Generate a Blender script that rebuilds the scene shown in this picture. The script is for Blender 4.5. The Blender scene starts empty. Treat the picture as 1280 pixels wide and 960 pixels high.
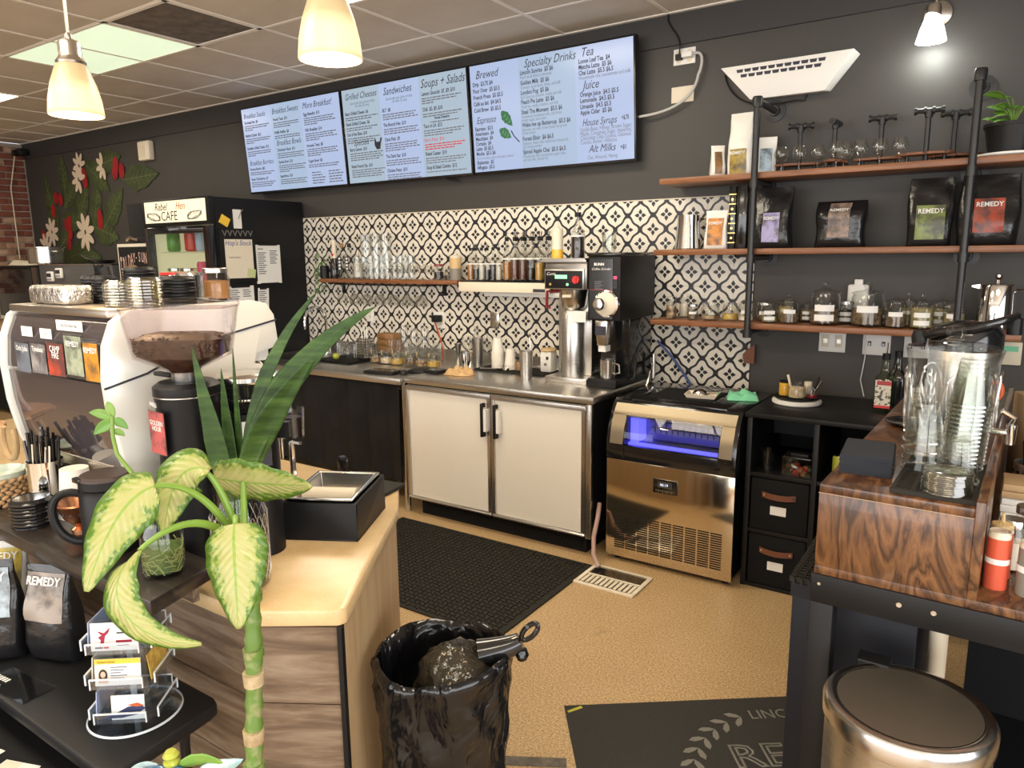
import bpy, bmesh, math, random
from mathutils import Vector, Matrix, noise
from math import sin, cos, pi, radians
random.seed(7)
S = bpy.context.scene
COL = S.collection

# ---------------------------------------------------------------- camera, light, exposure
YAW, PITCH, ROLL, F = radians(-33.93), radians(-10.126), radians(-0.6255), 906.5
f_ = Vector((sin(YAW) * cos(PITCH), cos(YAW) * cos(PITCH), sin(PITCH)))
r_ = Vector((cos(YAW), -sin(YAW), 0))
u_ = r_.cross(f_)
r2 = cos(ROLL) * r_ + sin(ROLL) * u_
u2 = -sin(ROLL) * r_ + cos(ROLL) * u_
cam = bpy.data.objects.new('camera', bpy.data.cameras.new('camera'))
COL.objects.link(cam)
cam.matrix_world = Matrix.Translation((0, 0, 1.65)) @ Matrix((r2, u2, -f_)).transposed().to_4x4()
cam.data.sensor_width = 36
cam.data.lens = F / 1280 * 36
cam.data.clip_start = 0.05
S.camera = cam
S.view_settings.view_transform = 'Standard'
S.view_settings.look = 'None'
S.view_settings.gamma = 1
S.view_settings.use_curve_mapping = False
S.view_settings.exposure = 0.35
S.cycles.transparent_max_bounces = 24
S.cycles.max_bounces = 8
S.cycles.sample_clamp_indirect = 6

W = bpy.data.worlds.new('sky'); S.world = W; W.use_nodes = True
bg = W.node_tree.nodes['Background']
bg.inputs[0].default_value = (0.80, 0.88, 1.0, 1)
bg.inputs[1].default_value = 1.1

def area(name, loc, rot, sx, sy, power, col):
    l = bpy.data.lights.new(name, 'AREA'); l.shape = 'RECTANGLE'; l.size = sx; l.size_y = sy
    l.energy = power; l.color = col
    o = bpy.data.objects.new(name, l); COL.objects.link(o); o.location = loc; o.rotation_euler = rot
    return o
# daylight entering by the shop front's windows, behind the camera, and by the side windows
area('window_daylight_front', (-1.5, -4.55, 1.55), (radians(90), 0, 0), 8.6, 2.1, 200, (1.0, 0.97, 0.93))
area('window_daylight_side', (3.05, -1.0, 1.55), (radians(90), 0, radians(90)), 5.0, 2.1, 120, (1.0, 0.98, 0.95))

# ---------------------------------------------------------------- materials
MT = {}
class NT:
    def __init__(s, name):
        s.m = bpy.data.materials.new(name); s.m.use_nodes = True
        s.t = s.m.node_tree; s.b = s.t.nodes['Principled BSDF']; s.out = s.t.nodes['Material Output']
    def n(s, typ, **kw):
        nd = s.t.nodes.new(typ)
        for k, v in kw.items(): setattr(nd, k, v)
        return nd
    def put(s, sock, v):
        if hasattr(v, 'is_output'): s.t.links.new(v, sock)
        elif isinstance(v, (tuple, list)): sock.default_value = (*v, 1) if len(v) == 3 and len(sock.default_value) == 4 else v
        else: sock.default_value = v
    def m_(s, op, *a):
        nd = s.n('ShaderNodeMath', operation=op)
        for i, v in enumerate(a): s.put(nd.inputs[i], v)
        return nd.outputs[0]
    def mix(s, fac, a, b):
        nd = s.n('ShaderNodeMix', data_type='RGBA')
        s.put(nd.inputs[0], fac); s.put(nd.inputs[6], a); s.put(nd.inputs[7], b)
        return nd.outputs[2]
    def coords(s, kind='Object', scale=(1, 1, 1), rot=(0, 0, 0), rnd=0):
        tc = s.n('ShaderNodeTexCoord'); o = tc.outputs[kind]
        if rnd:
            oi = s.n('ShaderNodeObjectInfo'); vm = s.n('ShaderNodeVectorMath', operation='ADD')
            sc = s.m_('MULTIPLY', oi.outputs['Random'], rnd)
            s.t.links.new(o, vm.inputs[0]); s.t.links.new(sc, vm.inputs[1]); o = vm.outputs[0]
        mp = s.n('ShaderNodeMapping'); s.t.links.new(o, mp.inputs[0])
        mp.inputs['Scale'].default_value = scale; mp.inputs['Rotation'].default_value = rot
        return mp.outputs[0]
    def noise(s, vec, scale, detail=4, rough=.55, dist=0):
        nd = s.n('ShaderNodeTexNoise'); s.t.links.new(vec, nd.inputs['Vector'])
        nd.inputs['Scale'].default_value = scale; nd.inputs['Detail'].default_value = detail
        nd.inputs['Roughness'].default_value = rough; nd.inputs['Distortion'].default_value = dist
        return nd.outputs['Fac']
    def ramp(s, fac, *stops):
        nd = s.n('ShaderNodeValToRGB'); s.t.links.new(fac, nd.inputs[0]); e = nd.color_ramp.elements
        while len(e) < len(stops): e.new(.5)
        for i, (p, c) in enumerate(stops): e[i].position = p; e[i].color = (*c, 1)
        return nd.outputs[0]
    def bump(s, h, strength=.3, dist=.002):
        nd = s.n('ShaderNodeBump'); s.t.links.new(h, nd.inputs['Height'])
        nd.inputs['Strength'].default_value = strength; nd.inputs['Distance'].default_value = dist
        s.t.links.new(nd.outputs[0], s.b.inputs['Normal'])
def mat(name, col, rough=.5, metal=0, spec=.5, coat=0, emit=None, es=1, noise=None, bump=None, alpha=1):
    """plain principled; noise=(scale, second colour, low, high); bump=(scale, strength, distance)"""
    if name in MT: return MT[name]
    k = NT(name); b = k.b
    b.inputs['Base Color'].default_value = (*col, 1); b.inputs['Roughness'].default_value = rough
    b.inputs['Metallic'].default_value = metal; b.inputs['Specular IOR Level'].default_value = spec
    b.inputs['Coat Weight'].default_value = coat; b.inputs['Coat Roughness'].default_value = .05
    b.inputs['Alpha'].default_value = alpha
    if emit: b.inputs['Emission Color'].default_value = (*emit, 1); b.inputs['Emission Strength'].default_value = es
    if noise or bump: v = k.coords(rnd=3)
    if noise:
        nz = k.noise(v, noise[0]); k.put(b.inputs['Base Color'], k.ramp(nz, (noise[2], col), (noise[3], noise[1])))
    if bump: k.bump(k.noise(v, bump[0]), bump[1], bump[2])
    MT[name] = k.m; return k.m
def glass(name, tint=(.970, .972, .965), blend=.5, refl=.9, rough=.02, base=.04):
    if name in MT: return MT[name]
    k = NT(name); k.t.nodes.remove(k.b)
    tr = k.n('ShaderNodeBsdfTransparent'); tr.inputs[0].default_value = (*tint, 1)
    gl = k.n('ShaderNodeBsdfGlossy'); gl.inputs[0].default_value = (refl, refl, refl, 1); gl.inputs['Roughness'].default_value = rough
    lw = k.n('ShaderNodeLayerWeight'); lw.inputs[0].default_value = blend
    fac = k.m_('ADD', k.m_('MULTIPLY', k.m_('POWER', lw.outputs['Facing'], 3.0), .55), base)
    mx = k.n('ShaderNodeMixShader'); k.t.links.new(fac, mx.inputs[0])
    k.t.links.new(tr.outputs[0], mx.inputs[1]); k.t.links.new(gl.outputs[0], mx.inputs[2])
    k.t.links.new(mx.outputs[0], k.out.inputs[0])
    MT[name] = k.m; return k.m
def wood(name, dark, midc, light, grain=(1, 14, 14), scale=3, rough=.45, bump=.15, coat=0, knots=True):
    if name in MT: return MT[name]
    k = NT(name); v = k.coords(scale=grain, rnd=7)
    a = k.noise(v, scale, 6, .6, 1.2); fine = k.noise(v, scale * 9, 3, .6)
    c = k.ramp(a, (.25, dark), (.5, midc), (.75, light))
    c2 = k.mix(k.m_('MULTIPLY', fine, .35), c, dark)
    k.put(k.b.inputs['Base Color'], c2); k.b.inputs['Roughness'].default_value = rough
    k.b.inputs['Coat Weight'].default_value = coat
    k.bump(fine, bump, .001)
    MT[name] = k.m; return k.m

def ring_wood(name, dark, midc, light, rough=.3, coat=.2):
    k = NT(name); v = k.coords(scale=(4.0, 1.3, 1.1))
    a = k.noise(v, 2.6, 5, .55, .9)
    w = k.m_('FRACT', k.m_('MULTIPLY', a, 7.0)); fine = k.noise(k.coords(scale=(30, 4, 4)), 5, 4, .6)
    c = k.ramp(w, (.0, midc), (.3, light), (.62, midc), (.85, dark), (1, midc))
    c = k.mix(k.m_('MULTIPLY', fine, .55), c, dark)
    big = k.noise(v, 1.6, 4, .6, .5)
    k.put(k.b.inputs['Base Color'], k.mix(k.ramp(big, (.38, (0, 0, 0)), (.72, (.65, .65, .65))), c, dark))
    k.b.inputs['Roughness'].default_value = rough; k.b.inputs['Coat Weight'].default_value = coat
    MT[name] = k.m; return k.m

def brushed(name, col, rough=.28, stretch=(2, 2, 60)):
    k = NT(name); v = k.coords(scale=stretch); nz = k.noise(v, 8, 3)
    k.b.inputs['Base Color'].default_value = (*col, 1); k.b.inputs['Metallic'].default_value = 1
    k.put(k.b.inputs['Roughness'], k.m_('ADD', k.m_('MULTIPLY', nz, .18), rough - .09))
    MT[name] = k.m; return k.m

def tile_pattern(name, p, q):
    k = NT(name); tc = k.n('ShaderNodeTexCoord'); sp = k.n('ShaderNodeSeparateXYZ'); k.t.links.new(tc.outputs['Object'], sp.inputs[0])
    x, z = sp.outputs[0], sp.outputs[2]; m = k.m_
    u = m('MULTIPLY', x, 2 * pi / p); v = m('MULTIPLY', z, 2 * pi / q)
    s = m('ADD', m('COSINE', u), m('COSINE', v))
    su = m('POWER', m('SINE', u), 2.0); sv = m('POWER', m('SINE', v), 2.0)
    w = m('SUBTRACT', m('ABSOLUTE', u), m('ABSOLUTE', v))
    s = m('ADD', s, m('MULTIPLY', m('COSINE', m('MULTIPLY', w, .5)), .20))
    s = m('ADD', s, m('MULTIPLY', m('SUBTRACT', m('COSINE', m('MULTIPLY', w, 2.0)), 1.0), .12))
    thr = m('ADD', m('MULTIPLY', m('SQRT', m('ADD', su, sv)), .21), .055)
    line = m('LESS_THAN', m('ABSOLUTE', s), thr)
    def flower(ax, az):
        M = m('MAXIMUM', ax, az); n = m('MINIMUM', ax, az)
        w = m('SUBTRACT', .0125, m('MULTIPLY', m('ABSOLUTE', m('SUBTRACT', M, .019)), .62))
        a = m('LESS_THAN', n, w); b = m('MULTIPLY', m('GREATER_THAN', M, .0075), m('LESS_THAN', M, .036))
        return m('MULTIPLY', a, b)
    ax, az = m('ABSOLUTE', x), m('ABSOLUTE', z)
    fa = flower(ax, az)
    bx, bz = m('ABSOLUTE', m('SUBTRACT', ax, p / 2)), m('ABSOLUTE', m('SUBTRACT', az, q / 2))
    fb = flower(bx, bz)
    ink = m('MAXIMUM', line, m('MAXIMUM', fa, fb))
    k.put(k.b.inputs['Base Color'], k.mix(ink, (.74, .69, .60), (.012, .012, .015)))
    k.b.inputs['Roughness'].default_value = .35
    MT[name] = k.m; return k.m

# ---------------------------------------------------------------- mesh builder
class B:
    def __init__(s): s.v = []; s.f = []; s.M = None
    def add(s, vs, fs):
        o = len(s.v)
        s.v += [tuple(s.M @ Vector(p)) if s.M else tuple(p) for p in vs]; s.f += [tuple(i + o for i in q) for q in fs]
        return s
    def box(s, x0, y0, z0, x1, y1, z1):
        return s.add([(x, y, z) for z in (z0, z1) for y in (y0, y1) for x in (x0, x1)],
                     [(0, 2, 3, 1), (4, 5, 7, 6), (0, 1, 5, 4), (2, 6, 7, 3), (0, 4, 6, 2), (1, 3, 7, 5)])
    def lathe(s, prof, c=(0, 0, 0), n=20, ax='z', closed=False):
        vs, fs = [], []; m = len(prof)
        for i in range(n):
            a = 2 * pi * i / n
            for r, h in prof:
                p = (r * cos(a), r * sin(a), h)
                if ax == 'y': p = (p[0], -p[2], p[1])
                elif ax == 'x': p = (p[2], p[0], p[1])
                vs.append((p[0] + c[0], p[1] + c[1], p[2] + c[2]))
        for i in range(n):
            j = (i + 1) % n
            for t in range(m if closed else m - 1):
                t2 = (t + 1) % m
                fs.append((i * m + t, j * m + t, j * m + t2, i * m + t2))
        s.add(vs, fs); return s
    def cyl(s, r, h, c=(0, 0, 0), n=16, ax='z', r2=None):
        return s.lathe([(0, 0), (r, 0), (r if r2 is None else r2, h), (0, h)], c, n, ax)
    def cup(s, r0, r1, h, t=.003, c=(0, 0, 0), n=20):     # open vessel
        return s.lathe([(0, 0), (r0, 0), (r1, h), (r1 - t, h), (max(r0 - t, .001), t), (0, t)], c, n)
    def tube(s, pts, r, n=8, closed=False):
        P = [Vector(p) for p in pts]; m = len(P); vs, fs = [], []; prev = None
        for i, p in enumerate(P):
            a = P[(i - 1) % m] if (i > 0 or closed) else p; b = P[(i + 1) % m] if (i < m - 1 or closed) else p
            d = (b - a).normalized()
            if prev is None:
                prev = d.orthogonal().normalized()
            e = (prev - d * prev.dot(d)).normalized(); prev = e; g = d.cross(e)
            rr = r[i] if isinstance(r, (list, tuple)) else r
            for k in range(n):
                an = 2 * pi * k / n; vs.append(tuple(p + (e * cos(an) + g * sin(an)) * rr))
        for i in range(m if closed else m - 1):
            j = (i + 1) % m
            for k in range(n): fs.append((i * n + k, i * n + (k + 1) % n, j * n + (k + 1) % n, j * n + k))
        if not closed:
            fs.append(tuple(range(n))[::-1]); fs.append(tuple(range((m - 1) * n, m * n)))
        return s.add(vs, fs)
    def prism(s, poly, a, b, plane='xy'):
        n = len(poly)
        def P(p, h):
            return (p[0], p[1], h) if plane == 'xy' else ((p[0], h, p[1]) if plane == 'xz' else (h, p[0], p[1]))
        return s.add([P(p, a) for p in poly] + [P(p, b) for p in poly],
                     [tuple(range(n))[::-1], tuple(range(n, 2 * n))] + [(i, (i + 1) % n, n + (i + 1) % n, n + i) for i in range(n)])
    def loft(s, rings, cap=True):
        m = len(rings[0]); vs = [p for r in rings for p in r]; fs = []
        for i in range(len(rings) - 1):
            for k in range(m): fs.append((i * m + k, i * m + (k + 1) % m, (i + 1) * m + (k + 1) % m, (i + 1) * m + k))
        if cap: fs.append(tuple(range(m))[::-1]); fs.append(tuple(range(len(vs) - m, len(vs))))
        return s.add(vs, fs)
    def grid(s, pts, nu, nv):
        return s.add(pts, [(j * nu + i, j * nu + i + 1, (j + 1) * nu + i + 1, (j + 1) * nu + i) for j in range(nv - 1) for i in range(nu - 1)])
    def mesh(s, name, m, bev=0, smooth=35, seg=2, fix=True):
        me = bpy.data.meshes.new(name); me.from_pydata(s.v, [], s.f)
        if fix or bev:
            bm = bmesh.new(); bm.from_mesh(me)
            bmesh.ops.remove_doubles(bm, verts=bm.verts, dist=1e-5)
            bmesh.ops.recalc_face_normals(bm, faces=bm.faces)
            if bev:
                es = [e for e in bm.edges if len(e.link_faces) == 2 and e.calc_face_angle(0) > .6]
                bmesh.ops.bevel(bm, geom=es, offset=bev, segments=seg, affect='EDGES', profile=.5, clamp_overlap=True)
            bm.to_mesh(me); bm.free()
        me.shade_smooth(); me.set_sharp_from_angle(angle=radians(smooth))
        if m: me.materials.append(MT[m] if isinstance(m, str) else m)
        return me
    def ob(s, name, m, parent=None, loc=(0, 0, 0), rz=0, bev=0, smooth=35, seg=2, rot=None):
        return link(name, s.mesh(name, m, bev, smooth, seg), parent, loc, rz, rot)
def link(name, me, parent=None, loc=(0, 0, 0), rz=0, rot=None):
    o = bpy.data.objects.new(name, me); COL.objects.link(o); o.location = loc
    o.rotation_euler = rot if rot else (0, 0, rz)
    if parent: o.parent = parent
    return o
def tag(o, label, cat, group=None):
    o['label'] = label; o['category'] = cat
    if group: o['group'] = group
    return o
def thing(name, label, cat, loc=(0, 0, 0), rz=0, group=None, rot=None):
    o = bpy.data.objects.new(name, None); COL.objects.link(o); o.location = loc; o.empty_display_size = .05
    o.rotation_euler = rot if rot else (0, 0, rz)
    return tag(o, label, cat, group)
def struct(o): o['kind'] = 'structure'; return o
def dup(o, loc=None, rz=None, label=None, parent=None, rot=None):
    c = o.copy(); COL.objects.link(c)
    if parent: c.parent = parent
    if loc is not None: c.location = loc
    if rz is not None: c.rotation_euler = (0, 0, rz)
    if rot is not None: c.rotation_euler = rot
    if label: c['label'] = label
    for ch in [x for x in ALLCH(o)]: dup(ch, parent=c)
    return c
def ALLCH(o): return list(o.children)
def txt(body, size, m, parent, loc, rot=(pi / 2, 0, 0), al='LEFT', shear=0, sx=1, off=0, name='lettering', ext=0, ls=1, outline=0, sy=1):
    cu = bpy.data.curves.new(name, 'FONT'); cu.body = body; cu.size = size; cu.align_x = al; cu.shear = shear
    cu.offset = off; cu.resolution_u = 2; cu.space_line = ls; cu.extrude = ext; cu.fill_mode = 'FRONT' if ext == 0 else 'BOTH'
    if outline: cu.fill_mode = 'NONE'; cu.bevel_depth = outline; cu.bevel_resolution = 0
    o = bpy.data.objects.new('t', cu); COL.objects.link(o)
    bpy.context.view_layer.update()
    me = bpy.data.meshes.new_from_object(o.evaluated_get(bpy.context.evaluated_depsgraph_get()))
    bpy.data.objects.remove(o); bpy.data.curves.remove(cu)
    me.name = name; me.materials.clear(); me.materials.append(MT[m] if isinstance(m, str) else m)
    t = link(name, me, parent, loc, rot=rot); t.scale = (sx, sy, .1 if outline else 1)
    return t
def bez(a, b, c, n=12, d=None):
    a, b, c = Vector(a), Vector(b), Vector(c); out = []
    for i in range(n + 1):
        t = i / n
        if d is None: out.append(a * (1 - t) ** 2 + b * 2 * t * (1 - t) + c * t * t)
        else: out.append(a * (1 - t) ** 3 + b * 3 * t * (1 - t) ** 2 + c * 3 * t * t * (1 - t) + Vector(d) * t ** 3)
    return out
# ---------------------------------------------------------------- material list
mat('wall_paint', (.043, .039, .036), .55, noise=(1.5, (.051, .047, .043), .3, .7), bump=(60, .08, .001))
mat('band_paint', (.034, .032, .032), .6)
mat('ceiling_tile', (.60, .55, .48), .9, noise=(3, (.52, .465, .395), .3, .75), bump=(150, .35, .002))
mat('tee_metal', (.80, .75, .68), .5)
mat('void', (.05, .05, .05), .9)
mat('mortar', (.36, .31, .26), .95, bump=(40, .5, .005))
mat('brick', (.22, .065, .035), .9, noise=(6, (.12, .04, .03), .3, .7), bump=(30, .6, .004))
mat('brick_pale', (.40, .27, .18), .9, noise=(9, (.22, .09, .05), .35, .7), bump=(30, .6, .004))
mat('black', (.007, .007, .008), .45, spec=.3)
mat('black_gloss', (.010, .010, .011), .15, coat=.3)
mat('black_matte', (.008, .008, .009), .75, spec=.25)
mat('blueblack', (.008, .009, .014), .5, spec=.3, bump=(25, .1, .001))
mat('black_fabric', (.008, .008, .009), .85, spec=.2, bump=(220, .3, .001))
mat('rubber', (.024, .022, .018), .75, spec=.25, bump=(120, .2, .001))
mat('pipe_black', (.016, .016, .017), .38, bump=(80, .1, .001))
mat('white', (.82, .80, .76), .45)
mat('white_door', (.80, .76, .69), .4, noise=(2, (.76, .72, .64), .35, .7))
mat('white_gloss', (.78, .77, .72), .18, coat=.5)
mat('paper', (.80, .79, .76), .8)
mat('paper_cup', (.82, .78, .70), .75)
mat('cream', (.78, .70, .56), .6)
mat('almond', (.70, .62, .48), .5)
mat('chrome', (.78, .78, .78), .08, 1)
mat('steel', (.62, .60, .57), .22, 1)
mat('steel_dark', (.30, .29, .28), .3, 1)
brushed('brushed', (.60, .58, .55), .30)
brushed('brushed_h', (.58, .56, .53), .30, (60, 2, 2))
mat('mirror_steel', (.66, .57, .44), .10, 1)
mat('nickel', (.55, .50, .44), .3, 1)
mat('copper', (.55, .25, .13), .25, 1)
mat('leather', (.16, .055, .025), .5, bump=(90, .2, .001))
mat('ink', (.03, .03, .045), .6)
mat('ink_grey', (.14, .15, .19), .6)
mat('red', (.60, .03, .03), .35)
mat('dark_red', (.22, .012, .02), .3, coat=.4)
mat('orange', (.50, .09, .02), .4)
mat('yellow', (.85, .55, .05), .4)
mat('lime', (.38, .42, .05), .35)
mat('green_can', (.10, .32, .05), .3)
mat('pink', (.75, .08, .22), .35)
mat('blue', (.04, .10, .45), .4)
mat('blue_hose', (.03, .06, .22), .4)
mat('mint', (.20, .60, .36), .85, bump=(300, .4, .001))
mat('gold', (.75, .52, .18), .3, 1)
mat('foil', (.75, .73, .70), .2, 1, bump=(50, 1, .01))
mat('towel', (.62, .42, .22), .95, noise=(14, (.50, .30, .13), .3, .7), bump=(60, .5, .003))
mat('beans', (.060, .025, .011), .4, noise=(60, (.028, .011, .005), .4, .6))
mat('cinnamon', (.36, .17, .06), .8)
mat('curtain', (.009, .009, .010), .8, spec=.2, noise=(5, (.018, .017, .016), .3, .7))
mat('wicker', (.40, .24, .11), .8, bump=(60, .5, .002))
mat('rope', (.42, .28, .14), .85)
mat('terracotta', (.30, .10, .05), .7)
mat('soil', (.03, .02, .012), .95)
mat('stem', (.17, .30, .04), .45)
mat('cane', (.11, .20, .03), .5, noise=(30, (.30, .30, .14), .5, .66))
mat('cane_husk', (.50, .40, .24), .8, noise=(40, (.30, .20, .10), .35, .7))
mat('moss', (.10, .16, .03), .9, noise=(30, (.03, .06, .01), .3, .7))
mat('water', (.20, .26, .10), .1)
mat('pothos', (.10, .25, .03), .4, noise=(12, (.20, .34, .06), .4, .7))
mat('faux_leaf', (.16, .24, .12), .7, noise=(20, (.30, .36, .22), .4, .7))
mat('lamp_glow', (.95, .85, .6), .4, emit=(1.0, .70, .33), es=6.0)
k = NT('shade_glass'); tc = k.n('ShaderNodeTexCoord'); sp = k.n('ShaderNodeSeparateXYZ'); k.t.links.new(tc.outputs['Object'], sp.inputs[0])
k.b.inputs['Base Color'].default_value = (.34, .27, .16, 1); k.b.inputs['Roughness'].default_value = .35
hot = k.ramp(k.m_('DIVIDE', sp.outputs[2], .15), (.0, (.95, .66, .30)), (.10, (1.5, 1.12, .62)), (.42, (1.5, 1.1, .60)), (.66, (.62, .42, .19)), (1.0, (.40, .27, .13)))  # bulb's glow painted into the shade's emission, strongest in its lower part
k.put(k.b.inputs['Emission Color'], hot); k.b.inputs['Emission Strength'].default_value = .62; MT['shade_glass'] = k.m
mat('sconce_glow', (.95, .95, .92), .4, emit=(.97, 1.0, .93), es=5.0)
mat('panel_glow', (.72, .80, .66), .6, emit=(.80, 1.0, .72), es=.55)
mat('screen', (.02, .02, .02), .2, emit=(.57, .69, 1.0), es=.60)
mat('screen_band', (.02, .02, .02), .2, emit=(.52, .67, .90), es=.60)
mat('screen_band_green', (.02, .02, .02), .2, emit=(.56, .70, .84), es=.56)
mat('sign_glow', (.9, .85, .65), .5, emit=(1.0, .86, .56), es=.42)
mat('lcd', (.2, .6, .3), .4, emit=(.35, .9, .5), es=.7)
mat('lcd_white', (.6, .7, .9), .4, emit=(.7, .85, 1.0), es=.9)
mat('blue_light', (.2, .2, .9), .4, emit=(.14, .13, 1.0), es=1.5)
mat('cooler_inside', (.72, .66, .50), .6, emit=(1.0, .88, .58), es=.30)
mat('ice_grey', (.30, .30, .33), .4)
mat('amber', (.36, .15, .02), .3)
mat('brown_syrup', (.10, .03, .012), .3)
mat('dark_syrup', (.018, .010, .008), .3)
mat('clear_syrup', (.50, .47, .40), .3)
mat('gold_syrup', (.50, .30, .06), .3)
mat('sauce_red', (.62, .10, .05), .35)
mat('sauce_grey', (.24, .22, .18), .4)
mat('plastic_tan', (.60, .42, .20), .4)
mat('plastic_milky', (.72, .66, .52), .4)
mat('honey', (.80, .44, .04), .25)
mat('tea_dark', (.06, .035, .02), .8, noise=(70, (.20, .13, .06), .4, .6))
mat('tea_green', (.20, .18, .07), .8, noise=(70, (.34, .28, .12), .4, .6))
mat('tea_mix', (.45, .30, .14), .8, noise=(50, (.12, .06, .03), .4, .6))
mat('tea_yellow', (.62, .44, .08), .8, noise=(50, (.45, .25, .05), .4, .6))
mat('sugar', (.75, .68, .55), .8)
mat('oats', (.50, .36, .20), .85, noise=(40, (.72, .62, .44), .4, .6))
mat('liquor_label', (.70, .66, .56), .7, noise=(60, (.08, .08, .08), .52, .58))
mat('acrylic_edge', (.75, .78, .80), .15)
mat('hose_pink', (.45, .30, .26), .4)
mat('card_blue', (.42, .50, .72), .6)
mat('skin', (.72, .45, .33), .6)
mat('hair', (.03, .02, .018), .5)
mat('bird_blue', (.03, .13, .30), .2, coat=.6, noise=(60, (.25, .35, .45), .5, .7))
mat('bird_teal', (.25, .42, .42), .25, coat=.4, noise=(40, (.55, .60, .58), .4, .7))
mat('mural_leaf', (.026, .040, .011), .6, noise=(7, (.060, .080, .025), .35, .7))
mat('mural_vein', (.12, .14, .06), .6)
mat('mural_red', (.34, .012, .016), .55, noise=(12, (.20, .008, .01), .35, .7))
mat('mural_petal', (.62, .50, .38), .6)
mat('cardboard', (.45, .30, .16), .85)
glass('glass'); glass('glass_thick', (.955, .958, .95), .5, .9, .03, .028); glass('emboss_glass', (.90, .90, .88), .5, .95, .12, .22); glass('cup_rim', (.85, .85, .82), .5, .95, .12, .30)
glass('plexi', (.955, .935, .945), .5, .85, .02, .03)
glass('acrylic', (.90, .93, .96), .5, .95, .03, .06)
glass('cup_plastic', (.95, .96, .94), .5, .9, .06, .035)
glass('lid_plastic', (.90, .89, .84), .5, .9, .12, .13)
glass('green_glass', (.72, .80, .62), .5, .9, .02, .04)
glass('cooler_glass', (.92, .95, .92), .5, .8, .01, .02)
glass('blue_tint', (.62, .65, .9), .5, .8, .01, .03)
mat('plexi_dark', (.060, .050, .055), .06, spec=.9, coat=.6)
wood('plank', (.060, .036, .020), (.175, .115, .070), (.34, .26, .18), (.9, 9, 9), 3.0, .6, .35)
wood('shelf_wood', (.11, .038, .013), (.25, .092, .032), (.37, .165, .068), (1, 12, 12), 3, .42, .2, .1)
wood('dark_wood', (.010, .008, .007), (.022, .016, .013), (.045, .033, .025), (1, 9, 9), 3, .35, .2, .2)
wood('ply', (.36, .23, .11), (.48, .33, .18), (.56, .40, .23), (8, 8, .6), 2.0, .55, .08)
wood('board_wood', (.20, .09, .03), (.36, .19, .08), (.46, .27, .12), (9, 9, 1), 3, .5, .1)
wood('paddle_wood', (.09, .03, .012), (.20, .075, .028), (.30, .12, .05), (1, 12, 12), 4, .45, .2)
ring_wood('rosewood', (.034, .014, .007), (.135, .056, .022), (.25, .115, .044))
k = NT('laminate'); v = k.coords(); a = k.noise(v, 9, 4); b_ = k.noise(v, 160, 3, .7)
c = k.ramp(a, (.3, (.52, .36, .17)), (.7, (.66, .48, .26)))
k.put(k.b.inputs['Base Color'], k.mix(k.ramp(b_, (.62, (0, 0, 0)), (.70, (.7, .7, .7))), c, (.85, .74, .52)))
k.b.inputs['Roughness'].default_value = .28; MT['laminate'] = k.m
k = NT('floor_cork'); v = k.coords(); a = k.noise(v, 1.6, 5, .6); b_ = k.noise(v, 130, 3, .8); st = k.noise(v, 3.2, 6, .7)
c = k.ramp(a, (.3, (.50, .335, .165)), (.7, (.60, .425, .225)))
c = k.mix(k.ramp(b_, (.40, (.85, .85, .85)), (.52, (0, 0, 0))), c, (.27, .155, .065))
c = k.mix(k.ramp(b_, (.56, (0, 0, 0)), (.66, (.8, .8, .8))), c, (.80, .64, .40))
c = k.mix(k.ramp(st, (.64, (0, 0, 0)), (.78, (.5, .5, .5))), c, (.10, .065, .04))
k.put(k.b.inputs['Base Color'], c); k.b.inputs['Roughness'].default_value = .42; k.bump(b_, .12, .001); MT['floor_cork'] = k.m
k = NT('leaf_var'); uv = k.n('ShaderNodeUVMap'); sp = k.n('ShaderNodeSeparateXYZ'); k.t.links.new(uv.outputs[0], sp.inputs[0])
d = k.m_('MULTIPLY', k.m_('ABSOLUTE', k.m_('SUBTRACT', sp.outputs[0], .5)), 2.0)
ob = k.coords(scale=(1, 1, 1)); nz = k.noise(ob, 70, 3, .7); n2 = k.noise(uv.outputs[0], 7, 4, .6)
vein = k.m_('SINE', k.m_('MULTIPLY', k.m_('ADD', sp.outputs[1], k.m_('MULTIPLY', d, -.25)), 75.0))
e = k.m_('ADD', k.m_('ADD', d, k.m_('MULTIPLY', k.m_('SUBTRACT', nz, .5), 1.1)), k.m_('ADD', k.m_('MULTIPLY', k.m_('SUBTRACT', n2, .5), .7), k.m_('MULTIPLY', vein, .05)))
c = k.ramp(e, (.38, (.37, .37, .14)), (.66, (.27, .32, .08)), (.80, (.075, .16, .016)))
c = k.mix(k.m_('LESS_THAN', d, .05), c, (.22, .33, .06))
k.put(k.b.inputs['Base Color'], c); k.b.inputs['Roughness'].default_value = .35
k.b.inputs['Subsurface Weight'].default_value = 0; k.bump(vein, .25, .002); MT['leaf_var'] = k.m
k = NT('snake_leaf'); uv = k.n('ShaderNodeUVMap'); sp = k.n('ShaderNodeSeparateXYZ'); k.t.links.new(uv.outputs[0], sp.inputs[0])
ob = k.coords(scale=(1, 1, 7)); nz = k.noise(ob, 7, 4, .6)
k.put(k.b.inputs['Base Color'], k.ramp(nz, (.35, (.014, .036, .007)), (.55, (.034, .078, .014)), (.75, (.075, .135, .03))))
k.b.inputs['Roughness'].default_value = .45; k.b.inputs['Specular IOR Level'].default_value = .3; MT['snake_leaf'] = k.m
k = NT('bag_art'); oi = k.n('ShaderNodeObjectInfo'); v = k.coords(rnd=20); nz = k.noise(v, 16, 5, .6)
k.put(k.b.inputs['Base Color'], k.mix(k.ramp(nz, (.44, (0, 0, 0)), (.60, (.8, .8, .8))), oi.outputs['Color'], (.05, .045, .05))); k.b.inputs['Roughness'].default_value = .35; MT['bag_art'] = k.m
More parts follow.
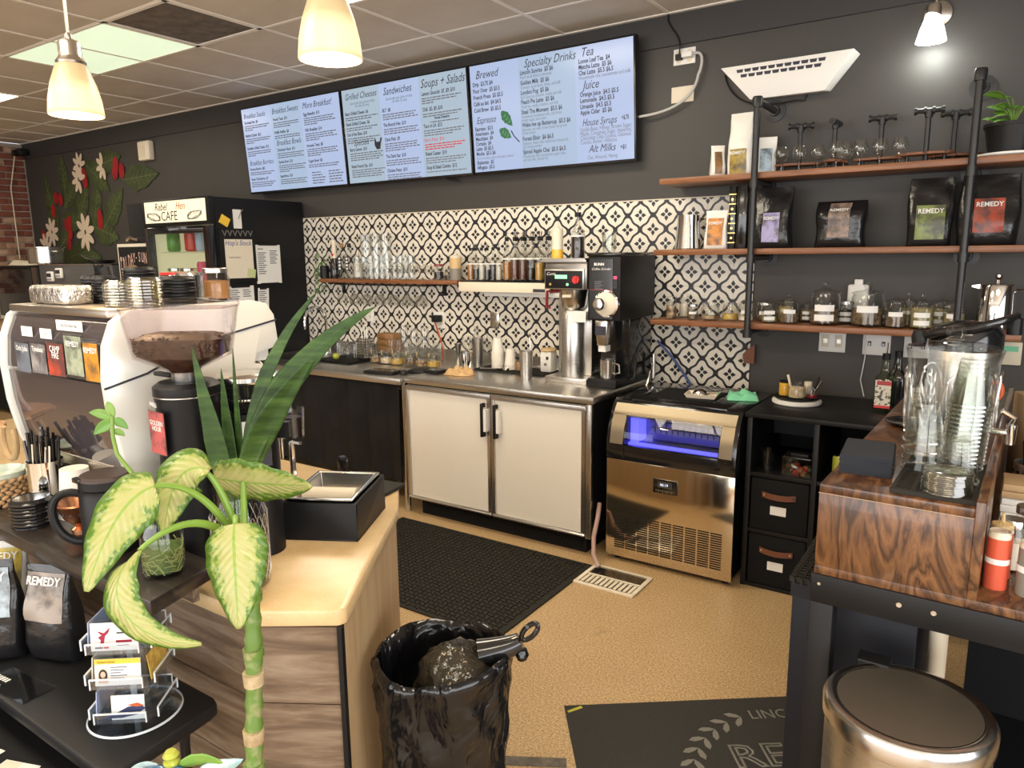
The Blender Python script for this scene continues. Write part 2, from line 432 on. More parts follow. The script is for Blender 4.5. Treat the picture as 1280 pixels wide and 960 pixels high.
mat('bag_white', (.80, .78, .72), .35, bump=(9, .5, .01)); mat('bag_black', (.010, .010, .011), .22, bump=(11, .55, .012))
k = NT('liner'); v = k.coords(scale=(1, 1, .8), rot=(.5, .3, 0)); n1 = k.m_('ABSOLUTE', k.m_('SUBTRACT', k.noise(v, 4.5, 3, .5, 1.2), .5))
k.b.inputs['Base Color'].default_value = (.006, .006, .007, 1); k.b.inputs['Roughness'].default_value = .16; k.bump(n1, .8, .06); MT['liner'] = k.m
tile_pattern('tile_print', .1645, .1672)

# ---------------------------------------------------------------- the room
X0, X1, Y0, Y1, H = -9.62, 3.2, -4.6, 4.15, 2.97
fl = struct(B().box(X0, Y0, -.08, X1, Y1, 0).ob('floor', 'floor_cork'))
wb = struct(B().box(X0 - .1, Y1, 0, X1 + .1, Y1 + .12, H).ob('wall_back', 'wall_paint'))
struct(B().box(X0, Y1 - .016, 2.80, X1, Y1, H).ob('trim_3', 'band_paint'))
wr = struct(B().box(X1, Y0, 0, X1 + .12, -3.6, H).box(X1, 1.6, 0, X1 + .12, Y1, H).box(X1, -3.6, 0, X1 + .12, 1.6, .45).box(X1, -3.6, 2.65, X1 + .12, 1.6, H).ob('wall_right', 'wall_paint'))
wf = struct(B().box(X0, Y0 - .12, 0, X1, Y0, .45).box(X0, Y0 - .12, 2.65, X1, Y0, H).box(X0, Y0 - .12, .45, -5.9, Y0, 2.65)
            .box(2.9, Y0 - .12, .45, X1, Y0, 2.65).box(-3.05, Y0 - .12, .45, -2.9, Y0, 2.65).box(-.1, Y0 - .12, .45, .05, Y0, 2.65).ob('wall_front', 'cream'))
wl = struct(B().box(X0 - .12, Y0, 0, X0, Y1, H).ob('wall_left', 'mortar'))
bm_ = B().box(-.012, -.098, -.031, .012, .098, .031).mesh('brick', 'brick', bev=.006); bp_ = B().box(-.012, -.098, -.031, .012, .098, .031).mesh('brick', 'brick_pale', bev=.006)
bh_ = B().box(-.012, -.047, -.031, .012, .047, .031).mesh('brick', 'brick', bev=.006)
for r in range(23):
    z = 1.30 + r * .0725; y = 4.033 - (.1 if r % 2 else 0)
    if r % 2: link('brick', bh_, wl, (X0 + .004, 4.083, z))
    for c in range(6):
        link('brick', bp_ if (z < 1.95 and (r + c) % 3) or (r * 7 + c * 3) % 11 == 0 else bm_, wl, (X0 + .003 + .004 * ((r * 5 + c * 3) % 4), y - c * .2075, z))
# ceiling: tees and tiles
ce = struct(B().box(X0, Y0, H + .02, X1, Y1, H + .1).ob('ceiling', 'void'))
GX = [-1.03 + .66 * i for i in range(1, 7)] + [-1.03, -1.69, -2.36, -3.03, -3.74, -4.37, -4.99] + [-5.60 - .61 * i for i in range(7)]
GX = sorted([x for x in GX if X0 + .1 < x < X1] + [X0, X1]); GY = sorted([Y1 - .016, 3.67, 2.98] + [2.37 - .61 * i for i in range(12) if 2.37 - .61 * i > Y0 + .1] + [Y0])
cache = {}
for i in range(len(GX) - 1):
    for j in range(len(GY) - 1):
        xa, xb, ya, yb = GX[i], GX[i + 1], GY[j], GY[j + 1]
        mx = (xa + xb) / 2
        if 2.37 < (ya + yb) / 2 < 2.98 and (-5.62 < mx < -3.74 or -8.05 < mx < -6.82 or -3.04 < mx < -1.68): continue
        if abs((ya + yb) / 2 - .235) < .1 and (-5.62 < mx < -4.36 or -3.04 < mx < -1.68 or -.40 < mx < .98): continue
        w, h = round(xb - xa, 3), round(yb - ya, 3)
        if (w, h) not in cache: cache[(w, h)] = B().box(-w / 2 + .010, -h / 2 + .010, 0, w / 2 - .010, h / 2 - .010, .016).mesh('tile', 'ceiling_tile', bev=.003, seg=1)
        link('tile', cache[(w, h)], ce, ((xa + xb) / 2, (ya + yb) / 2, H + .003))
for x in GX[1:-1]: B().box(-.011, Y0, 0, .011, Y1 - .016, .022).ob('tee_bar', 'tee_metal', ce, (x, 0, H - .001))
for y in GY[1:-1]: B().box(X0, -.011, 0, X1, .011, .022).ob('tee_bar', 'tee_metal', ce, (0, y, H))
B().box(X0, Y1 - .04, H - .004, X1, Y1 - .016, H + .01).ob('edge_angle', 'tee_metal', ce)
# troffer and return-air vent
t = thing('ceiling_light', 'long frosted fluorescent light panel set in the ceiling beside the grey vent', 'ceiling light', (-4.985, 2.675, H - .002))
B().box(-.60, -.292, 0, .60, .292, .006).ob('diffuser', 'panel_glow', t, (0, 0, .004))
B().box(-.615, -.305, 0, .615, -.288, .02).box(-.615, .288, 0, .615, .305, .02).box(-.615, -.305, 0, -.598, .305, .02).box(.598, -.305, 0, .615, .305, .02).ob('frame', 'tee_metal', t)
mat('panel_lit', (.9, .85, .7), .6, emit=(1.0, .88, .68), es=13.0)
for cx, cy, hw, lab_ in ((-7.43, 2.675, .60, 'lit ceiling light panel far along over the brick wall end'), (-2.36, 2.675, .655, 'lit ceiling light panel over the refrigerator with white doors'), (-4.985, .235, .60, 'added fill light panel, out of view, over the seating end of the room'), (-2.36, .235, .655, 'added fill light panel, out of view, over the front of the plank counter'), (.29, .235, .655, 'added fill light panel, out of view, over the entrance side')):  # the last three panels are added out of view to brighten the room
    t = thing('ceiling_light', lab_, 'ceiling light', (cx, cy, H - .002))
    B().box(-hw, -.292, 0, hw, .292, .006).ob('diffuser', 'panel_lit', t, (0, 0, .004))
    B().box(-hw, -.305, 0, hw, -.288, .02).box(-hw, .288, 0, hw, .305, .02).box(-hw - .01, -.305, 0, -hw + .01, .305, .02).box(hw - .01, -.305, 0, hw + .01, .305, .02).ob('frame', 'tee_metal', t)
t = thing('air_vent', 'dusty grey return air vent set in the ceiling', 'vent', (-4.055, 2.675, H - .002))
B().box(-.31, -.305, 0, .31, -.28, .02).box(-.31, .28, 0, .31, .305, .02).box(-.31, -.305, 0, -.285, .305, .02).box(.285, -.305, 0, .31, .305, .02).ob('frame', 'tee_metal', t)
mat('vent_dust', (.16, .135, .115), .95, noise=(14, (.09, .075, .065), .35, .7), bump=(180, .6, .004))
B().box(-.29, -.285, .006, .29, .285, .012).ob('grille', 'vent_dust', t)

# tile backsplash: every tile its own piece
tp, tq = .1645, .1672
bs = struct(B().box(-4.84, 4.143, .62, -1.26, 4.15, 1.957).ob('trim_1', 'black_matte')); bs['label'] = 'patterned tile backsplash behind the counter'
tl = B().box(-tp / 2 + .0004, 0, -tq / 2 + .0004, tp / 2 - .0004, .006, tq / 2 - .0004).mesh('tile', 'tile_print', bev=.0006, seg=1)
th_ = B().box(-tp / 2 + .0004, 0, -tq / 2 + .0004, .029, .006, tq / 2 - .0004).mesh('tile', 'tile_print', bev=.0006, seg=1)
for j in range(2, 8): link('tile', th_, bs, (-2.006 + 5 * tp, 4.137, 1.873 - j * tq))
for i in range(-17, 5):
    for j in range(8):
        x, z = -2.006 + i * tp, 1.873 - j * tq
        if x > -1.25 and j == 0: continue
        if x - tp / 2 < -4.90: continue
        link('tile', tl, bs, (x, 4.137, z))
B().box(-4.86, 4.136, 1.957, -1.27, 4.15, 1.963).ob('tile_edge', 'almond', bs)
# ---------------------------------------------------------------- floor pieces
t = thing('rubber_mat', 'black perforated rubber kitchen mat on the floor before the white doored refrigerator', 'mat', (-2.36, 2.815, 0))
B().box(-.69, -.45, 0, .674, .45, .010).ob('base', 'rubber', t, bev=.004)
b = B(); 
for i in range(43):
    for j in range(29):
        x, y = -.66 + i * .0307, -.42 + j * .030
        if (i + j) % 2: b.box(x - .014, y - .006, .009, x + .014, y + .006, .0155)
        else: b.box(x - .006, y - .014, .009, x + .006, y + .014, .0155)
o = b.ob('weave_pads', 'rubber', t); o['kind'] = 'stuff'
# floor drain
t = thing('floor_drain', 'cream floor drain grate with an open steel slot by the ice machine', 'drain', (-1.52, 3.165, 0))
fr = B()
for q in ((-.165, -.125, .165, -.105), (-.165, .105, .165, .125), (-.165, -.105, -.145, .105), (.145, -.105, .165, .105), (-.145, .0, .145, .012)): fr.box(q[0], q[1], 0, q[2], q[3], .010)
fr.ob('frame', 'cream', t, bev=.002)
B().box(-.146, -.106, 0, .146, .106, .002).ob('pit', 'black', t)
B().box(-.1, .02, .002, .14, .10, .006).ob('steel_slot', 'steel', t)
for i in range(11): B().box(-.008, -.094, .002, .008, -.006, .008).ob('bar', 'cream', t, (-.13 + i * .026, 0, 0))
# door mat with chalky print
t = thing('door_mat', 'dark entrance mat with pale printed lettering and a leaf wreath', 'mat', (-1.207, 2.116, 0), radians(36.8))
mat('mat_dark', (.030, .028, .025), .9, noise=(200, (.07, .06, .05), .6, .75))
B().box(0, -.62, 0, 1.0, 0, .008).ob('base', 'mat_dark', t, bev=.003)
mat('print_grey', (.20, .19, .165), .9); mat('print_yellow', (.45, .42, .05), .9)
txt('LINCOLN', .070, 'print_grey', t, (.655, -.125, .0086), (0, 0, 0), sx=.9)
txt('REBEL', .155, 'print_grey', t, (.515, -.365, .0084), (0, 0, 0), sx=1.15, outline=.0045)
for i in range(11):
    a = radians(205 - i * 9.5); q = (.76 + .40 * cos(a), -.46 + .37 * sin(a))
    for sgn in (-1, 1):
        b = B(); M = Matrix.Translation((q[0], q[1], .0084)) @ Matrix.Rotation(a - pi / 2 + sgn * .7, 4, 'Z'); b.M = M
        b.prism([(0, 0), (-.018, .010), (-.042, .012), (-.06, 0), (-.042, -.010), (-.018, -.008)], 0, .0006); b.ob('printed_leaf', 'print_grey', t)
B().box(0, 0, .008, .06, .012, .0088).ob('yellow_tag', 'print_yellow', t, (.012, -.045, 0), radians(25))
# floor transition strip
mat('strip_grey', (.10, .085, .07), .8, noise=(30, (.20, .17, .14), .4, .7))
o = B().box(-.3, -.02, 0, .115, .02, .007).ob('trim_2', 'strip_grey', None, (-1.15, 1.80, 0), radians(29.5), bev=.003); struct(o)

# ---------------------------------------------------------------- undercounter refrigerator with white doors
t = thing('undercounter_refrigerator', 'low steel framed refrigerator with two white doors and a steel worktop', 'refrigerator', (-2.405, 3.35, 0))
B().box(-.655, .03, .11, .655, .78, .862).ob('body', 'black', t)
B().box(-.60, .06, 0, .60, .74, .13).ob('toe_grille', 'black_matte', t)
for i in range(9): B().box(-.58, .054, .016 + i * .0105, .58, .062, .022 + i * .0105).ob('grille_slat', 'black_matte', t)
B().box(-.665, 0, .862, .665, .786, .90).ob('worktop', 'brushed_h', t, bev=.006)
B().box(-.66, .76, .90, .66, .785, .97).ob('upstand', 'brushed_h', t)
for s in (-1, 1):
    xa, xb = (-.655, -.004) if s < 0 else (.004, .62)
    d = B().box(xa, .008, .115, xb, .03, .85).ob('door', 'white_door', t)
    fb = B()
    fb.box(xa, -.004, .115, xb, .012, .135).box(xa, -.004, .825, xb, .012, .85).box(xa, -.004, .135, xa + .022, .012, .825).box(xb - .022, -.004, .135, xb, .012, .825)
    fb.ob('door_frame', 'brushed', d, bev=.002)
    hx = -.045 if s < 0 else .045
    hb = B().box(hx - .009, -.035, .60, hx + .009, -.022, .80).box(hx - .009, -.024, .60, hx + .009, .0, .625).box(hx - .009, -.024, .775, hx + .009, .0, .80)
    hb.ob('handle', 'black', d, bev=.003); B().box(hx + .011, -.03, .635, hx + .030, -.004, .765).ob('grip_plate', 'white', d)
B().box(.625, -.004, .11, .658, .02, .86).ob('corner_post', 'brushed', t, bev=.003)
# ---------------------------------------------------------------- sink table with black curtain
t = thing('sink_table', 'steel work table with a sink and a black cloth skirt', 'table', (-3.945, 3.33, 0))
b = B().box(-.87, 0, .865, .865, .80, .885).box(-.87, -.012, .85, .865, .01, .890); b.ob('worktop', 'brushed_h', t, bev=.004)
B().box(-.85, .79, .885, .865, .806, .97).ob('upstand', 'brushed_h', t)
rings = []
pts = []; nu = 90
for j, z in enumerate((.20, .5, .85)):
    for i in range(nu):
        x = -.86 + 1.68 * i / (nu - 1); pts.append((x, .035 + .012 * sin(i * .55) * (1.3 - z) + .006 * sin(i * 1.3 + z * 4), z))
B().grid(pts, nu, 3).ob('skirt', 'curtain', t)
for x in (-.80, .835):
    for y in (.06, .74): B().cyl(.02, .865, (x, y, 0)).ob('leg', 'steel', t)
B().box(-.74, .22, .78, -.30, .66, .889).ob('sink_rim', 'steel', t, bev=.01)
B().box(-.71, .25, .80, -.33, .63, .8905).ob('sink_basin', 'steel_dark', t, bev=.02)
# faucet
t = thing('faucet', 'chrome gooseneck faucet rising behind the sink', 'faucet', (-4.54, 4.05, .885))
B().cyl(.028, .04).cyl(.016, .10, (0, 0, .03)).ob('base', 'chrome', t)
pa = [(0, 0, .1), (0, 0, .26)] + [(.0 - 0, -.11 + .11 * cos(a), .26 + .11 * sin(a)) for a in [i * pi / 8 for i in range(1, 9)]] + [(0, -.22, .20)]
B().tube(pa, .011, 10).ob('spout', 'chrome', t)
B().tube([(.02, 0, .05), (.09, -.02, .07)], .007).ob('lever', 'chrome', t)

# ---------------------------------------------------------------- ice machine
t = thing('ice_machine', 'steel ice machine with a curved black lid and a blue lit window', 'ice machine', (-1.335, 3.40, 0))
B().box(-.335, .02, .03, .335, .66, .575).ob('cabinet', 'black', t)
B().box(-.345, 0, .03, .345, .02, .573).ob('front_panel', 'mirror_steel', t, bev=.004)
for x in (-.30, .30):
    for y in (.06, .60): B().cyl(.018, .03, (x, y, 0)).ob('foot', 'black', t)
prof = [(-.0, .575), (-.008, .60), (-.006, .66), (.010, .74), (.045, .82), (.085, .872), (.115, .885), (.66, .885), (.66, .575)]
def dome_y(z):
    for (y0, z0), (y1, z1) in zip(prof[:7], prof[1:7]):
        if z0 <= z <= z1: return y0 + (y1 - y0) * (z - z0) / (z1 - z0)
    return 0
d = B().prism(prof, -.345, -.245, 'yz').prism(prof, .255, .345, 'yz').box(-.25, .10, .86, .26, .66, .885).box(-.25, -.004, .575, .26, .03, .655).box(-.25, .62, .575, .26, .66, .885)
d.prism([(dome_y(z), z) for z in (.80, .84, .872)] + [(.13, .885), (.13, .85), (.08, .80)], -.25, .26, 'yz')
lid = d.ob('lid', 'black_gloss', t, bev=.002)
# gold-toned bezel around the window
mat('bezel', (.26, .215, .15), .42, 1)
b = B()
def strip(x0, x1, za, zb, off, n=8):
    bb = []
    for i in range(n + 1):
        z = za + (zb - za) * i / n; y = dome_y(z) - off
        bb += [(x0, y, z), (x1, y, z)]
    return bb
for x0, x1, za, zb in ((-.325, .325, .81, .865), (-.325, -.25, .66, .82), (.26, .325, .66, .82)):
    p = strip(x0, x1, za, zb, .0035); B().grid(p, 2, 9).ob('bezel', 'bezel', lid)
p = strip(-.25, .26, .655, .81, .001); B().grid(p, 2, 9).ob('window', 'blue_tint', lid)
B().box(-.245, .05, .60, .255, .08, .66).ob('light_bar', 'blue_light', lid)
B().box(-.245, .08, .58, .255, .30, .645).ob('ice_bin', 'ice_grey', lid)
B().box(-.245, .08, .66, -.20, .30, .84).ob('inner_side', 'blue_light', lid)
g = B()
for i in range(13):
    for j in range(4): g.box(-.17 + i * .032, .165, .70 + j * .034, -.145 + i * .032, .18, .725 + j * .034)
o = g.ob('ice_mould', 'ice_grey', lid); o['kind'] = 'stuff'
B().box(-.2, .18, .66, .255, .2, .85).ob('mould_back', 'steel_dark', lid)
dp = B().box(-.075, -.008, .43, .055, .0, .505).ob('display', 'black_gloss', t, bev=.002)
B().box(-.045, -.0095, .465, .025, -.008, .490).ob('lcd', 'ink', dp)
txt('00:19', .020, 'lcd_white', dp, (-.036, -.0102, .470))
for q in ((-.048, .462, .028, .4635), (-.048, .4905, .028, .492), (-.048, .462, -.0465, .492), (.0265, .462, .028, .492)): B().box(q[0], -.0102, q[1], q[2], -.0094, q[3]).ob('lcd_frame', 'steel', dp)
for i in range(9): B().box(-.060 + i * .0115, -.0092, .440 - .004 * (i % 2), -.052 + i * .0115, -.0084, .450).ob('button_mark', 'steel_dark', dp)
SL = B().box(-.029, -.0012, -.0032, .029, .001, .0032).mesh('vent_slot', 'black')
for c in range(9):
    for r in range(16): link('vent_slot', SL, t, (-.265 + c * .066, 0, .085 + r * .0122))
B().box(-.20, .20, .885, .14, .50, .890).ob('top_mat', 'black_matte', t)
o = tag(B().tube([(-1.73, 3.42, .30), (-1.71, 3.36, .24), (-1.715, 3.325, .14), (-1.695, 3.285, .06), (-1.642, 3.245, .015)], .012, 10).ob('drain_hose', 'hose_pink'), 'pinkish plastic hose running down into the floor drain', 'hose')
# scoop tray and cloth on top
t = thing('scoop_tray', 'white tray holding a steel ice scoop on the ice machine', 'tray', (-1.278, 3.72, .890), radians(8))
b = B(); b.loft([[(x * s, y * s, z) for x, y in ((-.085, -.06), (.085, -.06), (.085, .06), (-.085, .06))] for s, z in ((.85, 0), (1, .022), (.96, .022), (.82, .004))]); b.ob('tray', 'cream', t)
t = thing('ice_scoop', 'domed steel ice scoop lying in the white tray', 'scoop', (-1.288, 3.72, .896), radians(8))
B().lathe([(.045 * cos(a), .04 * sin(a)) for a in [i * pi / 16 for i in range(9)]], n=20).ob('bowl', 'steel', t); B().tube([(.03, 0, .018), (.1, -.03, .027)], .008).ob('handle', 'steel', t)
pts = []
for j in range(10):
    for i in range(14):
        x, y = -.078 + .156 * i / 13, -.055 + .11 * j / 9
        h = .016 + .03 * noise.noise((x * 22, y * 22, 3)) + .012 * abs(noise.noise((x * 50, y * 50, 3))) + .02 * max(0, 1 - (abs(x) / .085) ** 4) * max(0, 1 - (abs(y) / .055) ** 4)
        pts.append((x + .01 * noise.noise((x * 20, y * 20, 8)), y + .012 * noise.noise((x * 20, y * 20, 1)), max(.001, h) if 0 < i < 13 and 0 < j < 9 else .001))
tag(B().grid(pts, 14, 10).ob('cloth', 'mint', None, (-1.083, 3.79, .886), radians(20), smooth=80), 'folded mint green microfibre cloth on the ice machine', 'cloth')

# ---------------------------------------------------------------- cube shelf with fabric bins
t = thing('cube_shelf', 'low black cube shelf against the wall, holding fabric bins', 'shelf', (-.955, 3.48, 0))
b = B()
for x in (0, .305, .61, .895): b.box(x - .012, 0, 0, x + .012, .60, .87)
for z in (.0, .285, .572): b.box(0, .004, z, .895, .60, z + .02)
b.ob('frame', 'black', t, bev=.001); B().box(-.02, -.02, .868, .92, .62, .89).ob('top', 'black', t, bev=.002)
B().box(0, .585, 0, .895, .6, .87).ob('back', 'black_matte', t)
B().box(.012, .42, .70, .293, .43, .86).ob('inner_board', 'blueblack', t)
for z, which in ((.022, 'lower'), (.307, 'upper')):
    k_ = thing('fabric_bin', f'black fabric bin with a leather handle in the {which} cube of the black shelf', 'bin', (-.955 + .153, 3.485, z))
    B().box(-.134, 0, 0, .134, .5, .258).ob('body', 'black_fabric', k_, bev=.006)
    h = B().tube([(-.075, -.002, .188), (-.04, -.016, .184), (0, -.02, .182), (.04, -.016, .184), (.075, -.002, .188)], .003, 6)
    b = B(); P_ = [(-.078, -.004, 0), (-.04, -.015, -.004), (0, -.018, -.006), (.04, -.015, -.004), (.078, -.004, 0)]
    b.loft([[(x, y, zz + .198), (x, y - .004, zz + .198), (x, y - .004, zz + .170), (x, y, zz + .170)] for x, y, zz in P_]); hd = b.ob('handle', 'leather', k_)
    for x in (-.068, .068): B().cyl(.005, .006, (x, -.008, .184), 10, 'y').ob('rivet', 'chrome', hd)
    B().box(-.038, -.003, .085, .036, .001, .128).ob('label_card', 'paper', k_)
# ---------------------------------------------------------------- menu screens
mat('bez', (.008, .008, .009), .25)
def bars(parent, x, z, widths, h=.007, gap=.0155, m='ink_grey'):
    """small print too fine to read: rows of word-length strokes"""
    b = B(); rnd = random.Random(int(x * 1000) + int(z * 777))
    for r, w in enumerate(widths):
        c = x; zz = z - r * gap
        while c < x + w - .008:
            L = min(rnd.uniform(.012, .042), x + w - c); b.box(c, -.0224, zz, c + L, -.0220, zz + h); c += L + .006
    b.ob('small_print', m, parent)
def screen(cx, label, bands):
    t = thing('menu_screen', label, 'screen', (cx, 4.062, 2.525), rot=(radians(4), 0, 0))
    B().box(-.59, -.02, -.345, .59, .03, .345).ob('housing', 'bez', t, bev=.003)
    B().box(-.578, -.0215, -.329, .578, -.0195, .333).ob('panel', 'screen', t)
    for x0, x1, m in bands: B().box(x0, -.0218, -.329, x1, -.0214, .333).ob('column_tint', m, t)
    B().box(-.2, .03, -.15, .2, .075, .15).ob('bracket', 'black', t)
    return t
def head(t, s, x, z, size=.070, sx=.8): txt(s, size, 'ink', t, (x, -.0225, z), shear=.35, sx=sx, off=0, name='heading')
def item(t, s, x, z, size=.036, sx=.74): txt(s, size, 'ink', t, (x, -.0225, z), sx=sx, off=.0008, name='menu_line')
def note(t, s, x, z, size=.030, sx=.72, ls=.8): txt(s, size, 'ink_grey', t, (x, -.0225, z), sx=sx, off=0, name='note_line', ls=ls)
# drinks
t = screen(-2.432, 'lit menu screen listing brewed coffee, specialty drinks, tea and juice', [(-.20, .20, 'screen_band')])
head(t, 'Brewed', -.535, .250)
for i, s in enumerate(('Drip  $3.75 $4', 'Pour Over  $5 $5.5', 'French Press  $5 $5.5', 'Café au lait  $4 $4.5', 'Cold Brew  $5 $5.5')): item(t, s, -.56, .205 - i * .0395)
head(t, 'Espresso', -.545, -.025, .060, .72)
for i, s in enumerate(('Espresso  $3.5', 'Americano  $4', 'Macchiato  $4', 'Cortado  $4', 'Latte  $5 $5.5', 'Mocha  $5.5 $6', '', 'Shakerato  $5', 'Affogato  $5.5')):
    if s: item(t, s, -.56, -.068 - i * .0312 - (.0 if i < 6 else -.006), .033)
note(t, 'Dark chocolate, white chocolate, mexican', -.56, -.250, .024)
head(t, 'Specialty Drinks', -.16, .268)
sp_ = (('Lincoln Sunrise  $5 $6', 'Peach tea & hibiscus lemonade'), ('Golden Milk  $5 $6', 'Turmeric, spice blend, honey, and milk'), ('London Fog  $5 $6', 'Earl Grey tea, lavender, vanilla and milk'),
       ('Peach Pie Latte  $5 $6', 'Peach tea, vanilla, hazelnut, and milk'), ('Steal The Moment  $5.5 $6', 'Sweetened condensed milk, cold brew,\nbrown sugar, and cream'),
       ('Wake me up Buttercup  $5.5 $6', 'Espresso, oat milk, brown butter syrup and\nbrown butter'), ('Forest Elixir  $6 $6.5', 'Espresso, hemp milk, mushroom compound,\nand honey powder'), ('Spiced Apple Chai  $5.5 $6.5', 'Housemade chai concentrate, apple cider,\nand oat milk, Served hot'))
for (a, b), z in zip(sp_, (.230, .170, .113, .057, -.002, -.080, -.163, -.242)):
    item(t, a, -.19, z, .036); note(t, b, -.19, z - .025, .028, .66, .75)
head(t, 'Tea', .24, .272)
for i, s in enumerate(('Loose Leaf Tea  $4', 'Matcha Latte  $5 $6', 'Chai Latte  $5.5 $6.5')): item(t, s, .225, .236 - i * .0325)
note(t, 'Housemade chai concentrate and milk', .225, .146)
head(t, 'Juice', .25, .09)
for i, s in enumerate(('Orange Juice  $4.5 $5.5', 'Lemonade  $4.5 $5.5', 'Limeade  $4.5 $5.5', 'Apple Cider  $5 $6')): item(t, s, .23, .05 - i * .034)
head(t, 'House Syrups', .24, -.118, .060, .68); item(t, '+$.75', .50, -.105, .034, .6)
note(t, 'Vanilla Bean, Honey, Brown Sugar,\nMaple, Cinnamon Sugar, Hazelnut,\nChocolate Chip Cookie, Oatmeal\nCookie, Butter, Hibiscus', .225, -.148, .034, .72, .72)
head(t, 'Alt Milks', .28, -.272, .062); item(t, '+$1', .49, -.268, .034); note(t, 'Oat, Almond, Hemp', .27, -.312, .034)
mat('pic_leaf', (.02, .09, .04), .5, emit=(.02, .10, .05), es=.5); mat('pic_vein', (.1, .25, .1), .5, emit=(.12, .28, .14), es=.5)
for x0, z0, x1, z1, w in ((-.345, .035, -.262, -.065, .062), (-.365, -.075, -.275, -.135, .062)):
    d = Vector((x1 - x0, z1 - z0)); n = Vector((-d.y, d.x)).normalized(); up = [Vector((x0, z0)) + d * s + n * w / 2 * sin(pi * s ** .8) * (1 + .1 * sin(s * 25)) for s in [i / 14 for i in range(15)]]; dn = [Vector((x0, z0)) + d * s - n * w / 2 * sin(pi * s ** .8) * (1 + .1 * sin(s * 25)) for s in [i / 14 for i in range(13, 0, -1)]]
    o = B().prism([tuple(p) for p in up + dn], -.0226, -.0222, 'xz').ob('leaf_picture', 'pic_leaf', t)
    for s in (.25, .45, .65): c_ = Vector((x0, z0)) + d * s; B().prism([tuple(c_ - n * w * .32), tuple(c_ + d * .10), tuple(c_ + n * w * .32), tuple(c_ + d * .06)], -.0229, -.0226, 'xz').ob('leaf_vein', 'pic_vein', o)
B().tube([(-.275, -.0226, -.09), (-.255, -.0226, -.125), (-.215, -.0226, -.165)], .004, 4).ob('stem_picture', 'ink', t)
# sandwiches
t = screen(-3.622, 'lit menu screen listing grilled cheeses, sandwiches, soups and salads', [(-.578, -.205, 'screen_band_green'), (.17, .578, 'screen_band_green')])
head(t, 'Grilled Cheeses', -.55, .262, .062); note(t, 'Served with your choice of chips\n         ~$1 salad  $2 soup', -.50, .225, .026, ls=.8)
z = .155
for a, n in (('Basic Grilled Cheese  $6', 2), ('Rebel Grilled Cheese  $6', 2), ('Out of the Skies  $10', 3)):
    item(t, a, -.56, z, .032); bars(t, -.56, z - .022, [.33, .27, .30][:n]); z -= .040 + .0165 * n
head(t, 'Specials', -.50, -.062, .062); z = -.10
for a, n in (('Berry Lemon  $10', 4), ('Rebel French Dip  $10', 4)):
    item(t, a, -.545, z, .032); bars(t, -.545, z - .022, [.34, .31, .33, .30][:n]); z -= .054 + .0165 * n
b = B(); b.M = Matrix.Translation((-.255, -.0226, -.065)); b.prism([(-.03, .05), (-.012, .012), (.02, .012), (.03, .04), (.045, .035), (.03, .0), (.02, -.04), (-.015, -.04), (-.033, -.01)], 0, .0004, 'xz'); b.ob('hen_picture', 'ink', t)
head(t, 'Sandwiches', -.165, .252, .072); note(t, 'Served with your choice of chips\n          ~$1 salad  $2 soup', -.14, .215, .026, ls=.8)
z = .14
for a, n in (('BLT  $8', 3), ('The Brunch Hen  $10', 3), ('Chick Flick  $9', 4), ('The Dark Star  $10', 3), ('Chicken Pesto  $10', 3)):
    item(t, a, -.185, z, .033); bars(t, -.185, z - .023, [.32, .30, .33, .2][:n]); z -= .050 + .0165 * n
head(t, 'Soups + Salads', .185, .255, .080); z = .205
for a, n in (('Lemon Gnocchi  $7, $9, $10', 3), ('Chili  $5, $9, $10', 2)):
    item(t, a, .19, z, .034); bars(t, .19, z - .023, [.34, .30, .1][:n]); z -= .052 + .0165 * n
item(t, 'House Dressings', .29, .045, .026); bars(t, .25, .025, [.25]); z = -.005
for a, n in (('Taco in LA  $12', 3), ('Berry Patch  $10', 3), ('Rebel Caesar  $10', 3), ('Soup & Salad Combo  $12', 1)):
    if 'Berry' in a: txt(a, .034, 'red', t, (.19, -.0225, z), sx=.74, name='menu_line')
    else: item(t, a, .19, z, .034)
    bars(t, .19, z - .023, [.35, .33, .26][:n], m='red' if 'Berry' in a else 'ink_grey'); z -= .042 + .0165 * n
# breakfast
t = screen(-4.812, 'lit menu screen listing breakfast snacks, sweets, bowls and burritos', [(-.215, .145, 'screen_band')])
head(t, 'Breakfast Snacks', -.555, .258, .055, .75); z = .215
for a, n in (('The Rebel Hen  $8', 3), ('Mother Clucker  $6.5', 3), ('Breakfast Grilled Cheese  $7.5', 3)):
    item(t, a, -.555, z, .030); bars(t, -.555, z - .022, [.31, .29, .1][:n]); z -= .052 + .0165 * n
head(t, 'Breakfast Burritos', -.55, -.115, .055, .75); z = -.155
for a, n in (('Farmers Burrito  $8.5', 2), ('Green Chile Burrito  $7', 3)):
    item(t, a, -.555, z, .030); bars(t, -.555, z - .022, [.31, .28, .26][:n]); z -= .048 + .0165 * n
head(t, 'Breakfast Sweets', -.195, .258, .060, .76); z = .205
for a, n in (('French Toast  $10', 3), ('Waffle Waffles  $8', 2)):
    item(t, a, -.19, z, .031); bars(t, -.19, z - .022, [.31, .30, .2][:n]); z -= .050 + .0165 * n
head(t, 'Breakfast Bowls', -.18, .015, .060, .76); z = -.03
for a, n in (('Chimichurri Bowl  $10', 3), ('Garden Bowl  $10', 4), ('Spearitmos  $10', 3)):
    item(t, a, -.18, z, .031); bars(t, -.18, z - .022, [.32, .29, .31, .12][:n]); z -= .044 + .0165 * n
head(t, 'More Breakfast!', .17, .258, .064, .78); z = .205
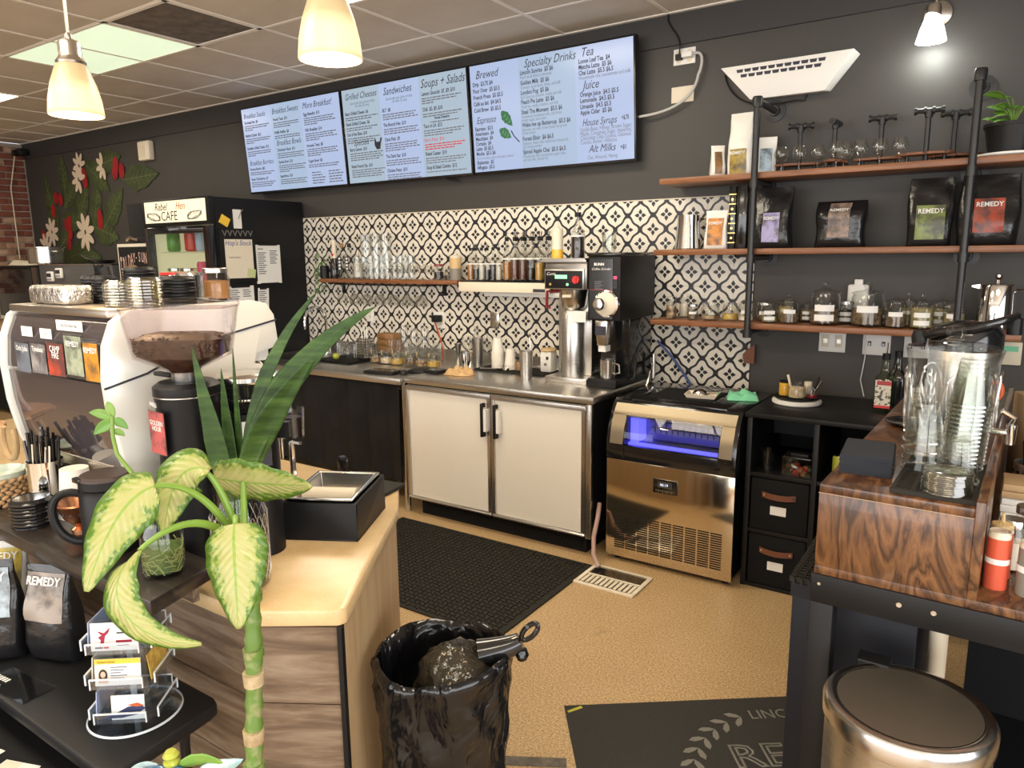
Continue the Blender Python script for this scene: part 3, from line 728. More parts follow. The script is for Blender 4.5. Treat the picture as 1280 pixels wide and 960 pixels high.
for a, n in (('Eggs Benedict  $10', 4), ('Hillo Breakfast  $14', 4), ('Avocado Toast  $8', 4), ('Yogurt Bowl  $8', 2)):
    item(t, a, .175, z, .032); bars(t, .175, z - .023, [.34, .32, .35, .15][:n]); z -= .050 + .0165 * n
bars(t, .20, -.225, [.10, .12, .16, .14, .13], .008, .02); bars(t, .39, -.225, [.13, .16, .15, .14, .16], .008, .02)
tag(B().tube(bez((-3.30, 4.10, 2.19), (-3.25, 4.08, 2.15), (-3.2, 4.12, 2.16), 8), .005).tube(bez((-3.27, 4.10, 2.2), (-3.24, 4.08, 2.13), (-3.21, 4.12, 2.19), 8), .004).ob('cable_bundle', 'black'), 'black cable loops hanging under the middle menu screen', 'cable')
# ---------------------------------------------------------------- outlets, cords, sensor on the wall
def plate(label, x, z, w, h, kind, m='white', cat='outlet', y=4.15):
    t = thing('wall_plate', label, cat, (x, y, z))
    B().box(-w / 2, -.007, -h / 2, w / 2, 0, h / 2).ob('plate', m, t, bev=.002)
    n = max(1, round(w / .055)) if kind != 'blank' else 0
    for i in range(n):
        cx = (i - (n - 1) / 2) * w / n
        if kind == 'toggle':
            s_ = B().box(cx - .008, -.0085, -.012, cx + .008, -.006, .012).ob('toggle_slot', 'ink', t); B().box(cx - .004, -.02, -.008, cx + .004, -.006, .004).ob('toggle', 'white', s_)
        elif kind == 'decora': B().box(cx - .018, -.0095, -.033, cx + .018, -.006, .033).ob('rocker', 'almond', t, bev=.002); B().box(cx - .010, -.0105, -.012, cx + .010, -.009, .010).ob('button', 'steel', t)
        else:
            for dz in (-.02, .02): B().cyl(.015, .0095, (cx, 0, dz), 14, 'y').ob('socket', 'almond' if m == 'white' else 'steel', t)
    return t
plate('white outlet plate with two plugs beside the drinks screen', -1.597, 2.735, .128, .086, 'outlet')
plate('blank cream wall plate crossed by a grey cable', -1.602, 2.533, .132, .086, 'blank', 'cream', 'wall plate')
plate('almond double rocker plate under the spice shelf', -.727, 1.178, .132, .118, 'decora', 'white', 'switch')
plate('double toggle switch plate behind the liquor bottles', -.513, 1.175, .130, .118, 'toggle', 'white', 'switch')
plate('toggle switch plate half hidden by the drink dispenser', -.33, 1.172, .115, .116, 'toggle', 'white', 'switch')
plate('steel outlet plate low on the patterned tiles', -2.92, 1.20, .075, .115, 'outlet', 'steel', y=4.1372)
plate('white outlet plate on the tiles above the jars', -3.42, 1.18, .10, .12, 'outlet', y=4.1372)
plate('white outlet plate on the tiles behind the caddy', -4.12, 1.20, .08, .12, 'outlet', y=4.1372)
tag(B().tube(bez((-1.56, 4.135, 2.735), (-1.46, 4.11, 2.76), (-1.49, 4.11, 2.64), 8) + bez((-1.5, 4.11, 2.62), (-1.53, 4.12, 2.44), (-1.84, 4.09, 2.43), 12), .008).ob('power_cable', mat('cable_grey', (.50, .49, .47), .5)), 'thick grey cable from the outlet to the drinks screen', 'cable')
tag(B().box(-1.60, 4.10, 2.72, -1.54, 4.143, 2.75).ob('plug_adapter', 'white', bev=.004), 'white plug pushed into the outlet by the drinks screen', 'plug')
o = tag(B().tube(bez((-1.625, 4.13, 2.735), (-1.60, 4.12, 2.82), (-1.66, 4.125, 2.88), 8) + [(-1.69, 4.125, 2.93), (-1.69, 4.125, 2.972)], .004).box(-1.64, 4.115, 2.715, -1.605, 4.145, 2.745).ob('power_cable', 'black'), 'thin black cord rising from the outlet to the ceiling', 'cord')
t = thing('wall_sensor', 'small cream alarm sensor box on the dark wall by the painted leaves', 'sensor', (-7.03, 4.15, 2.68)); B().box(-.10, -.06, -.09, .10, 0, .09).ob('housing', 'cream', t, bev=.015); B().box(-.07, -.063, -.06, .03, -.058, .05).ob('lens', 'almond', t)
t = thing('thermostat', 'small cream thermostat at the end of the spice shelf', 'thermostat', (.06, 4.15, 1.165)); B().box(-.045, -.03, -.055, .045, 0, .055).ob('housing', 'almond', t, bev=.006); B().box(-.03, -.033, .01, .03, -.029, .035).ob('dial_window', 'mint', t)
tag(B().tube([(-.565, 4.14, 1.25), (-.562, 4.138, 1.1), (-.575, 4.138, .98), (-.553, 4.136, .895)], .003, 6).ob('power_cable', 'white'), 'thin white cord hanging down the wall under the spice shelf', 'cord')
t = thing('wall_device', 'white wireless box plugged in above the spice jars', 'device', (-.615, 4.15, 1.42)); B().box(-.05, -.04, -.07, .05, 0, .06).ob('housing', 'white', t, bev=.012); B().box(-.02, -.035, .05, .02, 0, .085).ob('plug', 'white', t, bev=.004)
# fly light: white tapered wall box
t = thing('fly_light', 'white tapered insect light box with a slotted front on the wall', 'insect light', (-1.03, 4.15, 2.53))
fr = [(-.335, .095), (.325, .095), (.20, -.085), (-.17, -.085)]
bk = [(-.325, .085), (.345, .08), (.215, -.08), (-.16, -.075)]
b = B(); b.loft([[(x, 0, z) for x, z in bk], [(x, -.075, z) for x, z in fr]]); b.ob('housing', 'white', t, bev=.003)
for r in range(2):
    for i in range(11 - r):
        b = B(); b.M = Matrix.Translation((-.23 + r * .022 + i * .041, -.0755, .066 - r * .026)); b.prism([(-.018, .008), (.018, .008), (.014, -.008), (-.014, -.008)], -.001, .001, 'xz'); b.ob('slot', 'ink', t)
tag(B().tube(bez((-1.36, 4.14, 2.60), (-1.30, 4.11, 2.38), (-.98, 4.13, 2.425), 14) + [(-.94, 4.14, 2.42), (-.92, 4.145, 2.46)], .004).ob('power_cable', 'black'), 'black cord drooping beneath the white insect light', 'cord')
# wall sconce
t = thing('wall_sconce', 'nickel wall sconce with a lit white glass shade', 'lamp', (-.362, 4.15, 2.735))
B().lathe([(0, .028), (.03, .026), (.058, .012), (.062, 0)], n=28, ax='y').ob('wall_plate', 'nickel', t)
B().tube([(0, -.02, .0), (0, -.09, .02), (-.005, -.12, 0), (-.008, -.12, -.03)], .009).ob('arm', 'nickel', t)
B().tube([(0, -.12, .0), (0, -.12, .075)], .006).ob('finial', 'nickel', t)
B().lathe([(0, .0), (.026, -.004), (.031, -.02), (.031, -.055), (.024, -.058)], c=(-.008, -.12, .02), n=24).ob('socket_cap', 'nickel', t)
B().lathe([(.026, -.035), (.036, -.07), (.050, -.11), (.064, -.165), (.060, -.165), (.046, -.11), (.030, -.06)], c=(-.010, -.122, .02), n=28).ob('glass_shade', 'sconce_glow', t)
l = bpy.data.lights.new('sconce_bulb', 'POINT'); l.energy = 3; l.color = (.95, 1, .93); l.shadow_soft_size = .05
o = bpy.data.objects.new('bulb_light', l); COL.objects.link(o); o.parent = t; o.location = (-.01, -.125, -.17)

# ---------------------------------------------------------------- pipe shelf rack
t = thing('pipe_rack', 'black iron pipe rack bolted to the wall carrying three wooden shelves', 'rack', (0, 0, 0))
for x, zb in ((-1.085, 1.235), (-.155, 1.20)):
    b = B().tube([(x, 3.815, zb), (x, 3.815, 2.375)], .0165, 12); b.ob('upright', 'pipe_black', t)
    b = B().lathe([(0, -.02), (.024, -.02), (.026, .02), (.022, .03), (.022, -.0), (0, .03)], (x, 3.815, 2.375), 14)
    b.tube([(x, 3.815, 2.385), (x, 3.86, 2.385), (x, 4.13, 2.385)], .0165, 12); b.ob('top_arm', 'pipe_black', t)
    for zf in (2.385, 1.9985, 1.6205, 1.2355):
        B().lathe([(0, .02), (.025, .02), (.028, .008), (.055, .006), (.055, 0)], (x, 4.15, zf), 22, 'y').ob('flange', 'pipe_black', t)
        if zf < 2.2: B().tube([(x, 3.815, zf), (x, 4.14, zf)], .0165, 12).ob('cross_arm', 'pipe_black', t)
    for zj in (2.01, 1.64, 1.255): B().cyl(.022, .04, (x, 3.815, zj - .045), 14).ob('coupling', 'pipe_black', t)
for nm, lab, z, x0, x1 in (('wooden_shelf', 'upper wooden shelf of the pipe rack, under the brandy glasses', 2.015, -1.60, .42), ('wooden_shelf', 'middle wooden shelf of the pipe rack, under the coffee bags', 1.637, -1.625, .42), ('wooden_shelf', 'lower wooden shelf of the pipe rack, under the spice jars', 1.252, -1.635, .09)):
    tag(B().box(x0, 3.835, z, x1, 4.129, z + .030).ob(nm, 'shelf_wood', bev=.003), lab, 'shelf')
# ---------------------------------------------------------------- vessels
def jar(label, loc, r, h, fill=None, ff=.5, lid='knob', cards=0, name='glass_jar', gm='glass_thick', group=None, front=None):
    t = thing(name, label, 'jar', loc, group=group)
    a = math.atan2(loc[0] * -1, loc[1]) if front is None else front     # the side that faces the room
    if lid == 'knob':
        B().lathe([(0, 0), (r * .9, 0), (r, r * .12), (r, h * .66), (r * .92, h * .72), (r * .92, h * .74), (r * .86, h * .74), (r * .86, h * .70), (r * .94, h * .64), (r * .94, r * .2), (0, r * .16)], n=24).ob('body', gm, t)
        B().lathe([(r * 1.02, h * .74), (r * 1.04, h * .76), (r * .8, h * .80), (r * .3, h * .83), (r * .18, h * .86), (r * .30, h * .92), (r * .26, h * .98), (0, h)], n=24).ob('lid', gm, t)
        ht = h * .66
    else:
        B().lathe([(0, 0), (r * .92, 0), (r, r * .12), (r, h * .72), (r * .84, h * .84), (r * .84, h * .90), (r * .78, h * .90), (r * .78, h * .84), (r * .94, h * .70), (r * .94, r * .2), (0, r * .16)], n=24).ob('body', gm, t)
        if lid: B().lathe([(0, h), (r * .86, h), (r * .9, h * .985), (r * .9, h * .86), (r * .80, h * .86)], n=24).ob('lid', lid, t)
        ht = h * .72
    if fill: B().lathe([(0, r * .18), (r * .92, r * .2), (r * .92, ht * ff), (r * .5, ht * ff + r * .06), (0, ht * ff + r * .1)], n=20).ob('contents', fill, t)
    for i in range(cards):
        zc = ht * (.62 - .34 * i); pts = []
        for z in (zc - r * .22, zc + r * .22):
            for q in range(7):
                an = -pi / 2 + (q - 3) * .22; pts.append(((r + .0015) * cos(an), (r + .0015) * sin(an), z))
        B().grid(pts, 7, 2).ob('name_strip', 'paper', t, rz=a)
    return t
def glassware(kind, label, loc, r, h, group=None, gm='glass', rz=0, flip=False, n=20):
    w = .002
    if kind == 'tumbler': pr = [(0, 0), (r * .82, 0), (r, h), (r - w, h), (r * .82 - w, .008), (0, .008)]
    elif kind == 'snifter':
        pr = [(0, 0), (r * .8, 0), (r * .78, .003), (.006, h * .05), (.005, h * .37), (r * .6, h * .44), (r, h * .64), (r * .96, h * .78), (r * .70, h), (r * .68, h), (r * .93, h * .78), (r * .96, h * .64), (r * .55, h * .46), (0, h * .41)]
    elif kind == 'wine':
        pr = [(0, 0), (r * .9, 0), (r * .88, .003), (.006, h * .04), (.004, h * .45), (r * .5, h * .52), (r, h * .70), (r * .85, h), (r * .83, h), (r * .97, h * .7), (r * .46, h * .54), (0, h * .49)]
    elif kind == 'goblet':
        pr = [(0, 0), (r * .8, 0), (r * .75, .004), (.008, h * .08), (.008, h * .25), (r * .7, h * .34), (r, h * .6), (r * .95, h), (r * .92, h), (r * .96, h * .6), (r * .62, h * .38), (0, h * .3)]
    b = B()
    if flip: pr = [(a, h - z) for a, z in pr]
    b.lathe(pr, n=n); o = b.ob('drinking_glass' if kind == 'tumbler' else kind + '_glass', gm, None, loc, rz)
    return tag(o, label, 'glass', group)
def bottle(label, loc, r, h, fill, ff=.6, pour=True, band=True, name='syrup_bottle', group=None, gm='glass', cap='black', cat='bottle'):
    t = thing(name, label, cat, loc, group=group)
    B().lathe([(0, 0), (r * .92, 0), (r, r * .15), (r, h * .58), (r * .85, h * .66), (r * .36, h * .78), (r * .34, h * .95), (r * .4, h * .96), (r * .4, h), (r * .3, h), (r * .28, h * .8), (r * .8, h * .63), (r * .93, h * .56), (r * .93, r * .3), (0, r * .25)], n=18).ob('body', gm, t)
    B().lathe([(0, r * .26), (r * .91, r * .3), (r * .91, h * .58 * ff), (0, h * .58 * ff)], n=16).ob('syrup' if pour else 'liquor', fill, t)
    if band: B().lathe([(r + .0008, h * .52), (r + .001, h * .56)], n=18).ob('paper_band', 'paper', t)
    if pour:
        B().cyl(r * .45, h * .10, (0, 0, h * .97), 12).ob('stopper', cap, t); B().tube([(0, 0, h * 1.05), (0, 0, h * 1.12), (r * .25, -r * .2, h * 1.2)], .0032, 6).ob('pour_spout', 'chrome', t)
    elif cap: B().cyl(r * .46, h * .13, (0, 0, h * .89), 14).ob('cap', cap, t)
    return t
def squeeze(label, loc, r, h, body, fill, ff, cap='plastic_milky', group=None, clear=False):
    t = thing('squeeze_bottle', label, 'bottle', loc, group=group)
    B().lathe([(0, 0), (r, 0), (r * 1.02, h * .02), (r * .98, h * ff), (0, h * ff)], n=18).ob('sauce', fill, t)
    B().lathe([(r * .98, h * ff), (r * .98, h * .74), (r * .90, h * .79)], n=18).ob('body', body, t)
    B().lathe([(0, h * .88), (r * .22, h * .87), (r * .86, h * .84), (r * .95, h * .82), (r * .95, h * .76), (0, h * .76)], n=18).ob('cap', cap, t)
    B().lathe([(0, h), (.003, h), (r * .2, h * .86), (0, h * .86)], n=10).ob('nozzle', cap, t)
    return t
def bag(label, loc, w, h, d, body, art=None, rz=0, name='coffee_bag', lab=(.6, .12, .62), word='REMEDY', cat='bag', group=None, seed=0, lean=0, flat=.35):
    t = thing(name, label, cat, loc, group=group, rot=(lean, 0, rz))
    n = 28; rnd = random.Random(seed)
    def ring(f):
        z = h * f; wid = w * (1 + .05 * sin(f * 6 + seed)) * (1 - .05 * f); dep = d * (1 - max(0, f - flat) / (1 - flat) * .97) * (1 - .25 * max(0, .08 - f) / .08)
        out = []
        for i in range(n):
            a = 2 * pi * i / n; c, s = cos(a), sin(a); e = .55
            x = wid / 2 * math.copysign(abs(c) ** e, c); y = dep / 2 * math.copysign(abs(s) ** e, s)
            nz = noise.noise((x * 18 + seed * 5, y * 18, z * 16)) * .012 * (1 if .03 < f < .9 else .3)
            out.append((x * (1 + nz * 1.5), y + nz * (1 if s < 0 else .4), z))
        return out
    B().loft([ring(f) for f in (0, .03, .1, .2, .3, .4, .5, .6, .7, .8, .88, .94, 1)]).ob('pouch', body, t, smooth=70)
    if art:
        lw, f0, f1 = lab; pts = []; nu = 9; ff = [f0 + (f1 - f0) * i / 8 for i in range(9)]
        for f in ff:
            R_ = [p for p in ring(f) if p[1] <= 0 and abs(p[0]) < w]
            for q in range(nu):
                x = -lw * w / 2 + lw * w * q / (nu - 1)
                R2 = sorted(R_, key=lambda p: p[0]); y = min(p[1] for p in R2)
                for p0, p1 in zip(R2, R2[1:]):
                    if p0[0] <= x <= p1[0] and p1[0] - p0[0] > 1e-6: y = p0[1] + (p1[1] - p0[1]) * (x - p0[0]) / (p1[0] - p0[0])
                pts.append((x, y - .003, h * f))
        o = B().grid(pts, nu, 9).ob('label', 'bag_art', t, smooth=80); o.color = (*art, 1)
        def yrow(j): return min(p[1] for p in pts[j * nu:(j + 1) * nu])
        if word:
            y0, y1 = yrow(6), yrow(8); dz = h * (ff[8] - ff[6])
            txt(word, lw * w * .27, 'paper', t, (0, y0 - .0035, h * ff[6] + .002), rot=(pi / 2 - math.atan2(y1 - y0, dz), 0, 0), al='CENTER', sx=.88, off=.0006)
    return t
# ---------------------------------------------------------------- pipe rack, lower shelf: spice jars
z3 = 1.282
jar('slim clip jar of mixed dried pieces at the end of the spice shelf', (-1.548, 3.93, z3), .030, .125, 'tea_mix', .8, 'glass')
jar('slim jar of pale sugar behind the mixed dried pieces', (-1.515, 4.05, z3), .030, .135, 'sugar', .8, 'glass')
jar('squat dark filled jar with a metal lid and name strip', (-1.423, 3.93, z3), .031, .085, 'tea_dark', .6, 'steel', 1)
jar('wide low glass jar with orange bits in the bottom', (-1.323, 3.93, z3), .050, .095, 'tea_mix', .35, 'glass')
jar('glass jar half full of yellow chips', (-1.219, 3.95, z3), .042, .095, 'tea_yellow', .55, 'glass')
jar('ribbed glass jar with a knob lid just beside the pipe upright', (-1.134, 3.95, z3), .040, .125, 'sugar', .3, 'knob', 1)
jar('jar of dark tea with a name strip behind the pipe upright', (-1.055, 4.02, z3), .042, .10, 'tea_dark', .5, 'steel', 1)
jar('small knob lid jar with a square white label', (-1.005, 3.93, z3), .042, .135, 'tea_green', .35, 'knob', 2)
jar('knob lid jar of yellow leaves mostly hidden behind its neighbour', (-.955, 4.06, z3), .038, .145, 'tea_yellow', .8, 'knob', 1)
jar('tall knob lid jar of black tea with one name strip', (-.905, 3.93, z3), .046, .155, 'tea_dark', .5, 'knob', 1)
jar('dark jar with two name strips behind the first large jar', (-.845, 4.06, z3), .036, .12, 'tea_dark', .8, 'knob', 2)
jar('large knob lid jar of dark tea with two name strips', (-.738, 3.94, z3), .072, .215, 'tea_dark', .55, 'knob', 2)
jar('jar with two name strips between the two large jars', (-.655, 4.05, z3), .042, .115, 'tea_dark', .6, 'steel', 2)
jar('large knob lid jar of black tea with one name strip', (-.541, 3.94, z3), .074, .215, 'tea_dark', .62, 'knob', 1)
jar('small dark jar behind the second large jar', (-.475, 4.06, z3), .034, .11, 'tea_dark', .7, 'knob', 1)
jar('knob lid jar of dark tea with one strip, by the second large jar', (-.414, 3.93, z3), .048, .165, 'tea_dark', .6, 'knob', 1)
jar('greenish jar hidden behind the dark tea jar', (-.375, 4.06, z3), .038, .165, 'tea_green', .8, 'knob', 1)
jar('knob lid jar of green herbs with two name strips', (-.303, 3.93, z3), .052, .165, 'tea_green', .9, 'knob', 2)
jar('grey herb jar behind the pipe upright with two strips', (-.235, 4.06, z3), .044, .16, 'tea_green', .8, 'knob', 2)
jar('herb jar with strips next to the steel coffee press', (-.175, 3.95, z3), .046, .16, 'tea_green', .7, 'knob', 2)
t = thing('coffee_press', 'polished steel coffee press with an open square handle', 'coffee press', (-.015, 3.96, z3))
B().lathe([(0, 0), (.072, 0), (.074, .01), (.070, .205), (.066, .212), (0, .218)], n=28).ob('body', 'chrome', t)
B().lathe([(0, .216), (.012, .217), (.008, .232), (.016, .245), (.014, .255), (0, .257)], n=16).ob('plunger_knob', 'chrome', t)
B().tube([(.068, 0, .185), (.125, 0, .185), (.125, 0, .035)], .008, 8).ob('handle', 'steel', t)
B().prism([(-.068, .19), (-.10, .2), (-.10, .206), (-.068, .212)], -.012, .012, 'xz').ob('spout', 'chrome', t)
# ---------------------------------------------------------------- pipe rack, middle shelf: bags
z2 = 1.667
t = thing('steel_pitcher', 'shiny steel milk pitcher on the middle shelf of the pipe rack', 'pitcher', (-1.475, 3.96, z2))
B().lathe([(0, 0), (.068, 0), (.072, .006), (.062, .12), (.060, .185), (.056, .185), (.057, .12), (.066, .01), (0, .006)], n=28).ob('body', 'chrome', t)
B().tube([(.06, .02, .165), (.10, .04, .16), (.105, .045, .06), (.068, .025, .04)], .007).ob('handle', 'chrome', t)
bag('white coffee bag with an orange sunset label on the middle shelf', (-1.312, 3.955, z2), .125, .205, .07, 'bag_white', (.62, .25, .05), 0, seed=1, lab=(.66, .10, .80))
for x, w, lab_ in ((-1.222, .035, 'black leather book with gold bands standing by the white coffee bag'), (-1.172, .055, 'thick plain black book standing beside the gold banded book')):
    t = thing('book', lab_, 'book', (x, 3.92, z2)); B().box(-w / 2, 0, 0, w / 2, .19, .325).ob('cover', 'black_gloss', t, bev=.004)
    if w < .04:
        for i in range(6): B().box(-w / 2 - .001, -.001, .03 + i * .05, w / 2 + .001, .004, .035 + i * .05).ob('gold_band', 'gold', t)
        for i in range(5): B().cyl(.007, .002, (0, .0, .057 + i * .05), 8, 'y').ob('gold_stamp', 'gold', t)
bag('large black coffee bag with a lilac and white label behind the pipe', (-1.02, 3.965, z2), .20, .31, .12, 'bag_black', (.40, .36, .62), .05, seed=2, lab=(.42, .10, .58))
bag('squat square black coffee bag with a brown town label', (-.69, 3.965, z2), .235, .225, .13, 'bag_black', (.30, .21, .16), -.03, seed=3, lab=(.42, .22, .95), flat=.75)
bag('black coffee bag with a green forest label', (-.308, 3.965, z2), .19, .31, .12, 'bag_black', (.20, .25, .08), .1, seed=4, lab=(.62, .10, .60))
bag('tall black coffee bag with a red night label beside the right upright', (-.080, 3.97, z2), .24, .312, .13, 'bag_black', (.36, .06, .03), .05, seed=5, lab=(.48, .18, .66))
# ---------------------------------------------------------------- pipe rack, upper shelf
z1 = 2.045
bag('tall white coffee bag with a yellow tree label on the upper shelf', (-1.20, 3.955, z1), .125, .315, .085, 'bag_white', (.42, .30, .05), -.05, seed=6, lab=(.72, .03, .42))
bag('small brown and white coffee bag leaning at the shelf end', (-1.325, 3.965, z1), .075, .165, .07, 'bag_white', (.25, .13, .05), .5, seed=7, lab=(.5, .1, .8), word=None)
bag('small pale blue coffee bag behind the pipe upright', (-1.09, 4.04, z1), .10, .195, .07, 'bag_white', (.40, .52, .62), .2, seed=8, lab=(.6, .1, .7), word=None)
tag(B().loft([[(x * s, y * s, z) for x, y in ((-.045, -.042), (.045, -.042), (.045, .042), (-.045, .042))] for s, z in ((.9, 0), (1, .028), (.95, .028), (.86, .006))]).ob('black_tray', 'black', None, (-.975, 4.086, z1)), 'low black tray at the back of the upper shelf', 'tray')
def flight(label, x, y, rz, z=z1):
    t = thing('flight_carrier', label, 'flight carrier', (x, y, z), rz)
    n = 22
    poly = [(.115 * cos(a), .058 * sin(a)) for a in [pi * i / 11 for i in range(12)]]; low = lambda q: -.0435 * math.sqrt(max(0, 1 - (q / .115) ** 2))
    for xc, yt in ((-.085, -.012), (0, -.022), (.085, -.012)):      # slots for the glass stems
        if xc: poly.append((xc * .5 - .0285 if xc > 0 else -.105, low(.0 + (xc * .5 - .0285 if xc > 0 else -.105))))
        else: poly.append((-.045, low(.045)))
        poly += [(xc - .008, low(xc - .008)), (xc - .008, yt), (xc + .008, yt), (xc + .008, low(xc + .008))]
    poly += [(.105, low(.105))]
    B().prism(poly, .033, .045).ob('paddle', 'paddle_wood', t, bev=.002)
    B().tube([(0, .02, .0), (0, .02, .225)], .0115, 10).ob('stem', 'pipe_black', t)
    b = B().tube([(-.06, .02, .23), (.06, .02, .23)], .012, 10)
    for q in (-.06, -.022, .012, .05): b.lathe([(0, 0), (.0165, 0), (.0165, .012), (0, .012)], (q, .02, .23), 12, 'x')
    b.lathe([(0, -.03), (.0165, -.03), (.0165, 0), (0, 0)], (0, .02, .23), 12); b.ob('handle', 'pipe_black', t)
    for q in (-.075, .075): B().cyl(.009, .034, (q, .03, 0), 10).ob('leg', 'pipe_black', t)
    return t
flight('wood and black pipe flight carrier standing by the white coffee bags', -.915, 4.0, .25)
flight('pipe flight carrier turned end on between two others', -.735, 4.01, 1.45)
flight('pipe flight carrier under the group of three brandy glasses', -.545, 4.0, .1)
flight('empty pipe flight carrier next to the last three glasses', -.345, 3.92, .05)
flight('empty pipe flight carrier raised beside the right upright', -.245, 4.075, .2, z1)
for q, (x, y) in enumerate(((-.992, 3.960), (-.908, 3.971), (-.828, 4.002), (-.725, 3.923), (-.705, 4.006), (-.705, 4.092), (-.628, 3.972), (-.542, 3.970), (-.458, 3.989))):
    glassware('snifter', 'clear brandy glass standing at the flight carriers', (x, y, z1 + .001), .037, .128, 'brandy glasses on the upper shelf')
t = thing('potted_pothos', 'bright green pothos in a round black pot on a white tray', 'potted plant', (-.022, 3.985, z1))
B().lathe([(0, 0), (.125, 0), (.14, .008), (.14, .016), (.12, .016), (0, .012)], n=28).ob('saucer', 'white', t)
B().lathe([(0, .014), (.085, .014), (.105, .13), (.112, .13), (.112, .145), (.100, .145), (.098, .13), (0, .13)], n=28).ob('pot', 'black', t)
B().cyl(.097, .012, (0, 0, .125), 20).ob('soil', 'soil', t)
def leaf(parent, spine, width, side, m, name='leaf', fold=.25, n=12, curl=0, prof=None):
    """leaf blade along a spine; side = direction across; u runs across, v along"""
    P_ = [Vector(p) for p in spine]; N = len(P_); nu = 9; vs, fs, uvs = [], [], []
    for i, p in enumerate(P_):
        t_ = i / (N - 1); d = (P_[min(i + 1, N - 1)] - P_[max(i - 1, 0)]).normalized()
        sd = Vector(side); sd = (sd - d * sd.dot(d)).normalized(); up = sd.cross(d)
        w = width * (prof(t_) if prof else (sin(pi * min(1, t_ * .97 + .03) ** .75) ** .8))
        for q in range(nu):
            s = (q / (nu - 1) - .5) * 2
            vs.append(p + sd * (s * w / 2) + up * (abs(s) * w / 2 * fold + .03 * w * sin(t_ * 26) * abs(s))); uvs.append((q / (nu - 1), t_))
    fs = [(j * nu + i, j * nu + i + 1, (j + 1) * nu + i + 1, (j + 1) * nu + i) for j in range(N - 1) for i in range(nu - 1)]
    me = bpy.data.meshes.new(name); me.from_pydata([tuple(v) for v in vs], [], fs)
    ul = me.uv_layers.new(name='UVMap')
    for poly in me.polygons:
        for li in poly.loop_indices: ul.data[li].uv = uvs[me.loops[li].vertex_index]
    me.shade_smooth(); me.materials.append(MT[m])
    o = link(name, me, parent)
    md = o.modifiers.new('thickness', 'SOLIDIFY'); md.thickness = .0012
    return o
rnd = random.Random(5)
for i in range(16):
    a = rnd.uniform(0, 2 * pi) if i > 6 else pi + rnd.uniform(-.9, .9); r0 = rnd.uniform(.01, .05); L = rnd.uniform(.05, .10); hz = rnd.uniform(.15, .21) + (.05 if i % 4 == 0 else 0)
    b0 = Vector((r0 * cos(a), r0 * sin(a), hz)); tip = b0 + Vector((cos(a) * L, sin(a) * L, rnd.uniform(-.02, .03)))
    leaf(t, bez(b0, (b0 + tip) / 2 + Vector((0, 0, .03)), tip, 8), L * .75, (-sin(a), cos(a), .3 * rnd.uniform(-1, 1)), 'pothos')
    B().tube(bez((0, 0, .13), (r0 * .5 * cos(a), r0 * .5 * sin(a), hz * .95), b0, 5), .002, 5).ob('stalk', 'stem', t)
# ---------------------------------------------------------------- wooden glass shelf on the tiles
tag(B().box(-4.52, 3.985, 1.448, -3.13, 4.135, 1.478).ob('glass_shelf', 'shelf_wood', bev=.003), 'wooden wall shelf on the patterned tiles holding glassware', 'shelf')
for x in (-4.40, -3.36): tag(B().box(x - .015, 3.98, 1.436, x + .015, 4.136, 1.4475).box(x - .015, 4.125, 1.36, x + .015, 4.136, 1.44).ob('shelf_bracket', 'black'), 'black bracket under the wooden glass shelf', 'bracket', 'brackets under the glass shelf')
zg = 1.4785
t = thing('trailing_plant', 'dusty green artificial plant trailing off the end of the glass shelf', 'plant', (-4.53, 4.03, zg))
B().cyl(.035, .10, (.03, 0, 0), 14).ob('pot', 'black', t)
mesh_l = None
rnd = random.Random(3)
for i in range(60):
    z = rnd.uniform(-.11, .21); a = rnd.uniform(0, 2 * pi); r0 = rnd.uniform(.02, .05)
    b0 = Vector((-.03 - abs(cos(a)) * r0 * (1.2 if z < .05 else .5) + .025, sin(a) * r0 * .9, z)); tip = b0 + Vector((-abs(cos(a)) * .03, sin(a) * .03, rnd.uniform(-.03, .02)))
    if mesh_l is None:
        o = leaf(t, bez((0, 0, 0), (.02, 0, .008), (.045, 0, -.004), 4), .022, (0, 1, 0), 'faux_leaf'); mesh_l = o.data; o.location = b0; o.rotation_euler = (0, rnd.uniform(-.6, .9), a)
    else:
        o = link('leaf', mesh_l, t, b0, rot=(rnd.uniform(-.5, .5), rnd.uniform(-.6, .9), a)); md = o.modifiers.new('thickness', 'SOLIDIFY'); md.thickness = .001
for s in (-1, 0, 1): B().tube(bez((.02, s * .02, .1), (-.05, s * .03, .2), (-.05, s * .035, -.1), 8), .0025, 5).ob('vine', 'stem', t)
t = thing('wax_topped_bottle', 'tall pale bottle with a red seal beside the trailing plant', 'bottle', (-4.425, 4.07, zg))
B().lathe([(0, 0), (.036, 0), (.038, .01), (.038, .11), (.016, .16), (.014, .17), (0, .17)], n=18).ob('body', 'black_gloss', t); B().lathe([(.0155, .13), (.018, .17), (.016, .30), (0, .305)], n=14).ob('paper_neck', 'cream', t); B().cyl(.011, .004, (0, -.016, .185), 12, 'y').ob('seal', 'red', t)
for x, nm in ((-4.335, 'clear square bottle with a patterned strip and a wooden stopper'), (-4.255, 'clear square bottle with a patterned strip and a black stopper')):
    t = thing('square_bottle', nm, 'bottle', (x, 4.07, zg)); B().box(-.03, -.03, 0, .03, .03, .19).lathe([(.012, .19), (.012, .24), (0, .24)], n=12).ob('body', 'glass_thick', t, bev=.004)
    B().box(-.018, -.0315, .06, .018, -.0308, .17).ob('strip', 'ink', t)
    for q in range(4): B().box(-.010, -.0325, .068 + q * .026, .010, -.0316, .084 + q * .026).ob('patch', 'paper', t)
    B().lathe([(0, .24), (.016, .24), (.014, .27), (0, .272)], n=12).ob('stopper', 'board_wood' if x < -4.3 else 'black', t)
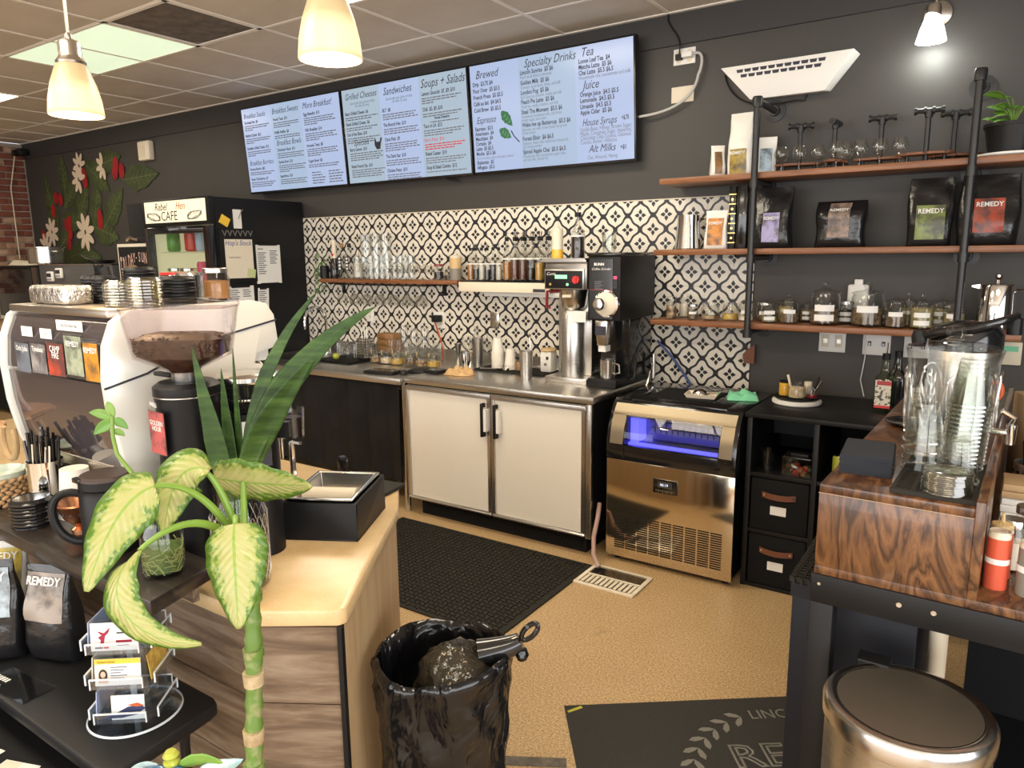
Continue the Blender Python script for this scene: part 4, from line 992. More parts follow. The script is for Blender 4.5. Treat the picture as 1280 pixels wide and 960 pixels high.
bottle('clear bottle of milky white syrup on the glass shelf', (-4.165, 4.07, zg), .038, .22, 'white', .95, False, False, 'milk_bottle', cap=None)
for x in (-4.37, -4.21, -4.163): tag(B().lathe([(0, 0), (.012, 0), (.014, .006), (.006, .02), (.016, .04), (.012, .05), (0, .052)], n=14).ob('glass_stopper', 'glass_thick', None, (x, 4.01, zg)), 'small clear glass bottle stopper standing on the glass shelf', 'stopper', 'glass stoppers on the shelf')
for x in (-4.085, -3.985, -3.885): tag(B().lathe([(0, .0), (.040, 0), (.043, .01), (.038, .16), (.047, .335), (.045, .335), (.036, .16), (.038, .02), (0, .016)], n=22).ob('tall_carafe', 'glass', None, (x, 4.085, zg)), 'tall clear glass carafe at the back of the glass shelf', 'carafe', 'tall carafes at the back')
for i, x in enumerate((-4.115, -4.045)): glassware('goblet', 'stemmed clear goblet in front of the tall carafes', (x, 4.012, zg), .026, .165, 'goblets before the carafes')
for i in range(8): glassware('tumbler', 'tall clear tumbler in the row on the glass shelf', (-3.97 + i * .056 if i < 4 else -3.80 + (i - 4) * .056, 4.012 if i < 4 else 4.085, zg), .027, .172, 'tall tumblers on the glass shelf')
for i in range(6): glassware('snifter', 'small clear stemmed glass near the end of the glass shelf', (-3.745 + i * .068, 4.015, zg), .033, .11, 'small stemmed glasses on the glass shelf')
jar('short glass jar of black syrup with a dark red stopper', (-3.335, 4.04, zg), .036, .11, 'dark_syrup', .7, 'dark_red'); jar('small glass jar of dark syrup behind the black one', (-3.262, 4.06, zg), .028, .085, 'dark_syrup', .5, 'glass')
squeeze('tan squeeze bottle at the end of the glass shelf', (-3.19, 4.05, zg), .042, .20, 'plastic_tan', 'sauce_grey', .40, group=None)
mat('rail_metal', (.12, .11, .11), .35, 1)
t = thing('stemware_rack', 'dark metal rails under the glass shelf holding wine glasses', 'rack', (0, 0, 0))
for y in (4.005, 4.035, 4.065, 4.095): B().tube([(-4.36, y, 1.4345), (-3.42, y, 1.4345)], .0045).ob('rail', 'rail_metal', t)
for x in (-4.355, -3.425): B().box(x - .005, 3.995, 1.430, x + .005, 4.105, 1.4485).ob('hanger', 'rail_metal', t)
for i in range(13):
    x = -4.30 + i * .068; glassware('wine', 'wine glass hanging upside down under the glass shelf', (x, 4.02 + .06 * (i % 2), 1.445 - .165), .042, .16, 'wine glasses hanging under the shelf', flip=True)
# ---------------------------------------------------------------- bottle shelf with white valance
t = thing('bottle_shelf', 'white metal wall shelf holding syrup bottles', 'shelf', (-2.72, 3.95, 0))
B().box(-.355, 0, 1.455, .355, .185, 1.4775).ob('deck', 'black', t); B().box(-.36, -.012, 1.405, .36, .006, 1.47).ob('valance', 'cream', t, bev=.004); B().box(.24, -.0145, 1.412, .33, -.011, 1.432).ob('name_plate', 'ink', t, bev=.001)
B().box(-.2, .06, 1.375, .42, .17, 1.405).ob('light_box', 'white', t, bev=.004)
sy = [(-3.025, .0225, .205, 'gold_syrup', .9)] + [(-3.035 + .047 * i, .0225, .205, f, q) for i, (f, q) in enumerate((('amber', .95), ('dark_syrup', .65), ('clear_syrup', .9), ('dark_syrup', .6), ('dark_syrup', .9), ('clear_syrup', .8)))]
nm = ['gold', 'amber', 'black', 'clear labelled', 'dark half full', 'dark full', 'clear']
for i, (x, r, h, f, q) in enumerate(sy): bottle(f'short syrup bottle of {nm[i]} syrup in the row on the white shelf', (x + (.0 if i else -.025), 4.02 + (.055 if i == 0 else 0), 1.479), r, h, f, q)
ta = [(-2.735 + .063 * i, f, q) for i, (f, q) in enumerate((('amber', .8), ('brown_syrup', .92), ('brown_syrup', .95), ('dark_syrup', .55), ('gold_syrup', .75), ('dark_syrup', .85)))]
nm = ['pale amber', 'reddish brown', 'deep brown', 'nearly empty dark', 'golden', 'black']
for i, (x, f, q) in enumerate(ta): bottle(f'tall syrup bottle of {nm[i]} syrup with a steel pour spout', (x, 4.022, 1.479), .030, .265, f, q)
for i, x in enumerate((-2.703, -2.640, -2.577, -2.514, -2.451)): bottle('syrup bottle in the second row behind the tall syrup bottles', (x, 4.096, 1.479), .027, .265, ('amber', 'brown_syrup', 'dark_syrup', 'amber', 'dark_syrup')[i], .85, group='second row of syrup bottles')
# ---------------------------------------------------------------- coffee brewer and bulk grinder
zc = .90
t = thing('coffee_brewer', 'steel tower coffee brewer with a green display and red handled basket', 'coffee brewer', (-2.06, 3.66, zc))
B().box(-.165, 0, 0, .115, .36, .035).ob('base', 'brushed_h', t, bev=.004)
B().box(-.14, .12, .035, .085, .34, .56).ob('column', 'brushed', t, bev=.006)
B().lathe([(0, .035), (.072, .035), (.075, .05), (.075, .40), (.06, .43), (0, .43)], (-.03, .105, 0), 28).ob('thermal_server', 'brushed', t)
h_ = B().box(-.155, 0, .555, .115, .34, .705).ob('head', 'steel_dark', t, bev=.004)
B().box(-.158, -.012, .55, .10, .004, .665).ob('control_frame', 'brushed_h', h_, bev=.002); B().box(-.150, -.016, .556, .092, -.010, .655).ob('control_panel', 'black', h_, bev=.001)
B().box(-.085, -.0175, .61, -.005, -.0155, .632).ob('display', 'lcd', h_)
sw = B().cyl(.022, .014, (.055, -.015, .605), 16, 'y').ob('switch_dial', 'red', h_); B().box(.048, -.036, .585, .062, -.028, .62).ob('switch_grip', 'red', sw)
for x, m in ((-.115, 'gold'), (-.002, 'lcd')): B().cyl(.008, .006, (x, -.0145, .578), 10, 'y').ob('button', m, h_)
txt('Curtis', .024, 'paper', h_, (-.142, -.0166, .630), shear=.3)
B().box(-.175, -.03, .705, .125, .36, .715).box(-.175, -.03, .715, .125, -.022, .725).box(-.175, -.03, .715, -.167, .36, .725).box(.117, -.03, .715, .125, .36, .725).ob('top_tray', 'steel', t)
bk_ = B().lathe([(0, .43), (.06, .43), (.075, .45), (.088, .545), (0, .545)], (-.02, .09, 0), 28).ob('brew_basket', 'steel', t)
B().tube([(-.10, .06, .535), (-.165, .03, .535), (-.168, .03, .44), (-.145, .035, .44)], .010, 8).ob('basket_handle', 'dark_red', bk_)
B().box(-.045, -.002, .503, .012, .012, .517).ob('maker_plate', 'almond', bk_); B().box(-.035, .035, .36, .09, .037, .425).ob('warning_label', 'paper', t)
squeeze('white squeeze bottle with yellow sauce on top of the brewer', (-2.19, 3.75, 1.616), .034, .215, 'plastic_milky', 'honey', .28)
bottle('slim dark syrup bottle squeezed between two others on the brewer', (-2.125, 3.86, 1.616), .024, .17, 'dark_syrup', .6)
bottle('wide bottle of dark brown syrup with a pour spout on the brewer', (-2.06, 3.76, 1.616), .042, .25, 'dark_syrup', .98)
t = thing('coffee_grinder', 'tall black bulk coffee grinder with a chrome dial', 'coffee grinder', (-1.832, 3.665, zc))
B().box(-.095, -.03, 0, .085, .17, .05).ob('base', 'black', t, bev=.006)
B().box(-.09, .13, .03, .092, .440, .68).ob('body', 'black_gloss', t, bev=.006)
B().box(-.10, -.02, .38, .10, .46, .735).ob('head', 'black', t, bev=.006); B().box(-.105, -.025, .735, .105, .46, .755).ob('hopper_lid', 'black_gloss', t, bev=.004)
B().box(-.088, -.024, .39, .055, -.018, .72).ob('front_plate', 'black_gloss', t)
d_ = B().lathe([(0, .03), (.045, .028), (.074, .012), (.078, 0)], (.02, -.02, .475), 32, 'y').ob('dial', 'chrome', t)
B().lathe([(0, .0305), (.044, .0295), (.066, .0165)], (.02, -.021, .475), 32, 'y').ob('dial_face', 'cream', d_)
B().lathe([(0, .075), (.028, .074), (.034, .06), (.036, .02), (0, .02)], (.0, -.022, .475), 24, 'y').ob('dial_knob', 'chrome', d_)
txt('BUNN', .020, 'paper', t, (-.06, -.0252, .685), sx=1.1, off=.0008); txt('Coffee Grinder', .019, 'paper', t, (-.075, -.0252, .66), shear=.35)
for i in range(5): B().box(-.055, -.0252, .595 - i * .010, -.005 - (i % 2) * .012, -.0246, .599 - i * .010).ob('printed_line', 'ink_grey', t)
B().box(-.085, -.0252, .55, .05, -.0246, .552).ob('red_line', 'red', t); B().box(.06, -.028, .56, .085, -.02, .605).ob('rocker_switch', 'ink', t); B().box(.062, -.030, .61, .083, -.02, .628).ob('pilot_light', 'pink', t)
ch = B().prism([(-.05, .38), (.03, .38), (.02, .24), (-.035, .24)], -.03, .05, 'xz').ob('spout_chute', 'steel', t, bev=.004); B().box(-.045, -.034, .30, .02, -.029, .35).ob('chute_label', 'ink', ch)
B().box(-.03, -.02, .205, .015, .04, .24).ob('bag_clip', 'white', t)
t = thing('steel_mug', 'steel mug standing under the spout of the black bulk grinder', 'mug', (-1.828, 3.70, .951))
B().cup(.043, .045, .105, .003, n=24).ob('body', 'steel', t); B().tube([(.042, .0, .085), (.075, -.01, .08), (.078, -.01, .035), (.042, 0, .022)], .006).ob('handle', 'steel', t)
tag(B().cup(.036, .042, .115, n=20).lathe([(.0365, .02), (.0405, .10)], n=20).ob('cup_stack', 'cup_plastic', None, (-1.88, 3.80, 1.656)), 'smoky clear plastic cup upside down on the bulk grinder', 'cup')
# ---------------------------------------------------------------- things on the steel counters
zt = .8855
t = thing('drying_mat', 'black ridged drainer mat on the steel table beside the sink', 'mat', (-4.02, 3.80, zt)); B().box(-.20, -.20, 0, .20, .20, .008).ob('base', 'black', t, bev=.002)
for i in range(19): B().box(-.19 + i * .0205, -.19, .008, -.182 + i * .0205, .19, .014).ob('ridge', 'black', t)
rn = random.Random(8)
for i in range(6): glassware('goblet' if i % 2 else 'tumbler', 'clear glass drying upside down on the black drainer mat', (-4.175 + (i % 3) * .09, 3.84 + (i // 3) * .11, zt + .0145), .036, .10, 'glasses drying on the mat', flip=True)
tag(B().lathe([(0, 0), (.018, .004), (.026, .02), (.022, .038), (.012, .045), (0, .046)], n=16).ob('lime', 'lime', None, (-4.06, 3.70, zt + .0145)), 'green lime lying on the drainer mat by the glasses', 'lime')
t = thing('straw_caddy', 'square perforated steel caddy holding white straws', 'caddy', (-3.90, 3.85, zt + .0145))
b = B()
for i in range(6):
    for s_ in range(4):
        b.M = Matrix.Rotation(s_ * pi / 2, 4, 'Z'); b.box(-.045 + i * .0165, -.045, 0, -.038 + i * .0165, -.042, .15)
for z in range(8):
    for s_ in range(4):
        b.M = Matrix.Rotation(s_ * pi / 2, 4, 'Z'); b.box(-.045, -.045, z * .0205, .045, -.042, z * .0205 + .007)
b.ob('basket', 'steel', t); B().box(-.045, -.045, 0, .045, .045, .003).ob('bottom', 'steel', t)
for i in range(3): B().tube([(-.01 + i * .012, 0, .004), (-.05 + i * .03, .01, .215 + .01 * i)], .004, 6).ob('straw', 'white', t)
for i, h in enumerate((0, .048, .096)): tag(B().box(-.085, -.06, 0, .085, .06, .036).ob('wooden_block', 'terracotta', None, (-3.93, 4.04, .8855 + h), bev=.004) if False else B().box(-.085, -.05, 0, .085, .05, .044).ob('wooden_box', 'board_wood', None, (-3.86, 4.065, zt + .03 + h * .98 + .0145), bev=.004), ('lowest', 'middle', 'topmost')[i] + ' of the three stacked brown wooden trays behind the caddy', 'tray')
tag(B().box(-.09, -.05, 0, .09, .05, .044).ob('storage_tin', 'steel', None, (-3.86, 4.065, zt), bev=.004), 'flat steel tin under the stacked wooden trays', 'tin')
gj = ((-3.745, 3.80, 'tea_mix', 'glass garnish jar of pale rind'), (-3.635, 3.79, 'oats', 'glass garnish jar full of dried orange slices'), (-3.53, 3.79, 'tea_yellow', 'glass garnish jar with yellow peel at the bottom'), (-3.42, 3.81, 'tea_dark', 'glass garnish jar of dark star anise'), (-3.32, 3.81, 'tea_mix', 'glass garnish jar of cinnamon sticks'), (-3.22, 3.82, 'tea_yellow', 'glass garnish jar of pale ginger'))
for x, y, f, lb in gj:
    t = jar(lb + ' on the steel table', (x, y, zt), .048, .105, f, .55, None, name='clip_jar'); B().lathe([(.047, .092), (.050, .096), (.047, .100), (.02, .102), (0, .103)], n=22).ob('glass_lid', 'glass_thick', t)
    B().tube([(0, -.047, .07), (0, -.053, .088), (0, -.047, .104)], .002, 5).ob('wire_clip', 'gold', t)
tag(B().box(-.30, -.05, 0, .30, .05, .006).ob('glass_riser', 'glass_thick', None, (-3.48, 3.955, zt + .104)), 'narrow clear riser behind the garnish jars', 'riser') if False else None
for i in range(7): glassware('tumbler', 'clear tumbler upside down behind the garnish jars', (-3.74 + i * .078, 3.955, zt), .036, .155, 'upside down tumblers behind the jars', flip=True)
for i in range(3): glassware('tumbler', 'clear tumbler stacked on top of the upside down tumblers', (-3.62 + i * .10 + .01, 3.955, zt + .1555), .034, .10 - .012 * (i == 1), 'tumblers stacked in the second layer', flip=True)
tag(B().lathe([(0, 0), (.048, 0), (.05, .05), (.03, .11), (.034, .15), (.031, .15), (.027, .11), (.047, .05), (0, .004)], n=20).ob('glass_carafe', 'glass', None, (-3.66, 4.045, zt)), 'small clear glass carafe behind the stacked tumblers', 'carafe')
t = thing('hand_torch', 'orange and black hand torch hanging by the tiles', 'torch', (-3.41, 4.094, 1.18)); B().box(-.03, -.03, -.01, .03, .03, .04).ob('head', 'black', t, bev=.006); B().tube([(-.02, 0, -.01), (.05, -.01, -.16), (.06, -.01, -.29)], .006).ob('handle', 'orange', t)
for x, y, rz, lb, z in ((-3.36, 3.47, .12, 'thin black tablet lying on the steel table edge', zt), (-3.005, 3.60, -.1, 'black folded cloth pad lying at the corner of the refrigerator top', zc)):
    t = thing('tablet', lb, 'tablet' if 'tablet' in lb else 'pad', (x, y, z + .0005), rz); w_ = .12 if z == zt else .058; B().box(-w_, -.065, 0, w_, .065, .018).ob('case', 'black', t, bev=.006); B().box(-w_ + .015, -.05, .018, w_ - .015, .05, .0195).ob('face', 'black_gloss', t)
tag(B().lathe([(0, 0), (.022, 0), (.028, .012), (.022, .03), (0, .035)], n=18).ob('timer_knob', 'black_gloss', None, (-3.19, 3.48, zt)), 'round black knob resting beside the tablet', 'knob')
tag(B().box(-.06, -.05, 0, .06, .05, .022).ob('card_reader', 'black', None, (-3.17, 3.60, zt), .3, bev=.006), 'small square black case between the tablet and the cloth', 'case')
pts = []
for j in range(16):
    for i in range(20):
        x, y = -.10 + .2 * i / 19, -.06 + .12 * j / 15; rr = (x / .10) ** 2 + (y / .06) ** 2
        h = max(0, (1 - rr)) ** .35 * (.030 + .05 * noise.noise((x * 22, y * 26, 2))) + .03 * abs(noise.noise((x * 34, y * 34, 9))); pts.append((x * (1 + .2 * noise.noise((x * 20, y * 20, 5))), y * (1 + .2 * noise.noise((x * 20, y * 20, 15))), max(.001, h if rr < 1 else .002)))
tag(B().grid(pts, 20, 16).ob('rag', 'towel', None, (-2.825, 3.60, zc), .1, smooth=80), 'crumpled tan rag on the steel refrigerator top', 'rag')
def jigger(label, loc, r, h, m='chrome'):
    return tag(B().lathe([(0, h * .4), (r * .25, h * .38), (r, 0), (r * .96, 0), (r * .2, h * .40), (r * .2, h * .44), (r * .85, h), (r * .82, h), (r * .18, h * .46), (0, h * .45)], n=20).ob('jigger', m, None, loc), label, 'jigger')
jigger('tall dark waisted jigger next to the garnish jars', (-3.035, 3.86, zc), .030, .16, 'steel_dark'); jigger('gold necked steel jigger by the tan rag', (-2.885, 3.80, zc), .024, .125, 'steel')
tag(B().lathe([(0, 0), (.032, 0), (.036, .105), (.034, .105), (.030, .004), (0, .004)], n=20).ob('shaker_cup', 'chrome', None, (-2.96, 3.845, zc)), 'short chrome shaker cup between the two jiggers', 'cup')
glassware('wine', 'clear sampling glass standing on the dark jigger side of the bar', (-3.032, 3.955, zc), .034, .20)
for x, y, h, lb in ((-3.028, 4.058, .26, 'clear glass swing bottle in front of the tiles'), (-2.945, 4.06, .215, 'shorter clear glass bottle in front of the tiles')):
    tag(B().lathe([(0, 0), (.036, 0), (.038, .01), (.038, h * .6), (.014, h * .82), (.016, h), (.013, h), (.011, h * .82), (.035, h * .58), (.034, .01), (0, .008)], n=18).ob('glass_bottle', 'glass', None, (x, y, zc)), lb, 'bottle')
for x, y, h, r, lb in ((-2.935, 3.95, .19, .040, 'tall steel cocktail shaker tin by the tiles'), (-2.37, 3.68, .17, .042, 'steel tumbler standing before the coffee brewer')):
    tag(B().lathe([(0, 0), (r * .82, 0), (r, h), (r * 1.03, h + .003), (r * .94, h), (r * .78, .005), (0, .005)], n=24).ob('shaker_tin', 'brushed', None, (x, y, zc)), lb, 'tumbler')
tag(B().loft([[(x * s, y * s, z) for x, y in ((-.09, -.045), (.09, -.045), (.09, .045), (-.09, .045))] for s, z in ((.92, 0), (1, .085), (.97, .085), (.9, .006))]).ob('steel_pan', 'brushed_h', None, (-2.78, 4.06, zc)), 'rectangular steel pan in front of the patterned tiles', 'pan')
t = thing('bar_mat', 'black rubber bar mat with pegs on the refrigerator top', 'mat', (-2.585, 3.90, zc)); B().box(-.27, -.11, 0, .27, .11, .007).ob('base', 'rubber', t, bev=.002)
b = B()
for i in range(27):
    for j in range(11): b.box(-.26 + i * .02 - .006, -.1 + j * .02 - .006, .006, -.26 + i * .02 + .006, -.1 + j * .02 + .006, .012)
b.ob('pegs', 'rubber', t)['kind'] = 'stuff'
def cups(label, loc, r0, r1, h, n, m='paper_cup', step=.011, flip=True):
    t = thing('cup_stack', label, 'cup stack', loc)
    for i in range(n):
        B().lathe([(0, h), (r0, h), (r0, h - .003), (r1, .004), (r1 + .003, .003), (r1 + .003, 0), (r1 - .002, 0), (r0 - .002, h - .005), (0, h - .005)], n=20).ob('paper_cup', m, t, (0, 0, i * step))
    return t
cups('taller stack of white paper cups upside down on the bar mat', (-2.735, 3.90, zc + .0125), .028, .040, .10, 10)
cups('shorter stack of white paper cups upside down on the bar mat', (-2.625, 3.89, zc + .0125), .028, .040, .10, 4)
jar('small jar of brown powder with a black lid on the bar mat', (-2.535, 3.86, zc + .0125), .033, .088, 'cinnamon', .95, 'black')
t = thing('measuring_spoons', 'dark tongs and spoons lying on the bar mat', 'utensils', (-2.70, 3.81, zc + .0125)); B().tube([(-.10, -.02, .006), (.04, .01, .006)], .005).ob('tongs', 'steel_dark', t); B().tube([(-.08, .01, .006), (.08, .0, .006)], .004).ob('spoon_handle', 'black', t); B().lathe([(0, 0), (.02, .004), (.024, .016), (.021, .016), (.017, .006), (0, .003)], (.09, 0, .002), 16).ob('spoon_bowl', 'steel', t)
t = thing('grinder_dispenser', 'white plastic dispenser with a tan lid next to the brewer', 'dispenser', (-2.36, 3.93, zc + .0125)); B().box(-.04, -.04, 0, .04, .04, .13).ob('body', 'white', t, bev=.008); B().lathe([(0, .152), (.05, .148), (.052, .135), (.045, .13), (0, .13)], n=22).ob('lid', 'plastic_tan', t); B().cyl(.010, .004, (0, -.039, .05), 12, 'y').ob('button', 'steel_dark', t); B().box(.005, -.043, .08, .022, -.039, .10).ob('sticker', 'ink', t)
tag(B().tube([(-2.45, 3.86, zc + .013), (-2.465, 3.87, zc + .235)], .0035, 6).lathe([(0, 0), (.008, .003), (.008, .02), (0, .024)], (-2.465, 3.87, zc + .23), 8).ob('bar_spoon', 'chrome'), 'thin steel bar spoon standing up behind the small jar', 'spoon')
# blue hose by the ice machine
tag(B().tube(bez((-1.70, 4.10, 1.13), (-1.58, 4.11, 1.02), (-1.47, 4.10, .86), 12), .008).ob('water_hose', 'blue_hose'), 'dark blue water hose slanting down the tiles behind the ice machine', 'hose')
tag(B().tube(bez((-1.72, 4.05, .99), (-1.66, 3.97, 1.0), (-1.712, 3.93, .80), 10), .010).tube([(-1.715, 4.09, 1.05), (-1.715, 4.09, .9)], .012).ob('steel_pipe', 'steel'), 'steel elbow pipe between the refrigerator and the ice machine', 'pipe')
tag(B().prism([(-.02, -.05), (.035, -.05), (.035, .06), (-.005, .03), (-.03, 0)], 0, .02, 'xz').ob('leather_holder', 'leather', None, (-1.155, 4.10, 1.08)), 'brown leather scrap hung on the tile edge below the shelf', 'holder')
# ---------------------------------------------------------------- on and in the cube shelf
zu = .8905
t = thing('round_board', 'round white turntable with a black plate on the cube shelf', 'turntable', (-.815, 3.80, zu)); B().lathe([(0, 0), (.11, 0), (.118, .006), (.118, .020), (.11, .024), (0, .024)], n=40).ob('turntable', 'white', t); B().lathe([(0, .024), (.098, .024), (.111, .034), (.111, .038), (.098, .030), (0, .029)], n=40).ob('plate', 'black', t)
jar('small jar of yellow honey with a black lid on the black plate', (-.880, 3.815, zu + .030), .030, .080, 'honey', 1.2, 'black')
t = jar('squat glass honey pot with a wooden stick on the black plate', (-.812, 3.778, zu + .030), .042, .085, 'oats', .9, None); B().lathe([(0, .092), (.034, .089), (.036, .080), (.033, .077), (0, .077)], n=22).ob('glass_lid', 'glass_thick', t); B().tube([(-.03, 0, .05), (-.05, .01, .115)], .006).ob('dipper', 'cream', t)
t = jar('small glass of red striped picks and spoons on the black plate', (-.745, 3.806, zu + .030), .027, .07, 'dark_red', .4, None)
for i in range(2): B().tube([(.0, 0, .01), (.03 + i * .012, .0, .115 - i * .02)], .004, 6).ob('spoon', ('black', 'steel')[i], t)
tag(B().cyl(.02, .075, (0, 0, 0), 14).ob('tea_light', 'cream', None, (-.775, 3.85, zu + .031)), 'short cream candle behind the honey pot', 'candle')
def liquor(label, loc, gm, red=True):
    t = thing('liquor_bottle', label, 'bottle', loc)
    b = B(); n = 20; rings = []
    for z, w in ((0, .038), (.012, .042), (.13, .044), (.165, .040), (.19, .020), (.25, .0155), (.262, .0165)):
        rings.append([(w * math.copysign(abs(cos(a)) ** .6, cos(a)), w * math.copysign(abs(sin(a)) ** .6, sin(a)), z) for a in [2 * pi * i / n for i in range(n)]])
    b.loft(rings).ob('body', gm, t); B().cyl(.018, .028, (0, 0, .25), 16).ob('cap', 'black', t)
    if red:
        B().box(-.034, -.0452, .03, .034, -.0440, .155).ob('label', 'liquor_label', t); B().box(-.028, -.0462, .132, .034, -.0452, .152).ob('red_band', 'red', t); B().box(-.034, -.0462, .022, .034, -.0452, .034).ob('red_foot', 'red', t)
        [B().box(-.024 + i * .009, -.0468, zz, -.017 + i * .009, -.0460, zz + .007).ob('title_mark', 'dark_red', t) for i in range(6) for zz in (.134, .143)]; B().tube([(0, 0, .27), (.001, 0, .33)], .004, 6).ob('pourer', 'chrome', t)
    else: B().lathe([(.044, .05), (.0445, .14)], n=20).ob('label', 'black_gloss', t)
    return t
liquor('clear square liquor bottle with a cream and red label', (-.425, 3.82, zu), 'green_glass'); liquor('dark liquor bottle standing behind the clear one', (-.385, 3.93, zu), 'black_gloss', False)
glassware('tumbler', 'cut glass tumbler in the open cube of the black shelf', (-.885, 3.56, .593), .042, .10, gm='glass_thick')
t = thing('clear_drawer_box', 'clear box full of coloured bottle caps in the open cube', 'box', (-.735, 3.56, .593)); b = B()
for q in ((-.065, -.06, 0, .065, .06, .004), (-.065, -.06, .004, .065, -.057, .085), (-.065, .057, .004, .065, .06, .085), (-.065, -.057, .004, -.062, .057, .085), (.062, -.057, .004, .065, .057, .085)): b.box(*q)
b.ob('body', 'acrylic', t); rn = random.Random(4); MC = {}
for i in range(34):
    m = ('white', 'red', 'gold', 'steel', 'terracotta', 'mint')[rn.randrange(6)] if i != 3 else 'red'
    if m not in MC: MC[m] = B().cyl(.0125, .009, (0, 0, 0), 12).mesh('bottle_cap', m)
    link('bottle_cap', MC[m], t, (rn.uniform(-.045, .045), rn.uniform(-.04, .04), .008 + .03 * rn.random()), rot=(rn.uniform(-1, 1), rn.uniform(-1, 1), 0))
B().box(-.066, -.061, .086, .066, .061, .096).ob('lid', 'black_gloss', t, bev=.004); B().box(-.03, -.05, .096, .05, .0, .112).ob('gadget', 'black', t, bev=.003)
t = thing('drink_can', 'yellow green drink can in the open cube beside the counter', 'can', (-.555, 3.56, .593)); B().lathe([(0, 0), (.026, 0), (.033, .01), (.033, .108), (.027, .118), (0, .116)], n=22).ob('body', 'lime', t); B().lathe([(0, .117), (.026, .119), (.027, .117)], n=22).ob('top', 'steel', t)
t = thing('spray_gun', 'dark gadget with red parts at the back of the open cube', 'gadget', (-.50, 3.80, .593)); B().box(-.05, -.03, 0, .05, .03, .14).ob('body', 'black_gloss', t, bev=.01); B().cyl(.03, .02, (0, -.028, .11), 16, 'y').ob('ring', 'dark_red', t)
# ---------------------------------------------------------------- right-hand service cart with raised wooden top
RZ = radians(-2.2)
def rl(x, y, z): return (-.322 + x * cos(RZ) - y * sin(RZ), 1.80 + x * sin(RZ) + y * cos(RZ), z)
t = thing('service_cart', 'black framed service counter with a dark swirled wood top and raised shelf', 'counter', (-.322, 1.80, 0), RZ)
B().box(0, .0, 1.08, .318, 1.60, 1.10).ob('riser_top', 'rosewood', t, bev=.0015)
B().box(0, .0, .893, .318, .018, 1.08).ob('riser_front', 'rosewood', t, bev=.001)
B().box(0, .018, .893, .016, 1.60, 1.08).ob('riser_side', 'rosewood', t)
B().box(.318, -.004, .893, .337, 1.60, 1.118).ob('divider', 'rosewood', t, bev=.002)
B().box(-.001, -.001, 1.0775, .318, .003, 1.0785).ob('edge_line', 'cardboard', t)
B().box(0, 0, .872, .95, 1.60, .893).ob('counter_top', 'rosewood', t, bev=.001)
fb = B().box(-.005, -.005, .80, .95, .05, .872).box(-.005, 1.55, .80, .95, 1.60, .872).box(-.005, .05, .80, .045, 1.55, .872).box(.90, .05, .80, .95, 1.55, .872)
fb.ob('top_frame', 'black', t, bev=.002)
for x, y in ((-.005, -.005), (-.005, 1.545), (.895, -.005), (.895, 1.545)): B().box(x, y, 0, x + .055, y + .055, .80).ob('leg', 'black', t, bev=.003)
B().box(.30, .90, .0, .90, .94, .80).ob('shade_sheet', 'black_matte', t)  # added dark sheet standing in for the shade beneath the counter
B().box(.32, .1, .12, .90, .90, .14).ob('lower_deck', 'black_matte', t)
for x in (.19, .26): B().cyl(.006, .004, (x, -.005, .845), 10, 'y').ob('bolt', 'steel', t)
B().cyl(.004, .004, (.015, -.005, .85), 10, 'y').ob('bolt', 'steel', t)
t = thing('bin_cabinet', 'black box cabinet under the service counter, topped with grid matting', 'cabinet', (-.40, 1.95, 0), 0)
B().box(0, 0, .009, .30, .80, .765).ob('body', 'blueblack', t, bev=.003); B().box(-.004, -.004, .73, .304, 0, .768).ob('front_lip', 'blueblack', t)
b = B()
for i in range(16): b.box(i * .02, -.01, .768, i * .02 + .006, .7, .782)
for j in range(35): b.box(-.01, j * .02, .768, .31, j * .02 + .006, .782)
b.ob('grid_mat', 'rubber', t)['kind'] = 'stuff'
tag(B().tube([(-.055, 2.02, .0), (-.055, 2.02, .80)], .022, 14).ob('white_pipe', 'almond'), 'pale upright pipe beside the black box cabinet', 'pipe')
# step bin
t = thing('step_bin', 'round brushed steel step bin with a flat lid', 'trash can', (-.088, 1.635, 0))
B().lathe([(0, .02), (.158, .02), (.160, .03), (.160, .645), (.150, .65), (0, .65)], n=48).ob('body', 'brushed', t)
B().lathe([(.15, .648), (.166, .65), (.167, .683), (.160, .694), (.150, .697), (.143, .695), (.140, .693), (0, .696)], n=48).ob('lid', 'steel', t)
B().lathe([(0, .697), (.139, .694)], n=48).ob('lid_disc', mat('lid_brown', (.26, .23, .19), .34, .85), t)
B().lathe([(0, 0), (.162, 0), (.162, .025), (0, .025)], n=40).ob('base_ring', 'black', t); B().box(-.05, -.20, .01, .05, -.15, .025).ob('pedal', 'black', t, bev=.004); B().box(-.12, .125, .63, -.05, .175, .70).ob('hinge', 'black', t, bev=.004)
# on the raised shelf
p = rl(.066, .215, 1.1005)
t = thing('napkin_stack', 'stack of dark navy paper napkins on the wooden counter', 'napkins', p, radians(4))
mat('navy', (.016, .019, .028), .85)
for i in range(13): B().box(-.057 - .0015 * (i % 3), -.09, 0, .057 + .0015 * ((i * 2) % 3), .09, .0034).ob('napkin', 'navy', t, (0, .001 * (i % 2), i * .0038), radians((i * 7) % 5 - 2) * .3)
t = thing('lid_mat', 'black slotted rubber mat under the plastic cups', 'mat', rl(.232, .135, 1.1005), RZ)
b = B(); b.box(-.085, -.115, 0, .085, -.105, .010).box(-.085, .215, 0, .085, .225, .010).box(-.085, -.105, 0, -.075, .215, .010).box(.075, -.105, 0, .085, .215, .010)
for x in (-.04, .0, .04): b.box(x - .005, -.105, 0, x + .005, .215, .010)
for i in range(19): b.box(-.075, -.102 + i * .0165, .002, .075, -.095 + i * .0165, .009)
b.ob('grid', 'rubber', t)
